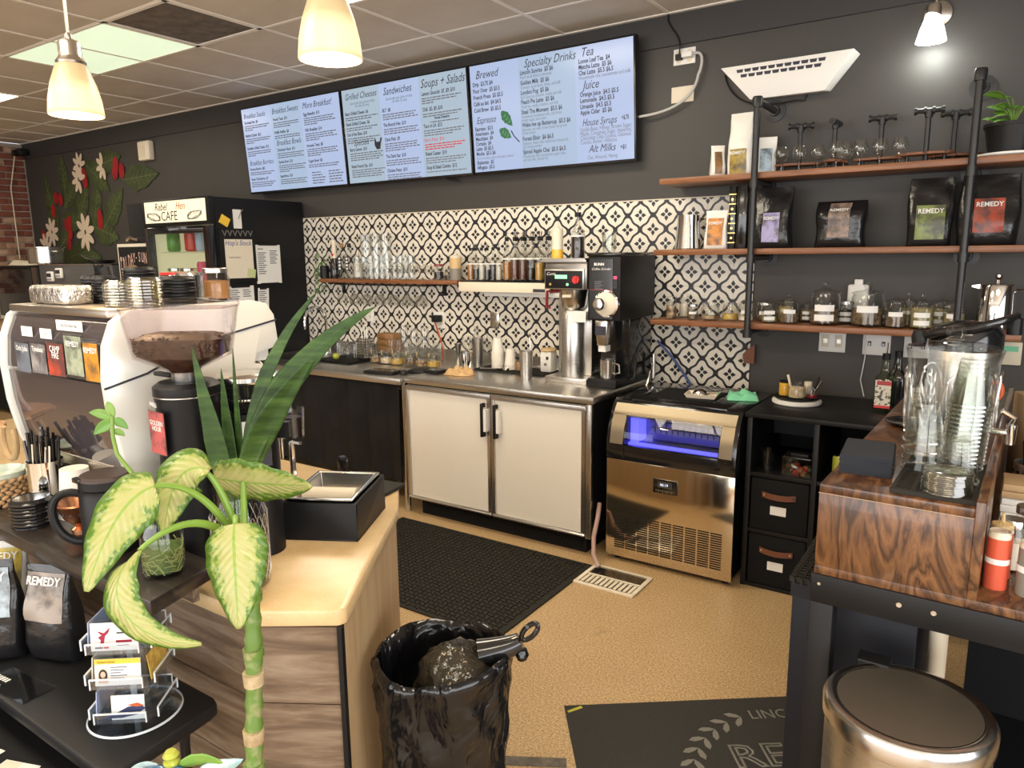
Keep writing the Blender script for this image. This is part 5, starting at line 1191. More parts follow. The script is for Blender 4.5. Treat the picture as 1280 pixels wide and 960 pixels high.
def pcups(label, loc, r0, r1, h, n, step):
    t = thing('plastic_cup_stack', label, 'cup stack', loc)
    me = B().lathe([(0, h - .003), (r0 * .85, h - .003), (r0 * .92, h), (r0, h - .001), (r1, .004)], n=28).mesh('plastic_cup', 'cup_plastic')
    rim = B().lathe([(r1 - .0005, .004), (r1 + .0028, .0045), (r1 + .003, .0005), (r1, 0)], n=28).mesh('rim', 'cup_rim')
    for i in range(n): c = link('plastic_cup', me, t, (.0006 * i if n > 9 else 0, 0, i * step)); link('rim', rim, c)
    return t
pcups('short stack of clear plastic cups upside down near the napkins', rl(.185, .235, 1.1105), .031, .045, .098, 4, .024)
pcups('tall leaning tower of clear plastic cups in front of the drink dispenser', rl(.263, .30, 1.1105), .030, .047, .115, 16, .0108)
pcups('single clear plastic cup in front of the tall cup tower', rl(.263, .175, 1.1105), .032, .047, .10, 1, .02)
t = thing('clear_lid_stack', 'low stack of clear flat plastic lids on the slotted mat', 'lid stack', rl(.255, .070, 1.1105))
me = B().lathe([(0, .004), (.042, .004), (.046, .0065), (.050, .005), (.0515, 0), (.050, 0), (.0485, .003), (.045, .005), (0, .0025)], n=30).mesh('lid', 'lid_plastic')
for i in range(10): link('lid', me, t, (.001 * ((i * 3) % 4 - 1.5), .001 * ((i * 5) % 3 - 1), i * .0048))
# embossed drink dispenser
t = thing('drink_dispenser', 'large clear embossed drink dispenser with a silver tap', 'dispenser', rl(.205, .58, 1.1005))
B().lathe([(0, 0), (.095, 0), (.098, .01), (.098, .03), (.108, .12), (.112, .23), (.117, .262), (.119, .27), (.115, .27), (.109, .23), (.104, .12), (.094, .03), (0, .012)], n=44).ob('body', 'glass_thick', t)
B().lathe([(.119, .27), (.121, .275), (.118, .282), (.07, .293), (.025, .300), (.018, .306), (.026, .318), (.022, .334), (0, .338)], n=36).ob('lid', 'glass_thick', t)
for k_ in range(9):
    a0 = 2 * pi * k_ / 9; b = B(); pth = []
    for q in range(22):
        s = 2 * pi * q / 22; z = .125 + .095 * cos(s); rr = .1055 + .035 * (z - .02) / .25 * .35; an = a0 + .30 * sin(s); pth.append((rr * 1.02 * cos(an), rr * 1.02 * sin(an), z))
    b.tube(pth, .0030, 5, True); b.ob('embossed_arch', 'emboss_glass', t)
    b = B()
    for sg in (-1, 1):
        for zz in (.06, .10, .14): b.tube([((.110) * cos(a0), (.110) * sin(a0), zz), (.113 * cos(a0 + sg * .09), .113 * sin(a0 + sg * .09), zz + .028), (.114 * cos(a0 + sg * .11), .114 * sin(a0 + sg * .11), zz + .05)], [.003, .0042, .001], 5)
    b.tube([(.108 * cos(a0), .108 * sin(a0), .04), (.115 * cos(a0), .115 * sin(a0), .20)], .0026, 5); b.ob('embossed_sprig', 'emboss_glass', t)
tp_ = B().tube([(.09, -.02, .055), (.145, -.025, .055)], .010, 12).lathe([(0, -.03), (.011, -.03), (.013, .0), (.013, .025), (0, .03)], (.150, -.026, .055), 14).ob('tap', 'chrome', t)
B().tube([(.150, -.026, .08), (.155, -.03, .10), (.135, -.035, .112), (.125, -.038, .118)], .008, 10).ob('tap_lever', 'chrome', tp_)
t = thing('airpot', 'steel airpot with a glossy black pump top and strap handle', 'airpot', rl(.205, .93, 1.1005))
B().lathe([(0, 0), (.095, 0), (.10, .01), (.10, .235), (.095, .245), (0, .245)], n=36).ob('body', 'brushed', t)
B().lathe([(.10, .235), (.104, .24), (.104, .285), (.09, .31), (.04, .325), (0, .328)], n=36).ob('pump_top', 'black_gloss', t)
B().tube([(-.125, -.06, .275), (-.07, -.095, .295), (.02, -.10, .31), (.09, -.08, .335), (.13, -.03, .35)], [.012, .014, .014, .013, .010], 10).ob('strap_handle', 'black_gloss', t)
B().lathe([(0, 0), (.02, 0), (.024, .03), (.018, .05), (0, .05)], (-.125, -.06, .245), 12).ob('spout', 'black', t); B().lathe([(0, 0), (.02, 0), (.02, .05), (0, .06)], (.125, -.02, .29), 12).ob('hinge', 'black', t)
t = thing('black_plate', 'round dark plate behind the napkins', 'plate', rl(.085, .78, 1.1005)); B().lathe([(0, 0), (.045, 0), (.07, .010), (.07, .014), (.045, .005), (0, .004)], n=36).ob('dish', 'black_gloss', t)
t = thing('saucer_stack', 'small stack of white saucers at the far end of the counter', 'saucers', rl(.09, 1.12, 1.1005))
for i in range(6): B().lathe([(0, 0), (.03, 0), (.055, .012), (.055, .015), (.03, .004), (0, .004)], n=24).ob('saucer', 'white', t, (0, 0, i * .009))
t = thing('red_scissors', 'orange handled scissors standing behind the drink dispenser', 'scissors', rl(.30, .80, 1.1005)); B().tube([(-.0, 0, 0), (.0, .0, .10)], .005).ob('blade', 'steel', t); B().tube([(.002 + .018 * cos(a), 0, .13 + .028 * sin(a)) for a in [2 * pi * i / 14 for i in range(14)]], .006, 7, True).ob('handle', 'orange', t)
# lower level, right of the divider
zl = .8935
t = squeeze('clear squeeze bottle of red sauce with a white name strip', rl(.364, .105, zl), .023, .17, 'plastic_milky', 'sauce_red', .70, 'cup_plastic'); B().lathe([(.0242, .06), (.0242, .073)], n=18).ob('name_strip', 'paper', t)
t = squeeze('clear squeeze bottle of grey sauce with a white name strip', rl(.425, .10, zl), .024, .155, 'plastic_milky', 'sauce_grey', .70, 'cup_plastic'); B().lathe([(.0252, .055), (.0252, .070)], n=18).ob('name_strip', 'paper', t)
squeeze('squeeze bottle of orange sauce standing behind the red sauce', rl(.366, .175, zl), .024, .155, 'plastic_milky', 'sauce_red', .72, 'plastic_tan')
jar('mason jar of white sugar with a metal lid', rl(.418, .33, zl), .034, .135, 'white', 1.0, 'steel', name='mason_jar'); jar('smaller mason jar with a metal lid behind the orange sauce', rl(.385, .24, zl), .030, .125, 'sugar', .8, 'steel', name='mason_jar')
t = thing('paper_bag_stack', 'stack of folded brown and white paper bags', 'paper bags', rl(.44, .50, zl)); 
for i in range(8): B().box(-.09, -.06, 0, .09, .06, .018).ob('paper_bag', 'cardboard' if i > 5 else 'paper', t, (.002 * (i % 2), .003 * (i % 3), i * .0192), bev=.002)
t = thing('utensil_cylinder', 'perforated steel cylinder of black utensils', 'utensil holder', rl(.42, .70, zl)); B().cup(.05, .052, .155, .002, n=28).ob('holder', 'brushed', t)
hm = B().cyl(.0055, .001, (0, 0, 0), 8, 'y').mesh('hole', 'black')
for i in range(5):
    for q in range(14): a = 2 * pi * q / 14 + (i % 2) * .22; link('hole', hm, t, (.0515 * sin(a), -.0515 * cos(a), .03 + i * .025), a)
for i in range(4): B().tube([(.02 * cos(i * 2), .02 * sin(i * 2), .01), (.04 * cos(i * 2 + .4), .04 * sin(i * 2 + .4), .21)], .006).ob('utensil', 'black', t)
tag(B().box(-.08, -.12, 0, .08, .12, .30).ob('wooden_crate', 'cardboard', None, rl(.46, .98, zl), .3, bev=.004), 'open brown cardboard carton behind the utensil holder', 'carton')
# ---------------------------------------------------------------- front counter
t = thing('front_counter', 'speckled tan laminate counter with weathered plank sides', 'counter', (0, 0, 0))
top = [(-3.9, .88), (-1.302, .88), (-1.285, .885), (-1.125, .992), (-1.12, 1.012), (-1.455, 1.54), (-1.61, 1.71), (-3.9, 1.71)]
B().prism(top, .862, .90).ob('worktop', 'laminate', t, bev=.006)
B().prism([(-3.9, .915), (-1.31, .915), (-1.155, 1.015), (-1.48, 1.525), (-1.63, 1.68), (-3.9, 1.68)], 0, .862).ob('carcass', 'ply', t)
def plank_face(p0, p1, zs, off):
    d = Vector((p1[0] - p0[0], p1[1] - p0[1], 0)); L = d.length; d.normalize(); rz = math.atan2(d.y, d.x)
    for i, (za, zb) in enumerate(zip(zs, zs[1:])):
        x = 0; first = True
        while x < L - .001:
            w = min(L - x, 1.2 if not first else (.55 + .3 * (i % 2) if L > 1.3 else L)); first = False
            B().box(x + .0008, -off, za + .001, x + w - .0008, 0, zb - .001).ob('plank', 'plank', t, (p0[0], p0[1], 0), rz, bev=.0015, seg=1); x += w
zs = [.0, .13, .31, .49, .675, .86]
plank_face((-3.9, .914), (-1.31, .914), zs, .016)
plank_face((-1.305, .905), (-1.135, 1.005), zs, .016)
B().box(-.004, -.02, 0, .006, .004, .862).ob('corner_trim', 'black', t, (-1.132, 1.004, 0), radians(32))
d = Vector((-.335, .528)); L = d.length; rz = math.atan2(d.y, d.x)
B().box(.0, -.004, 0, L, .0, .866).ob('end_panel', 'ply', t, (-1.14, 1.016, 0), rz)
# dark raised shelf
t = thing('bar_shelf', 'dark stained wooden bar shelf raised along the counter front', 'shelf', (0, 0, 0))
B().prism([(-3.6, .735), (-1.307, .688), (-1.362, .868), (-3.6, .905)], .968, 1.0).ob('board', 'dark_wood', t, bev=.003)
B().box(-3.5, .842, .9005, -1.42, .858, .968).ob('support', 'plank', t)
# knock box, pan, tamper
t = thing('knock_box', 'matte black box holding a steel pan on the counter', 'box', (-1.547, 1.19, .9005), radians(27.7))
B().box(0, 0, 0, .205, .008, .105).box(0, .257, 0, .205, .265, .105).box(0, .008, 0, .008, .257, .105).box(.197, .008, 0, .205, .257, .105).box(0, 0, 0, .205, .265, .006).ob('body', 'black', t, bev=.001)
b = B(); q = [(-.085, -.115), (.085, -.115), (.085, .115), (-.085, .115)]
b.loft([[(x * s, y * s2, z) for x, y in q] for s, s2, z in ((1.12, 1.1, .112), (1.12, 1.1, .116), (.98, .99, .116), (.9, .93, .05), (.0, .0, .05))], cap=False); b.ob('steel_pan', 'steel', t, (.1, .13, 0), bev=.004)
B().tube([(-.075, -.03, 0), (.075, -.03, 0)], .024, 14).ob('knock_bar', 'cream', t, (.1, .13, .092))
t = thing('tamp_mat', 'black rubber tamping mat at the back of the counter', 'mat', (-1.725, 1.585, .9005), radians(8)); B().box(-.13, -.10, 0, .165, .10, .012).ob('pad', 'rubber', t, bev=.003); B().cyl(.035, .004, (.07, .02, .012), 20).ob('ring', 'black_gloss', t)
t = thing('tamper', 'black handled coffee tamper standing on the rubber mat', 'tamper', (-1.735, 1.585, .913))
B().lathe([(0, 0), (.029, 0), (.029, .010), (.012, .016), (0, .016)], n=26).ob('base', 'black_gloss', t); B().lathe([(0, .015), (.0125, .015), (.0125, .045), (.018, .075), (.017, .088), (.012, .096), (0, .097)], n=10).ob('handle', 'black_gloss', t, smooth=20)
# ---------------------------------------------------------------- espresso machine
t = thing('espresso_machine', 'white espresso machine with a smoky clear back panel', 'espresso machine', (0, 0, 0))
side = [(.97, 1.02), (.90, 1.09), (.875, 1.17), (.858, 1.27), (.853, 1.37), (.862, 1.45), (.885, 1.505), (.92, 1.53), (1.26, 1.535), (1.31, 1.525), (1.335, 1.49), (1.345, 1.40), (1.27, 1.385), (1.26, 1.36), (1.33, 1.345), (1.325, 1.20), (1.30, .945), (1.0, .945)]
for x in (-1.725, -2.255): B().prism(side, x - (.018 if x > -2 else .022), x + (.018 if x > -2 else .0), 'yz').ob('side_panel', 'white_gloss', t, bev=.006)
x = -1.725
B().tube([(x + .0185, .845, 1.352), (x + .0185, .95, 1.375), (x + .0185, 1.05, 1.415)], .003, 5).ob('seam', 'ink', t); B().tube([(x + .0185, 1.16, 1.445), (x + .0185, 1.338, 1.475)], .003, 5).ob('seam', 'ink', t)
bp = [(y + .012, z) for y, z in side[1:8]]
def sheet(zlo, zhi, m, nm, off=0):
    pts = []
    for i in range(12):
        z = zlo + (zhi - zlo) * i / 11
        for (y0, z0), (y1, z1) in zip(bp, bp[1:]):
            if z0 <= z <= z1 + 1e-6: y = y0 + (y1 - y0) * (z - z0) / (z1 - z0)
        for x in (-2.25, -1.74): pts.append((x, y - off, z))
    return B().grid(pts, 2, 12).ob(nm, m, t)
sheet(1.365, 1.515, 'plexi_dark', 'upper_back_panel'); sheet(1.135, 1.355, 'plexi_dark', 'lower_back_panel')
B().box(-2.25, .876, 1.352, -1.74, .886, 1.366).box(-2.25, .895, 1.11, -1.74, .91, 1.136).ob('trim_rail', 'nickel', t)
B().box(-2.25, .95, 1.0, -1.74, 1.24, 1.51).ob('chassis', 'black', t)
B().box(-2.25, .885, 1.512, -1.74, 1.26, 1.532).ob('cup_tray', 'nickel', t, bev=.004)
B().box(-2.22, .98, .905, -1.75, 1.30, 1.0).ob('base', 'black', t, bev=.01)
B().box(-2.20, 1.24, .95, -1.76, 1.36, 1.02).ob('drip_tray', 'steel', t); B().box(-2.25, 1.24, 1.36, -1.74, 1.33, 1.50).ob('group_hood', 'white_gloss', t)
for x in (-2.12, -1.87): g = B().cyl(.035, .08, (x, 1.29, 1.28), 20).ob('group_head', 'chrome', t); B().tube([(x, 1.30, 1.27), (x, 1.45, 1.24)], .014).ob('portafilter', 'black', g)
B().tube([(-1.77, 1.31, 1.36), (-1.765, 1.37, 1.28), (-1.76, 1.37, 1.05)], .006).ob('steam_wand', 'chrome', t)
for x in (-2.18, -1.80):
    for y in (1.0, 1.27): B().cyl(.02, .006, (x, y, .90), 12).ob('foot', 'black', t)
t2 = t
def ycard(z): 
    for (y0, z0), (y1, z1) in zip(bp, bp[1:]):
        if z0 <= z <= z1: return y0 + (y1 - y0) * (z - z0) / (z1 - z0)
    return .86
cards = [(-2.14, 1.395, .085, .085, (.16, .18, .22), 'Oris Juba', 'dark grey coffee card with a town picture on the espresso machine'), (-2.051, 1.398, .09, .085, (.35, .33, .33), 'Timeless', 'pale grey coffee card titled Timeless on the espresso machine'), (-1.958, 1.402, .092, .09, (.55, .07, .03), 'CAMP\nFIRE', 'red and blue coffee card titled Camp Fire on the espresso machine'), (-1.864, 1.418, .090, .105, (.40, .45, .32), 'REMEDY', 'green and white coffee card with a lake picture on the espresso machine'), (-1.782, 1.408, .074, .10, (.62, .28, .03), 'REMEDY', 'orange sunset coffee card at the end of the row on the espresso machine')]
for x, z, w, h, c, wd, lb in cards:
    y = min(ycard(z - h / 2), ycard(z + h / 2), ycard(z)) - .004; tl_ = 0
    t = thing('coffee_card', lb, 'card', (x, y, z)); B().box(-w / 2, -.002, -h / 2, w / 2, 0, h / 2).ob('sleeve', 'acrylic', t); o = B().box(-w / 2 + .004, -.0025, -h / 2 + .004, w / 2 - .004, -.002, h / 2 - .004).ob('print', 'bag_art', t); o.color = (*c, 1)
    txt(wd, .022 if '\n' in wd else .019, 'paper', t, (0, -.0032, h * .22), al='CENTER', sx=.9, ls=.75, off=.0004)
for x, z, w, s, lb in ((-2.13, 1.464, .06, 'Try', 'small white price tag over the grey town card'), (-2.025, 1.463, .06, 'Try', 'small white price tag over the pale grey card'), (-1.92, 1.487, .13, 'Pop Tart Peach Pop', 'long white tag with small lettering over the cards')):
    y = min(ycard(z - .013), ycard(z), ycard(z + .013)) - .001; t = thing('shelf_tag', lb, 'tag', (x, y, z)); B().box(-w / 2, -.0015, -.013, w / 2, 0, .013).ob('slip', 'paper', t); txt(s, .010, 'ink', t, (0, -.0022, -.003), al='CENTER')
zt = 1.5325
b = B(); pts = []
tag(B().box(-.10, -.04, 0, .10, .04, .05).ob('foil_loaf', 'foil', None, (-2.107, .958, zt), bev=.012, seg=3), 'foil wrapped loaf on top of the espresso machine', 'loaf')
def lids(label, x, y, n, m, r=.043, step=.0075, z=zt):
    t = thing('lid_stack', label, 'lid stack', (x, y, z)); me = B().lathe([(0, .009), (r * .8, .010), (r * .85, .012), (r * .95, .006), (r, .004), (r, 0), (r * .97, 0), (r * .92, .004), (r * .8, .007), (0, .006)], n=24).mesh('lid', m)
    for i in range(n): link('lid', me, t, (.0015 * ((i * 5) % 3 - 1), 0, i * step))
    return t
lids('stack of black cup lids next to the foil loaf', -2.105, 1.045, 9, 'black', .033); lids('stack of black cup lids between two other black stacks', -2.035, 1.04, 9, 'black', .033); lids('tallest stack of black cup lids on the espresso machine', -1.985, 1.11, 12, 'black', .042)
lids('shorter stack of clear cup lids on the espresso machine', -1.865, .995, 8, 'lid_plastic', .046); lids('taller stack of clear cup lids on the espresso machine', -1.768, 1.0, 9, 'lid_plastic', .043); lids('stack of black cup lids behind the clear lids', -1.79, 1.10, 9, 'black', .045)
tag(B().tube([(-2.16, 1.13, zt + .003), (-2.19, 1.12, zt + .09)], [.010, .016], 10).ob('black_brush', 'black', None), 'black handled brush standing behind the lids', 'brush')
for i, (x, lb) in enumerate(((-1.995, 'steel canister with a red rimmed lid on the espresso machine'), (-1.915, 'steel canister with a white label beside the red rimmed one'))):
    t = thing('canister', lb, 'canister', (x, 1.215, zt)); B().cyl(.034, .07, n=24).ob('body', 'chrome', t); B().lathe([(0, .078), (.034, .077), (.036, .07), (0, .07)], n=24).ob('lid', 'red' if i == 0 else 'steel', t); B().box(-.012, -.0355, .02, .012, -.034, .045).ob('label', 'paper', t)
jar('square glass jar of cinnamon at the edge of the espresso machine', (-1.785, 1.21, zt), .036, .09, 'cinnamon', .85, 'nickel', name='spice_jar')
# ---------------------------------------------------------------- bean grinder
t = thing('espresso_grinder', 'black espresso grinder with a big clear hopper of coffee beans', 'coffee grinder', (-1.565, .962, .9005), radians(0))
B().lathe([(0, 0), (.072, 0), (.074, .01), (.070, .42), (.074, .437), (.074, .458), (.06, .468), (0, .468)], n=32).ob('body', 'black', t)
B().lathe([(.0745, .436), (.0745, .4385)], n=32).ob('ring', 'nickel', t)
B().lathe([(0, .465), (.03, .465), (.032, .49), (0, .49)], n=20).ob('collar', 'steel_dark', t); B().box(-.085, -.03, .476, -.02, -.012, .486).ob('slide_gate', 'black', t, bev=.003)
hp = radians(34)
def hring(hx, hy, z, e=.4, n=32): return [(hx * math.copysign(abs(cos(a)) ** e, cos(a)), hy * math.copysign(abs(sin(a)) ** e, sin(a)), z) for a in [2 * pi * i / n for i in range(n)]]
B().loft([hring(.028, .028, .483, .9), hring(.04, .04, .497, .8), hring(.101, .065, .525), hring(.12, .078, .64), hring(.118, .076, .64), hring(.098, .062, .526), hring(.037, .037, .499, .8)], cap=False).ob('hopper', 'plexi', t, rz=hp)
B().loft([hring(.121, .079, .638), hring(.123, .081, .645), hring(.118, .076, .655), hring(.06, .04, .660)]).ob('hopper_lid', 'plexi', t, rz=hp)
B().loft([hring(.026, .026, .485, .9), hring(.036, .036, .499, .8), hring(.094, .058, .530), hring(.100, .063, .568), hring(.07, .04, .580)]).ob('bean_fill', 'beans', t, rz=hp)
rn = random.Random(2); b = B()
for i in range(420):
    a = rn.uniform(0, 2 * pi); r = math.sqrt(rn.random()); z = .576 + .006 * rn.random() - .008 * r; x, y = .098 * r * cos(a), .062 * r * sin(a)
    if i > 260: z = rn.uniform(.535, .57); f_b = .93; x, y = [v * 1.0 for v in (lambda an: (.104 * math.copysign(abs(cos(an)) ** .4, cos(an)) * f_b * (.95 + .05 * (z - .53) / .035), .066 * math.copysign(abs(sin(an)) ** .4, sin(an)) * f_b))(a)]
    b.M = Matrix.Translation((x, y, z)) @ Matrix.Rotation(rn.uniform(0, 6), 4, 'Z') @ Matrix.Rotation(rn.uniform(-1, 1), 4, 'X') @ Matrix.Diagonal((1.4, 1, .75, 1)); b.lathe([(0, -.004), (.0034, -.002), (.0040, 0), (.0034, .002), (0, .004)], n=6)
o = b.ob('coffee_beans', 'beans', t, rz=hp); o['kind'] = 'stuff'
txt('ONELLI', .013, 'paper', t, (-.016, -.0768, .418), rot=(pi / 2, 0, radians(-12)), sx=1.05, off=.0004, al='CENTER')
t = thing('coffee_card', 'pink and red coffee card titled Golden Hour on the black grinder', 'card', (-1.569, .8855, 1.258), radians(-3)); B().box(-.036, -.002, -.052, .036, 0, .052).ob('sleeve', 'acrylic', t); o = B().box(-.033, -.0027, -.049, .033, -.002, .049).ob('print', 'bag_art', t); o.color = (.55, .12, .12, 1); txt('GOLDEN\nHOUR', .0155, 'paper', t, (0, -.0034, .018), al='CENTER', sx=.9, ls=.85, off=.0004)
t = thing('espresso_grinder', 'squat black and chrome grinder behind the spiky plant', 'coffee grinder', (-1.545, 1.117, .9005))
B().lathe([(0, 0), (.062, 0), (.062, .33), (.055, .37), (0, .37)], n=28).ob('body', 'black', t); B().lathe([(0, .37), (.062, .375), (.076, .40), (.079, .42), (.079, .45), (0, .45)], n=32).ob('bowl', 'black_gloss', t); B().lathe([(.079, .448), (.081, .452), (.079, .462), (.07, .468), (0, .470)], n=32).ob('lid', 'steel', t); B().lathe([(.0785, .405), (.0805, .408), (.0795, .412)], n=32).ob('chrome_ring', 'chrome', t); b = B(); b.M = Matrix.Rotation(.6, 4, 'Z'); b.box(.055, -.012, .30, .095, .012, .34); b.ob('dosing_fork', 'black', t)
t = thing('coffee_card', 'black and white coffee card on the squat grinder', 'card', (-1.4885, 1.0845, 1.20), radians(60)); B().box(-.034, -.002, -.06, .034, 0, .06).ob('sleeve', 'acrylic', t); B().box(-.031, -.0027, -.057, .031, -.002, .01).ob('print', 'ink', t); B().box(-.031, -.0027, .01, .031, -.002, .057).ob('white_print', 'paper', t); txt('OU\nALT', .024, 'paper', t, (0, -.0034, -.015), al='CENTER', sx=.8, ls=.85)
t = thing('milk_dispenser', 'small steel rack with a dark glass cup at the machine front', 'rack', (-1.645, 1.315, .9005)); B().box(-.02, -.02, .005, .02, .02, .012).tube([(0, 0, .01), (0, 0, .23)], .008).tube([(0, 0, .23), (.05, -.01, .235)], .005).ob('stand', 'chrome', t); B().lathe([(0, .245), (.03, .245), (.034, .33), (.032, .33), (.028, .25), (0, .25)], (.01, 0, 0), 18).ob('cup', 'glass_thick', t); B().cyl(.027, .055, (.01, 0, .25), 16).ob('syrup', 'dark_syrup', t)
# ---------------------------------------------------------------- things on the bar shelf
zb = 1.0005
t = thing('straw_holder', 'steel cup packed with black and wooden stirrers', 'holder', (-2.04, .838, zb)); B().cup(.042, .043, .135, .002, n=28).ob('cup', 'chrome', t); rn = random.Random(6)
for i in range(26): a = rn.uniform(0, 2 * pi); r = rn.uniform(.005, .034); tl2 = rn.uniform(-.03, .03); B().tube([(r * cos(a), r * sin(a), .01), (r * 1.2 * cos(a) + (.035 if i > 4 else -.05) * .6, r * 1.2 * sin(a), .20 + rn.uniform(-.02, .02))], .0042, 6).ob('straw', 'black_gloss', t)
for i in range(8): a = rn.uniform(0, 2 * pi); r = rn.uniform(.01, .034); b = B(); b.M = Matrix.Translation((r * cos(a), r * sin(a), 0)) @ Matrix.Rotation(-.25 + .08 * i, 4, 'Y'); b.box(-.003, -.0008, .01, .003, .0008, .185).ob('stirrer', 'cream', t)
cups('single large white paper cup upside down on the bar shelf', (-1.93, .858, zb), .033, .044, .125, 1)
lids('stack of shiny black lids on the bar shelf', -1.957, .762, 8, 'black_gloss', .048, .0085, zb)
t = thing('copper_colander', 'little copper colander with a ring handle on the bar shelf', 'colander', (-1.795, .80, zb)); B().lathe([(0, 0), (.022, 0), (.022, .012), (.012, .018), (.035, .04), (.05, .075), (.055, .078), (.052, .081), (.047, .076), (.032, .043), (0, .022)], n=26).ob('bowl', 'copper', t); B().tube([(.05 + .014 * cos(a), 0, .088 + .014 * sin(a)) for a in [2 * pi * i / 12 for i in range(12)]], .003, 6, True).ob('ring_handle', 'copper', t)
hm2 = B().cyl(.0035, .001, (0, 0, 0), 6).mesh('hole', 'ink')
for i in range(14): a = 2 * pi * i / 14; link('hole', hm2, t, (.0435 * cos(a), .0435 * sin(a), .056), rot=(0, radians(65), a))
t = thing('thermal_carafe', 'black thermal carafe with a flat brown lid on the bar shelf', 'carafe', (-1.635, .79, zb)); B().lathe([(0, 0), (.056, 0), (.058, .006), (.056, .135), (.05, .145), (.055, .15), (.055, .168), (0, .168)], n=32).ob('body', 'black', t); B().lathe([(0, .178), (.05, .177), (.054, .173), (.055, .168), (0, .168)], n=32).ob('lid', 'lid_brown2' if 'lid_brown2' in MT else mat('lid_brown2', (.05, .032, .026), .5), t)
B().tube(bez((-.035, -.043, .135), (-.085, -.105, .165), (-.075, -.10, .03), 14, (-.038, -.045, .022)), .009, 10).ob('handle', 'black', t); B().box(-.03, -.058, .165, .0, -.045, .176).ob('thumb_tab', 'black_gloss', t, bev=.002)
def mossjar(label, loc, r, h, name, net=False):
    t = thing(name, label, 'jar', loc); B().lathe([(0, 0), (r * .9, 0), (r, r * .15), (r, h * .74), (r * .84, h * .84), (r * .86, h), (r * .81, h), (r * .79, h * .84), (r * .95, h * .72), (r * .95, r * .2), (0, r * .15)], n=28).ob('body', 'glass_thick', t)
    B().lathe([(0, r * .18), (r * .90, r * .25), (r * .92, h * .42), (r * .5, h * .5), (0, h * .5)], n=20).ob('moss', 'moss', t)
    b = B(); rn = random.Random(int(r * 1e4))
    for i in range(60): 
        a = rn.uniform(0, 2 * pi); z = rn.uniform(.1, .45) * h; q = r * .935; b.tube([(q * cos(a), q * sin(a), z), (q * cos(a + .35), q * sin(a + .35), max(.008, z + rn.uniform(-.012, .012))), (q * cos(a + .6), q * sin(a + .6), max(.008, z + rn.uniform(-.02, .02)))], .0013, 4)
    b.ob('roots', mat('root', (.22, .26, .08), .6), t)['kind'] = 'stuff'
    if net:
        b = B()
        for i in range(22):
            for s in (-1, 1): b.tube([((r + .001) * cos(2 * pi * i / 22 + s * q * .14), (r + .001) * sin(2 * pi * i / 22 + s * q * .14), .02 + q * h * .09) for q in range(8)], .0007, 3)
        b.ob('net', 'nickel', t)
    return t
mossjar('mason jar of water with green roots at the end of the bar shelf', (-1.41, .78, zb), .043, .13, 'mason_jar')
J = mossjar('large glass jar with a crossed net pattern holding the spiky plant', (-1.41, .965, .9005), .062, .245, 'glass_jar', True)
t = thing('soda_bottle', 'dark glass bottle with a red and silver cap beside the large glass jar', 'bottle', (-1.333, .908, .9005)); B().lathe([(0, 0), (.028, 0), (.029, .01), (.029, .075), (.016, .10), (.015, .115), (0, .115)], n=20).ob('body', 'brown_syrup', t); B().lathe([(0, .125), (.016, .124), (.018, .112), (.0, .112)], n=20).ob('cap', 'red', t); B().cyl(.02, .006, (-.02, -.016, .09), 16, 'y').ob('silver_tag', 'chrome', t)
t = thing('plant_cutting', 'leafy green cutting bending out of a tiny bottle behind the carafe', 'plant', (-1.52, .82, zb)); B().lathe([(0, 0), (.018, 0), (.018, .08), (.010, .10), (.010, .13), (0, .13)], n=16).ob('bottle', 'glass_thick', t)
o3 = Vector((-1.52, .82, zb)); st = [Vector(p) - o3 for p in ((-1.52, .82, 1.06), (-1.532, .818, 1.155), (-1.570, .81, 1.192), (-1.605, .806, 1.222), (-1.618, .808, 1.26), (-1.626, .815, 1.304))]
B().tube(st, .0045, 8).ob('stem', 'stem', t)
for a, bq, sd, w in (((-1.626, .815, 1.30), (-1.672, .788, 1.312), (.1, .2, .9), .022), ((-1.624, .814, 1.29), (-1.662, .788, 1.262), (.2, .2, .9), .026), ((-1.626, .816, 1.30), (-1.634, .812, 1.338), (.83, .55, 0), .022), ((-1.622, .815, 1.295), (-1.595, .832, 1.275), (.1, .2, .9), .020), ((-1.62, .812, 1.27), (-1.605, .828, 1.258), (.1, .2, .9), .016)):
    A, Q = Vector(a) - o3, Vector(bq) - o3; leaf(t, bez(A, (A + Q) / 2 + Vector((0, 0, .008)), Q, 8), w, sd, 'pothos', fold=.15)
t = thing('wicker_basket', 'woven basket holding a glazed bowl and a roped handle', 'basket', (-2.215, .80, zb)); b = B()
for i in range(7):
    for q in range(20):
        a = 2 * pi * (q + .5 * (i % 2)) / 20; r = .066 + .003 * sin(i); b.M = Matrix.Translation((r * cos(a), r * sin(a), .006 + i * .0105)) @ Matrix.Rotation(a, 4, 'Z') @ Matrix.Rotation(.5 * (-1) ** i, 4, 'X'); b.lathe([(0, -.012), (.0055, -.006), (.0065, 0), (.0055, .006), (0, .012)], n=6, ax='y')
b.ob('weave', 'wicker', t, smooth=80); B().lathe([(0, .01), (.045, .012), (.058, .07), (.063, .088), (.059, .09), (.054, .07), (.0, .03)], n=28).ob('bowl', mat('celadon', (.55, .62, .52), .2, coat=.5), t)
B().tube([(-.05 + .04 * sin(a), .05, .10 + .055 * (1 - cos(a)) + .0) for a in [i * pi / 7 for i in range(-5, 6)]], .008, 8).ob('rope_handle', 'rope', t)
jar('clear glass jar half hidden behind the woven basket', (-2.12, .855, zb), .030, .10, None, .5, None)
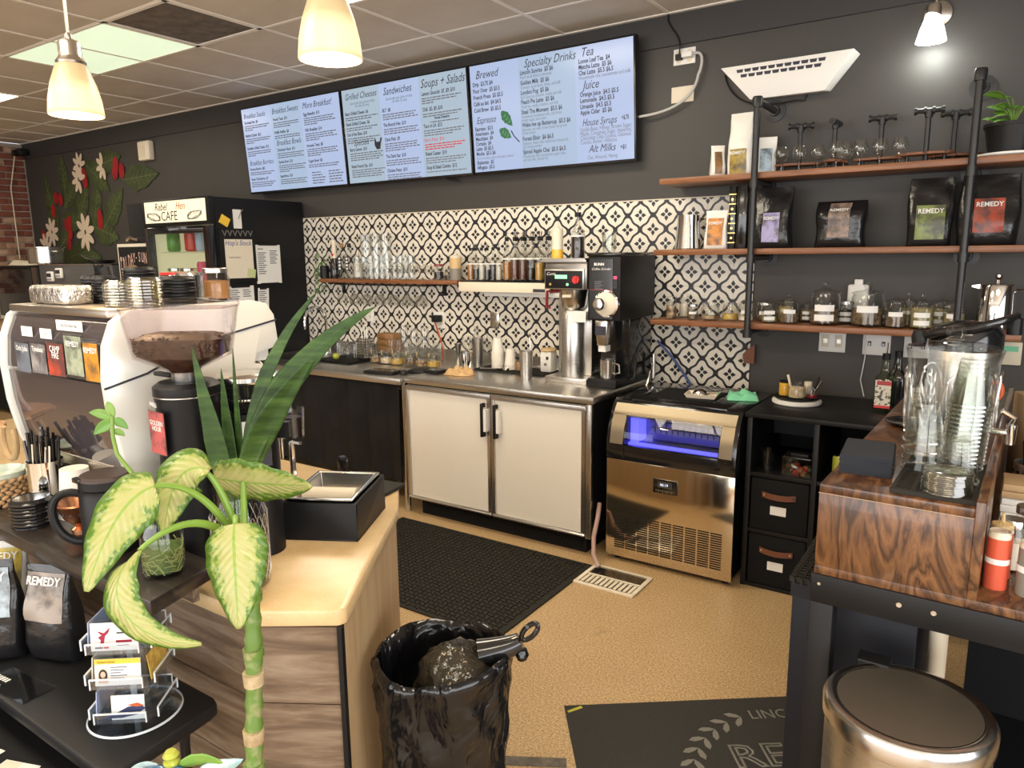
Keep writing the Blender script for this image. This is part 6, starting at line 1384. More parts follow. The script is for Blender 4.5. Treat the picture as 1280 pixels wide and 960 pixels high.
t = thing('cake_stand', 'small round wooden stand with a framed card at the bar shelf end', 'stand', (-2.42, .81, zb)); B().lathe([(0, 0), (.05, 0), (.05, .01), (.015, .02), (.015, .16), (.085, .165), (.09, .17), (.09, .182), (0, .182)], n=28).ob('stand', 'board_wood', t); B().box(-.05, -.006, .182, .045, .006, .34).ob('card_frame', mat('pale_pink', (.62, .50, .46), .5), t, bev=.002); B().box(-.043, -.0075, .19, .038, -.006, .333).ob('card', 'paper', t)
# ---------------------------------------------------------------- spiky plant in the large jar
CR, CU = Vector((.831, .557, -.011)), Vector((-.089, .152, .984))
t = thing('snake_plant', 'snake plant with long upright dark green leaves', 'plant', (-1.41, .965, 1.03)); o3 = Vector((-1.41, .965, 1.03))
def blade(pts, w, lean=0, pr=None):
    q = [Vector(p) - o3 for p in pts]; sp = bez(*q, n=16) if len(q) == 3 else bez(q[0], q[1], q[2], 18, q[3])
    d = (sp[-1] - sp[0]).normalized(); view = CR.cross(CU)
    leaf(t, sp, w, d.cross(view) + view * lean, 'snake_leaf', 'leaf', .18, prof=pr or (lambda s: (.45 + .55 * min(1, s * 2.2)) * (1 - max(0, s - .55) / .45) ** .8 + .01))
blade([(-1.412, .962, 1.03), (-1.428, .942, 1.20), (-1.463, .919, 1.460)], .046)
blade([(-1.415, .970, 1.03), (-1.425, .968, 1.20), (-1.442, .972, 1.405)], .036, .3)
blade([(-1.41, .985, 1.03), (-1.415, .985, 1.25), (-1.408, .982, 1.452)], .020, .5)
blade([(-1.405, .978, 1.03), (-1.415, .985, 1.30), (-1.32, 1.032, 1.47), (-1.239, 1.084, 1.575)], .034, .2)
blade([(-1.405, .960, 1.03), (-1.375, .962, 1.28), (-1.24, 1.03, 1.46), (-1.10, 1.122, 1.545)], .062, .1)
blade([(-1.408, .958, 1.03), (-1.385, .958, 1.22), (-1.26, 1.0, 1.36), (-1.207, 1.039, 1.440)], .055, -.3)
B().cyl(.02, .02, (0, 0, -.0), 12).ob('root_ball', 'moss', t)
# ---------------------------------------------------------------- dumb cane in the foreground
t = thing('dumb_cane_plant', 'tall dumb cane plant with cream and green variegated leaves', 'plant', (-.95, .63, 0)); o3 = Vector((-.95, .63, 0))
B().lathe([(0, 0), (.11, 0), (.14, .26), (.15, .26), (.15, .29), (.135, .29), (.13, .27), (0, .26)], n=32).ob('pot', 'terracotta', t); B().cyl(.128, .01, (0, 0, .258), 24).ob('soil', 'soil', t)
cane = [Vector(p) - o3 for p in ((-.93, .62, .25), (-.945, .632, .65), (-.957, .646, .818), (-.968, .664, .935), (-.977, .678, 1.027), (-.987, .688, 1.105), (-1.002, .692, 1.175))]
cs = []
for a, b in zip(cane, cane[1:]):
    n = max(1, int((b - a).length / .011)); cs += [a.lerp(b, i / n) for i in range(n)]
cs.append(cane[-1])
B().tube(cs, [.0145 + (.0022 if i % 3 == 0 else 0) - .000025 * i for i in range(len(cs))], 12).ob('cane', 'cane', t)
for k_, i in enumerate(range(3, len(cs) - 6, 4)):
    if k_ % 3 == 2: continue
    p = cs[i]; B().tube([p + Vector((0, 0, -.004)), p + Vector((0, 0, .010 + .008 * (k_ % 2)))], [.0165, .0175], 12).ob('husk', 'cane_husk' if k_ % 2 else 'cane', t)
def pet(*pts): q = [Vector(p) - o3 for p in pts]; sp = bez(*q, n=14) if len(q) == 3 else bez(q[0], q[1], q[2], 16, q[3]); B().tube(sp, [.0075 - .004 * i / len(sp) for i in range(len(sp))], 8).ob('petiole', 'stem', t)
def lf(pts, w, side, fold=.22, pr=None): q = [Vector(p) - o3 for p in pts]; sp = bez(*q, n=22) if len(q) == 3 else bez(q[0], q[1], q[2], 26, q[3]); leaf(t, sp, w, side, 'leaf_var', 'leaf', fold, prof=pr or (lambda s: max(.0, sin(pi * (s * .93 + .05) ** .62)) ** .75))
pet((-1.008, .691, 1.17), (-1.022, .66, 1.27), (-1.036, .62, 1.305), (-1.044, .575, 1.309)); lf([(-1.043, .575, 1.309), (-1.068, .535, 1.30), (-1.070, .500, 1.235), (-1.062, .469, 1.176)], .088, CR * .85 - CU * .53 + Vector((.2, -.4, 0)) * .3)
pet((-1.008, .691, 1.17), (-1.030, .69, 1.25), (-1.035, .668, 1.312), (-1.050, .655, 1.313)); lf([(-1.038, .665, 1.312), (-1.078, .63, 1.335), (-1.070, .61, 1.270), (-1.052, .586, 1.229)], .080, CR * .9 - CU * .35)
pet((-1.006, .691, 1.17), (-1.01, .64, 1.27), (-1.02, .57, 1.25), (-1.018, .528, 1.228)); lf([(-1.018, .53, 1.229), (-1.035, .46, 1.19), (-.985, .48, 1.11), (-.908, .545, 1.105)], .058, CR * .75 + CU * .66, .3)
pet((-1.002, .692, 1.17), (-1.03, .715, 1.22), (-1.045, .728, 1.25), (-1.050, .732, 1.272)); lf([(-1.100, .712, 1.276), (-1.05, .735, 1.268), (-.98, .757, 1.272), (-.905, .757, 1.284)], .090, CU * .85 + CR.cross(CU) * .55, .12)
pet((-1.006, .691, 1.17), (-1.0, .675, 1.25), (-.965, .655, 1.262), (-.948, .642, 1.228)); lf([(-.955, .645, 1.244), (-.935, .625, 1.215), (-.913, .612, 1.149), (-.909, .606, 1.100)], .095, CR, .22)
t = thing('hummingbird_ornament', 'glossy blue hummingbird ornament with a green leaf on a wire', 'ornament', (-.90, .48, -.012)); o3 = Vector((-.90, .48, 0))
B().tube([(.03, .08, .272), (.02, .03, .6), (.0, .0, .945)], .003, 6).ob('wire', 'black', t)
b = B(); b.M = Matrix.Translation((-.0, -.01, .958)) @ Matrix.Rotation(.59, 4, 'Z') @ Matrix.Rotation(pi / 2, 4, 'Y'); b.lathe([(0, -.045), (.010, -.035), (.014, -.01), (.013, .015), (.006, .035), (0, .045)], n=16); b.ob('body', 'bird_blue', t)
b = B(); b.M = Matrix.Translation((.0, .0, .968)); b.lathe([(0, 0), (.010, .002), (.011, .006), (.007, .010), (.011, .016), (.007, .022), (0, .023)], n=16); b.ob('bead', 'lime', t)
leaf(t, bez((.01, .005, .966), (.035, .025, .982), (.06, .045, .962), 10), .026, CU + CR.cross(CU) * .6, 'pothos')
leaf(t, bez((.03, .02, .958), (.055, .04, .958), (.085, .055, .978), 10), .022, CU, 'bird_teal'); leaf(t, bez((-.01, -.01, .962), (-.03, -.02, .972), (-.05, -.035, .960), 10), .016, CU, 'bird_teal')
# ---------------------------------------------------------------- bagged trash bin
t = thing('trash_bin', 'round trash bin with a crumpled glossy black liner', 'trash can', (-1.055, 1.248, 0))
def crum(x, y, z, a): return (.3 - abs(noise.noise((x * 7, y * 7, z * 6 + a + x * 4)))) * .030 + (.25 - abs(noise.noise((x * 17 + z * 6, y * 17, z * 13 + a)))) * .016
rings = []; n = 72
prof = [(.125, .005)] + [(.125 + .030 * (z / .66), z) for z in [.66 * i / 26 for i in range(1, 27)]] + [(.162, .685), (.160, .700), (.150, .706), (.140, .695)] + [(.138 - .02 * i / 9, .68 - .022 * i) for i in range(1, 10)]
for r, z in prof:
    rg = []
    for i in range(n):
        a = 2 * pi * i / n; x, y = r * cos(a), r * sin(a); dz = .022 * noise.noise((cos(a) * 1.7, sin(a) * 1.7, 4)) * (1 if z > .6 else 0); c = crum(x, y, z, 0 if r > .14 or z < .6 else 9) * (1 if z > .03 else 0)
        twist = .0035 * sin(14 * a + z * 22) if z < .66 else 0; rr = r * 1.04 + c * .75 + twist; rg.append((rr * cos(a), rr * sin(a), z + dz + c * .3 * (z > .6)))
    rings.append(rg)
B().loft(rings).ob('liner', 'liner', t, smooth=75)
b = B(); rings = []
for j in range(15):
    f = j / 14; th = pi * f; rg = []
    for i in range(36):
        a = 2 * pi * i / 36; x, y, z = .105 * sin(th) * cos(a), .088 * sin(th) * sin(a), .062 * cos(th); c = (.3 - abs(noise.noise((x * 13, y * 13, z * 13)))) * .9 + (.25 - abs(noise.noise((x * 30, y * 30, z * 30)))) * .45; k_ = .86 + c * .55
        rg.append((x * k_, y * k_, z * k_))
    rings.append(rg)
b.M = Matrix.Translation((.040, .0, .668)) @ Matrix.Rotation(.55, 4, 'Z') @ Matrix.Rotation(-.30, 4, 'Y'); b.loft(rings, cap=False); mat('liner_pale', (.026, .022, .015), .17, bump=(14, .6, .02)); b.ob('inner_bag', 'liner_pale', t, smooth=75)
b = B().tube(bez((.085, .04, .70), (.14, .08, .712), (.165, .10, .73), 8), [.036 - .014 * i / 8 for i in range(9)], 12); b.ob('gathered_neck', 'black_gloss', t)
B().tube([Vector((.165, .10, .725)) + CR * (.026 + .020 * cos(a) - .004) * 1.0 + CU * (.028 + .016 * sin(a) + .012 * cos(a)) for a in [2 * pi * i / 16 for i in range(16)]], .0065, 8, True).ob('tie_loop', 'liner', t)
b = B(); b.M = Matrix.Translation((.172, .095, .70)); b.lathe([(0, -.02), (.012, -.012), (.017, 0), (.012, .014), (0, .018)], n=12); b.ob('knot', 'liner', t)
# ---------------------------------------------------------------- black table, card holder, bags
t = thing('display_table', 'narrow black plastic folding table against the plank counter', 'table', (-1.28, .56, 0))
pl = [(-1.3, 0), (-.03, 0), (-.008, .008), (0, .03), (-.02, .225), (-.028, .248), (-.05, .255), (-1.3, .255)]
B().prism(pl, .69, .72).ob('top', 'black', t, bev=.006)
for x in (-.12, -1.2):
    b = B().tube([(x, .05, 0), (x, .05, .69)], .011).tube([(x, .22, 0), (x, .22, .69)], .011).tube([(x, .05, .3), (x, .22, .3)], .009); b.ob('leg_frame', 'black', t)
B().tube([(-.05, .19, .69), (-.09, .2, .55), (-.12, .22, .5)], .006).ob('brace', 'black', t)
t = thing('low_rack', 'low dark rack with cards lying in front of the black table', 'rack', (-2.0, .20, 0)); B().box(-.45, 0, .60, .57, .64, .615).ob('deck', 'black_matte', t, bev=.003); 
for x in (-.42, .53): B().box(x - .015, .02, 0, x + .015, .23, .60).ob('leg', 'black_matte', t)
for i, (x, y, rz, m, lb) in enumerate(((-1.60, .585 - .05, .35, 'sugar', 'cream and grey business card on the low rack'), (-1.535, .53, -.4, 'card_blue', 'white and blue card on the low rack'), (-1.72, .52, .2, 'paper', 'plain white card at the edge of the low rack'), (-1.56, .49, .9, 'tea_green', 'dark green card on the low rack'))):
    t = thing('business_card', lb, 'card', (x, y - .01, .6155 + .0006 * i), rz); B().box(-.044, -.026, 0, .044, .026, .0008).ob('card', 'paper' if i < 3 else 'moss', t); B().box(-.042, -.024, .0008, .0, .024, .0012).ob('print', m, t)
t = thing('glass_placard', 'clear acrylic placard with small white lettering lying on the black table', 'placard', (-1.735, .602, .7205), .10); B().box(-.085, -.036, 0, .085, .036, .003).ob('sheet', 'acrylic', t); B().box(-.082, -.033, -.0, .082, .033, .0008).ob('backing', 'black_gloss', t); [B().box(-.078 + i * .010, zz, .003, -.072 + i * .010, zz + .012, .0036).ob('letter_mark', 'paper', t) for i in range(5) for zz in (-.03, -.008)]
t = thing('card_holder', 'clear acrylic revolving business card holder on a round base', 'card holder', (-1.420, .695, .7205), radians(38))
B().lathe([(0, 0), (.088, 0), (.09, .002), (.09, .005), (0, .006)], n=44).ob('base', 'acrylic', t); B().lathe([(.088, 0), (.0905, .002), (.088, .0055)], n=44).ob('base_edge', 'acrylic_edge', t); B().cyl(.006, .23, (0, 0, .005), 10).ob('post', 'acrylic_edge', t)
tiers = (.02, .095, .17)
for s_ in range(4):
    M4 = Matrix.Rotation(s_ * pi / 2, 4, 'Z')
    b = B(); b.M = M4; b.prism([(-.052, .01), (.052, .01), (.048, .232), (-.048, .232)], -.046, -.043, 'xz'); b.ob('side_plate', 'acrylic', t)
    for z in tiers:
        b = B(); b.M = M4; b.box(-.05, -.068, z, .05, -.044, z + .002); b.box(-.05, -.068, z, .05, -.066, z + .022); b.ob('pocket', 'acrylic', t)
        b = B(); b.M = M4; b.box(-.051, -.0685, z + .020, .051, -.0655, z + .0225).box(-.051, -.0685, z, -.049, -.0655, z + .022).box(.049, -.0685, z, .051, -.0655, z + .022); b.ob('pocket_edge', 'acrylic_edge', t)
def bcard(lb, s_, z, m, dx=0, tilt=.1, hh=.052, ww=.088):
    a = radians(38) + s_ * pi / 2; ox, oy = -.0575 * -sin(a), -.0575 * cos(a)
    return thing('business_card', lb, 'card', (-1.420 + ox + dx * cos(a), .695 + oy + dx * sin(a), .7205 + z + .0025), rot=(-tilt, 0, a))
t = bcard('white business card with a red bird emblem, in the top pocket of the holder', 0, .17, 'paper'); B().box(-.044, -.001, 0, .044, .001, .056).ob('card', 'paper', t)
b = B(); b.prism([(-.030, .040), (-.018, .036), (-.006, .047), (-.010, .036), (-.016, .030), (-.019, .016), (-.026, .010), (-.024, .022), (-.029, .028), (-.022, .032)], -.0022, -.001, 'xz'); b.ob('bird_emblem', mat('crimson', (.30, .01, .04), .6), t)
[B().box(x_, -.0016, z_, x_ + w_, -.001, z_ + h_).ob('printed_line', m_, t) for x_, z_, w_, h_, m_ in ((-.036, .005, .014, .003, 'ink_grey'), (-.020, .005, .010, .003, 'red'), (.004, .016, .030, .005, 'crimson'), (.006, .034, .024, .003, 'ink'), (.006, .010, .022, .002, 'ink_grey'))]
t = bcard('business card with a yellow band and a portrait, in the middle pocket of the holder', 0, .095, 'paper', tilt=.12); B().box(-.044, -.001, 0, .044, .001, .054).ob('card', 'paper', t); B().box(-.044, -.0016, .044, .044, -.001, .054).ob('yellow_band', 'yellow', t); B().box(-.038, -.0015, .006, -.018, -.001, .036).ob('portrait', 'almond', t)
b = B(); b.prism([(-.028 + .0085 * cos(a), .022 + .012 * sin(a)) for a in [2 * pi * i / 14 for i in range(14)]], -.0020, -.0015, 'xz'); b.ob('portrait_hair', 'hair', t); b = B(); b.prism([(-.028 + .0048 * cos(a), .023 + .0065 * sin(a)) for a in [2 * pi * i / 14 for i in range(14)]], -.0024, -.0019, 'xz'); b.ob('portrait_face', 'skin', t)
B().box(-.036, -.0022, .006, -.020, -.0017, .013).ob('portrait_shoulder', 'skin', t); txt('Edward Jones', .0068, 'ink', t, (-.038, -.0022, .0465), sx=.9)
for i in range(5): B().box(-.014, -.0015, .036 - i * .0055, .018 - (i % 3) * .006, -.001, .0378 - i * .0055).ob('printed_line', 'ink_grey', t)
t = bcard('navy card with a flame shaped car picture, in the bottom pocket of the holder', 0, .02, 'ink', tilt=.1); B().box(-.02, -.001, 0, .044, .001, .05).ob('card', 'paper', t); b = B(); b.prism([(-.04, .004), (-.015, .012), (.012, .026), (.036, .030), (.046, .022), (.03, .010), (.0, .004)], -.0022, -.001, 'xz'); b.ob('car_picture', mat('navy_ink', (.02, .03, .10), .5), t); b = B(); b.prism([(.012, .030), (.03, .034), (.044, .028), (.03, .026)], -.0026, -.0018, 'xz'); b.ob('orange_title', 'orange', t)
for s_, z, m, lb in ((3, .17, 'card_blue', 'blue card standing in the upper side pocket of the holder'), (3, .095, 'cream', 'cream card standing in the middle side pocket of the holder'), (3, .02, 'card_blue', 'pale blue card standing in the lower side pocket of the holder'), (1, .095, 'tea_yellow', 'yellow card in the far side pocket of the holder'), (2, .17, 'steel_dark', 'grey card rising from the rear pocket of the holder')):
    t = bcard(lb, s_, z, m); B().box(-.043, -.001, 0, .043, .001, .053 if s_ != 2 else .070).ob('card', m, t)
bl = [(-1.915, .635, .155, .24, .30, (.42, .50, .56), 'black coffee bag with a silver label at the front of the table row', 11), (-1.79, .715, .15, .23, -.05, (.30, .25, .21), 'black coffee bag with a brown grey label next to the card holder', 12), (-2.035, .71, .15, .235, .35, (.55, .42, .06), 'white coffee bag with a yellow and red label', 13), (-2.17, .632, .15, .22, .3, (.40, .12, .05), 'black coffee bag at the table end, half out of the row', 14), (-2.235, .75, .15, .24, .2, (.2, .2, .3), 'black coffee bag tucked behind the white one', 15)]
for x, y, w, h, rz, art, lb, sd in bl: bag(lb, (x, y, .7205), w * .86, h, .068, 'bag_white' if 'white coffee' in lb else 'bag_black', art, rz + .45, seed=sd, lab=(.78, .45, .93), lean=0, flat=.5)
# ---------------------------------------------------------------- merchandiser cooler with lit sign
t = thing('display_cooler', 'tall black drinks cooler with a lit sign above its glass door', 'cooler', (-5.28, 3.27, 0))
b = B().box(-.44, .05, 0, -.41, .86, 2.09).box(.41, .05, 0, .44, .86, 2.09).box(-.41, .82, 0, .41, .86, 2.09).box(-.41, .05, 1.90, .41, .82, 2.09).box(-.41, .05, 0, .41, .82, .15); b.ob('cabinet', 'black', t)
B().box(-.40, .80, .16, .40, .815, 1.88).box(-.405, .06, .16, -.395, .8, 1.88).box(.395, .06, .16, .405, .8, 1.88).ob('liner', 'cooler_inside', t)
hd = B().box(-.44, .0, 1.895, .44, .05, 2.095).ob('header', 'black', t, bev=.004); B().box(-.39, -.004, 1.92, .405, .002, 2.08).ob('sign_panel', 'sign_glow', hd)
txt('Rebel', .082, 'ink', hd, (-.25, -.006, 2.012), shear=.3, sx=.9); txt('Hen', .082, mat('sign_orange', (.45, .16, .03), .5), hd, (.03, -.006, 2.012), shear=.3, sx=.9); txt('CAFE', .10, 'ink', hd, (-.17, -.006, 1.934), sx=.95)
for sx_ in (-1, 1):
    for i in range(5): B().tube([(sx_ * (.27 + .09 * cos(a + i)), -.006, 1.965 + .03 * sin(a * 1.3 + i)) for a in [q * .5 for q in range(9)]], .0018, 4).ob('drawn_flower', 'ink', hd)
dr = B().box(-.43, .0, .12, -.37, .05, 1.885).box(.35, .0, .12, .43, .05, 1.885).box(-.37, .0, 1.835, .35, .05, 1.885).box(-.37, .0, .12, .35, .05, .18).ob('door_frame', 'black_gloss', t, bev=.004); B().box(-.37, .02, .18, .35, .026, 1.835).ob('door_glass', 'cooler_glass', dr); B().box(-.40, -.03, .9, -.385, .0, 1.3).ob('door_handle', 'black', dr)
for z in (.45, .80, 1.14, 1.40, 1.69): B().box(-.39, .10, z, .39, .78, z + .010).ob('wire_shelf', 'cooler_glass', t)
def can(lb, x, z, m, r=.05, h=.15, y=3.44): 
    t = thing('drink_can', lb, 'can', (x, y, z)); B().lathe([(0, 0), (r * .8, 0), (r, .015), (r, h * .9), (r * .8, h), (0, h)], n=20).ob('body', m, t); B().lathe([(0, h + .002), (r * .78, h + .001), (r * .78, h - .002)], n=20).ob('top', 'steel', t)
can('green drink can on the upper cooler shelf', -5.596, 1.7005, 'green_can'); can('red drink can on the upper cooler shelf', -5.344, 1.7005, 'red', .055); can('pale blue drink can on the upper cooler shelf', -5.227, 1.7005, 'card_blue', .04); can('pink and yellow tall can on the cooler shelf under it', -5.225, 1.4105, 'pink', .045, .21)
jar('clear jar with black print on the cooler shelf', (-5.60, 3.44, 1.4105), .07, .16, None, .5, 'steel'); jar('plain clear jar with a metal lid on the cooler shelf', (-5.42, 3.44, 1.4105), .075, .16, 'sugar', .4, 'steel')
# papers on the cooler's side, hung flat against it (side faces +X)
def sheetp(name, label, y, z, w, h, m='paper', cat='paper', x=-4.8395, off=.002, rz=0):
    t = thing(name, label, cat, (x, y, z), rot=(0, 0, pi / 2)); b = B(); b.M = Matrix.Rotation(rz, 4, 'Y'); b.box(-w / 2, -off, -h / 2, w / 2, 0, h / 2); b.ob('sheet', m, t); return t
def rows(t, x, z, ws, gap=.016, m='ink_grey'): 
    b = B()
    for i, w in enumerate(ws): b.box(x, -.0036, z - i * gap, x + w, -.003, z - i * gap + .007)
    b.ob('small_print', m, t)['kind'] = 'stuff'
t = sheetp('whiteboard', 'black framed memo board with handwriting on the side of the cooler', 3.485, 1.665, .31, .40, 'black', 'memo board', off=.012); B().box(-.115, -.016, -.17, .125, -.012, .12).ob('memo_sheet', 'sugar', t); txt("Hop's Stock", .055, mat('pen_blue', (.03, .06, .30), .5), t, (-.115, -.0172, .075), shear=.25, sx=.85); txt('reservation', .022, 'ink', t, (-.09, -.0172, -.02), shear=.2); b = B()
for i in range(6): B().prism([(-.13 + i * .045, .185), (-.108 + i * .045, .14), (-.086 + i * .045, .185), (-.095 + i * .045, .185), (-.108 + i * .045, .155), (-.121 + i * .045, .185)], -.014, -.012, 'xz').ob('chevron', 'steel_dark', t)
sheetp('sticky_note', 'pale green sticky note on the corner of the memo board', 3.585, 1.53, .07, .065, mat('note_green', (.55, .62, .30), .8), 'note', -4.8225, .002, .2)
t = sheetp('notice', 'printed white notice beside the memo board', 3.76, 1.595, .235, .30, 'paper', 'paper'); rows(t, -.095, .115, [.05]); rows(t, -.095, .085, [.075, .06, .07, .06, .07, .05, .075, .06, .05, .07, .06]); rows(t, .015, .10, [.07, .06, .075, .06, .07, .05, .06]); 
for dz in (-.157, .157): B().box(-.085, -.010, dz - .012, .085, 0, dz + .012).ob('magnet_strip', 'black', t)
t = sheetp('notice', 'printed white notice under the memo board', 3.485, 1.37, .24, .13, 'paper', 'paper'); rows(t, -.09, .03, [.07, .08, .06, .08, .07]); rows(t, .02, .03, [.06, .07, .06, .07]); B().box(-.08, -.010, .053, .08, 0, .077).ob('magnet_strip', 'black', t)
t = sheetp('notice', 'narrow tilted slip of paper low on the side of the cooler', 3.69, 1.33, .10, .16, 'paper', 'paper', rz=.06); rows(t, -.04, .05, [.06, .07, .05, .07, .06, .05]); B().box(-.03, -.010, .07, .03, 0, .09).ob('magnet_strip', 'black', t)
t = sheetp('magnet', 'yellow square magnet high on the side of the cooler', 3.39, 1.920, .075, .065, 'yellow', 'magnet', off=.010, rz=.5)
t = sheetp('hook', 'white plastic hook with a key high on the side of the cooler', 3.50, 1.935, .065, .14, 'white', 'hook', off=.012); B().tube([(0, -.02, .0), (.03, -.02, .06), (.045, -.02, .07)], .003, 5).ob('key', 'steel', t)
# ---------------------------------------------------------------- tall black cabinet with chalk sign
t = thing('tall_cabinet', 'tall plain black cabinet beside the drinks cooler', 'cabinet', (-5.90, 3.34, 0)); B().box(-.16, 0, 0, .16, .78, 2.09).ob('body', 'black_matte', t, bev=.003); B().box(-.15, -.01, .1, .15, 0, 1.82).ob('door', 'black', t, bev=.003); B().tube([(-.02, -.01, 1.80), (-.1, -.04, 1.82), (-.14, -.04, 1.80)], .012).ob('door_pull', 'chrome', t)
t = thing('chalk_sign', 'framed chalkboard sign lettered Friday-Sun homemade with a sandwich drawing', 'sign', (-5.945, 3.29, 1.47), rot=(0, 0, 0)); B().box(-.235, 0, -.20, .205, .02, .30).ob('frame', 'cream', t, bev=.003); B().box(-.215, -.003, -.20, .205, .002, .275).ob('board', 'black_matte', t); mat('chalk_pink', (.75, .50, .42), .9); mat('chalk_white', (.75, .72, .66), .9)
[txt(c_, .085, 'chalk_pink', t, (-.195 + i * .040, -.005, z_), sx=.62, sy=s_, off=.0005) for i, (c_, z_, s_) in enumerate(zip('FRIDAY-SUN', (-.04, .0, .06, .10, .13, .15, .165, .155, .15, .14), (4.0, 3.3, 2.4, 1.9, 1.6, 1.3, 1.1, 1.3, 1.35, 1.5)))]; b = B(); b.prism([(-.09 + .10 * cos(a) + .07, .085 + .045 * sin(a)) for a in [2 * pi * i / 20 for i in range(20)]], -.0055, -.003, 'xz'); b.ob('sandwich_drawing', mat('chalk_tan', (.30, .18, .08), .9), t); b = B(); b.prism([(-.12 + i * .02, .075 + .012 * (i % 2)) for i in range(11)] + [(.08, .06), (-.12, .06)], -.0062, -.0055, 'xz'); b.ob('filling_drawing', 'ink', t); txt('homemade', .075, 'chalk_white', t, (-.10, -.005, -.02), shear=.3, sx=.8)
# ---------------------------------------------------------------- back kitchen counter at the far end
t = thing('back_counter', 'long kitchen counter with a tan top and black skirt by the brick wall', 'counter', (-7.85, 3.35, 0)); B().box(-1.75, -.02, .935, 1.72, .79, .98).ob('top', 'ply', t, bev=.004); B().box(-1.75, 0, .05, 1.72, .78, .935).ob('skirt', 'curtain', t)
t = thing('oven', 'black countertop oven with a dark glass door', 'oven', (-8.86, 3.60, .9805)); B().box(-.50, 0, .02, .50, .50, .605).ob('body', 'black', t, bev=.006); B().box(-.48, -.014, .07, .36, 0, .57).ob('door', 'black_gloss', t, bev=.004); B().box(.38, -.01, .05, .49, 0, .59).ob('control_strip', 'steel_dark', t); B().box(-.49, -.012, .02, .49, 0, .06).ob('lower_rail', 'cream', t); B().box(-.02, -.0155, .12, .16, -.0145, .15).ob('name_strip', 'ink_grey', t)
for x in (-.45, .45): B().cyl(.02, .02, (x, .25, 0), 10).ob('foot', 'black', t)
t = thing('steel_cabinet', 'grey steel countertop cabinet with timers stuck on it', 'cabinet', (-7.60, 3.60, .9805)); mat('grey_steel', (.16, .16, .165), .45, .6); B().box(-.72, 0, 0, .72, .50, .615).ob('body', 'grey_steel', t, bev=.004); B().box(-.74, -.002, .612, .72, .51, .622).ob('top_edge', 'steel', t)
B().box(-.69, -.004, .10, -.55, 0, .33).ob('notice_plate', 'almond', t); B().cyl(.03, .02, (-.60, 0, .36), 14, 'y').ob('knob', 'black', t)
for x, z, lb in ((-8.06, 1.48, 'lower white kitchen timer on the steel cabinet'), (-7.87, 1.515, 'upper white kitchen timer on the steel cabinet')):
    t = thing('kitchen_timer', lb, 'timer', (x, 3.598, z)); B().box(-.065, -.03, -.05, .065, 0, .05).ob('case', 'white', t, bev=.014); B().box(-.045, -.0325, -.005, .045, -.029, .032).ob('display', 'ink', t)
    for q in (-.03, 0, .03): B().cyl(.008, .034, (q, 0, -.028), 10, 'y').ob('button', 'ink_grey', t)
t = thing('stock_pot', 'steel stock pot on top of the oven and steel cabinet', 'pot', (-8.40, 3.72, 1.609)); B().lathe([(0, 0), (.16, 0), (.17, .01), (.17, .155), (.185, .16), (.185, .17), (.165, .17), (.16, .02), (0, .015)], n=32).ob('body', 'steel', t); B().tube([(.165, 0, .12), (.22, 0, .13), (.165, .05, .12)], .008).ob('handle', 'steel', t)
t = thing('frying_pan', 'black frying pan lying on the steel cabinet', 'pan', (-7.45, 3.80, 1.605)); B().lathe([(0, 0), (.10, 0), (.13, .035), (.125, .035), (.097, .006), (0, .005)], n=30).ob('pan', 'black', t); B().tube([(-.12, 0, .03), (-.30, .0, .06), (-.38, 0, .085)], .010).ob('handle', 'steel_dark', t)
pts = []
for j in range(8):
    for i in range(14): x, y = -.22 + .44 * i / 13, -.1 + .2 * j / 7; pts.append((x, y, .004 + (.045 + .03 * noise.noise((x * 9, y * 9, 1))) * (0 < i < 13 and 0 < j < 7)))
tag(B().grid(pts, 14, 8).ob('towel', 'cream', None, (-8.95, 3.75, 1.587), smooth=80), 'cream kitchen towel folded on the black oven', 'towel')
t = thing('black_tongs', 'bundle of black utensils behind the cup lids', 'utensils', (-7.05, 3.56, 0)); b = B()
b.box(-.07, -.012, 1.42, .06, .03, 1.52); b.ob('holder', 'black', t)
for i in range(5): B().tube([(-.06 + i * .03, 0, 1.50), (-.08 + i * .04, 0, 1.60 - .01 * (i % 2))], .008, 6).ob('handle', 'black', t)
t = thing('wall_camera', 'small black camera with a pale cord in the ceiling corner by the bricks', 'camera', (-9.50, 4.05, 2.86)); B().box(-.09, -.03, -.03, .09, .06, .04).ob('housing', 'black', t, bev=.01); B().cyl(.035, .05, (0, -.02, -.01), 16, 'y').ob('lens', 'black_gloss', t); B().tube([(-.05, -.03, -.03), (-.078, -.1, -.4), (-.078, -.1, -1.2)], .006).ob('cord', 'almond', t)
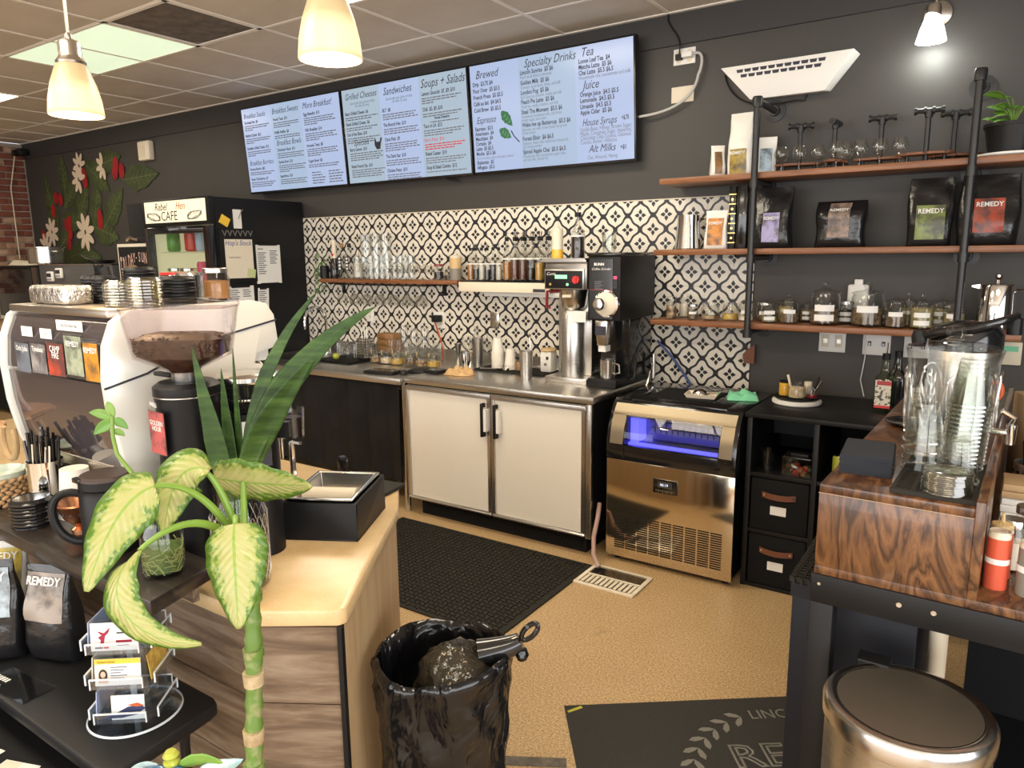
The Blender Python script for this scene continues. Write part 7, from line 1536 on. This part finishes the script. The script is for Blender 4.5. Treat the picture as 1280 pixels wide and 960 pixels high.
# ---------------------------------------------------------------- painted mural
t = thing('wall_mural', 'painted coffee branch mural of leaves, red cherries and white blossoms', 'mural', (0, 4.148, 0))
MD = [0]
def mleaf(x0, z0, x1, z1, w, vein=True):
    MD[0] += 1; dd = .003 + .0004 * MD[0]; w *= .78
    d = Vector((x1 - x0, z1 - z0)); L = d.length; d.normalize(); n = Vector((-d.y, d.x)); up, dn = [], []
    for i in range(15):
        s = i / 14; ww = w * sin(pi * s ** .8) * (1 + .10 * sin(s * 22)) / 2; c = Vector((x0, z0)) + d * L * s; up.append(tuple(c + n * ww)); dn.append(tuple(c - n * ww))
    o = B().prism(up + dn[::-1][1:-1], -dd, -dd + .002, 'xz').ob('painted_leaf', 'mural_leaf', t)
    if vein:
        b = B(); b.tube([(x0, -dd + .002, z0), (x1 - d.x * L * .08, -dd + .002, z1 - d.y * L * .08)], .0042, 4)
        for i in range(2, 7):
            c = Vector((x0, z0)) + d * L * i / 8
            for s in (-1, 1): e = c + d * L * .10 + n * s * w * .30 * sin(pi * i / 8); b.tube([(c.x, -dd + .0015, c.y), (e.x, -dd + .0015, e.y)], .0034, 4)
        b.ob('painted_vein', 'mural_vein', o)
for a in ((-9.02, 1.86, -9.18, 2.60, .34), (-8.75, 2.30, -8.74, 2.80, .28), (-8.80, 2.22, -8.42, 2.52, .28), (-8.62, 1.98, -8.22, 2.44, .34), (-8.20, 1.98, -8.02, 2.48, .30), (-7.98, 1.98, -7.55, 2.36, .34), (-8.22, 2.0, -7.72, 1.86, .38), (-8.88, 2.10, -8.45, 2.02, .30), (-8.55, 1.72, -8.25, 2.10, .36), (-9.0, 1.78, -8.68, 1.98, .26), (-8.26, 2.66, -7.80, 2.34, .34), (-8.05, 2.60, -7.52, 2.68, .30), (-7.53, 2.44, -6.88, 2.46, .32), (-8.9, 1.66, -8.35, 1.74, .30), (-8.60, 1.70, -8.1, 1.66, .26)): mleaf(*a)
for q_, (x, z) in enumerate(((-8.96, 2.33), (-8.86, 2.31), (-9.05, 2.19), (-9.35, 1.92), (-8.78, 2.03), (-8.71, 2.06), (-8.72, 1.94), (-8.77, 1.82), (-8.05, 2.03), (-8.05, 2.10), (-7.63, 2.60), (-7.66, 2.52), (-7.53, 2.53), (-8.29, 2.54), (-8.27, 2.47))): B().prism([(x + .052 * cos(a), z + .072 * sin(a)) for a in [2 * pi * i / 16 for i in range(16)]], -.0105 - .0003 * q_, -.0095, 'xz').ob('painted_cherry', 'mural_red', t)
for x, z, s, k0, k1 in ((-8.36, 2.64, .13, 0, 7), (-8.40, 2.50, .14, 0, 7), (-7.88, 2.60, .13, 2, 7), (-9.13, 1.96, .15, 0, 8), (-8.38, 1.94, .19, 0, 8), (-9.32, 1.80, .14, 0, 4), (-9.25, 1.68, .12, 2, 6)):
    for i in range(k0, k1): a = 2 * pi * i / 8 + .2; c = Vector((x + s * .55 * cos(a), z + s * .62 * sin(a))); B().prism([(c.x + s * .48 * cos(q) * cos(a) - s * .20 * sin(q) * sin(a), c.y + s * .48 * cos(q) * sin(a) + s * .20 * sin(q) * cos(a)) for q in [2 * pi * j / 12 for j in range(12)]], -.0155 - .0003 * i - .001 * (s > .13), -.0145, 'xz').ob('painted_petal', 'mural_petal', t)
# ---------------------------------------------------------------- pendant lamps
def pendant(label, x, y, zb_, E):
    t = thing('pendant_lamp', label, 'lamp', (x, y, zb_))
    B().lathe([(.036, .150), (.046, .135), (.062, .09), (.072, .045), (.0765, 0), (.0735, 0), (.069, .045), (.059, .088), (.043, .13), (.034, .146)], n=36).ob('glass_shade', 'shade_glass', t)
    B().lathe([(0, .150), (.040, .146), (.042, .152), (.033, .165), (.031, .170), (.031, .205), (.027, .212), (0, .214)], n=30).ob('socket_cup', 'nickel', t); B().lathe([(0, .21), (.010, .212), (.012, .225), (.007, .235), (0, .238)], n=16).ob('swivel', 'nickel', t)
    B().tube([(0, 0, .23), (0, 0, .45)], .005, 8).ob('rod', 'nickel', t); B().tube([(0, 0, .45), (0, 0, H - zb_)], .004, 8).ob('upper_rod', 'nickel', t); B().lathe([(0, H - zb_ - .03), (.05, H - zb_ - .025), (.06, H - zb_), (0, H - zb_)], n=24).ob('canopy', 'nickel', t)
    B().lathe([(0, .03), (.022, .04), (.030, .065), (.024, .095), (.012, .12), (0, .125)], n=18).ob('bulb', 'lamp_glow', t)
    l = bpy.data.lights.new('pendant_bulb', 'POINT'); l.energy = E; l.color = (1, .72, .42); l.shadow_soft_size = .035; o = bpy.data.objects.new('bulb_light', l); COL.objects.link(o); o.parent = t; o.location = (0, 0, .015)
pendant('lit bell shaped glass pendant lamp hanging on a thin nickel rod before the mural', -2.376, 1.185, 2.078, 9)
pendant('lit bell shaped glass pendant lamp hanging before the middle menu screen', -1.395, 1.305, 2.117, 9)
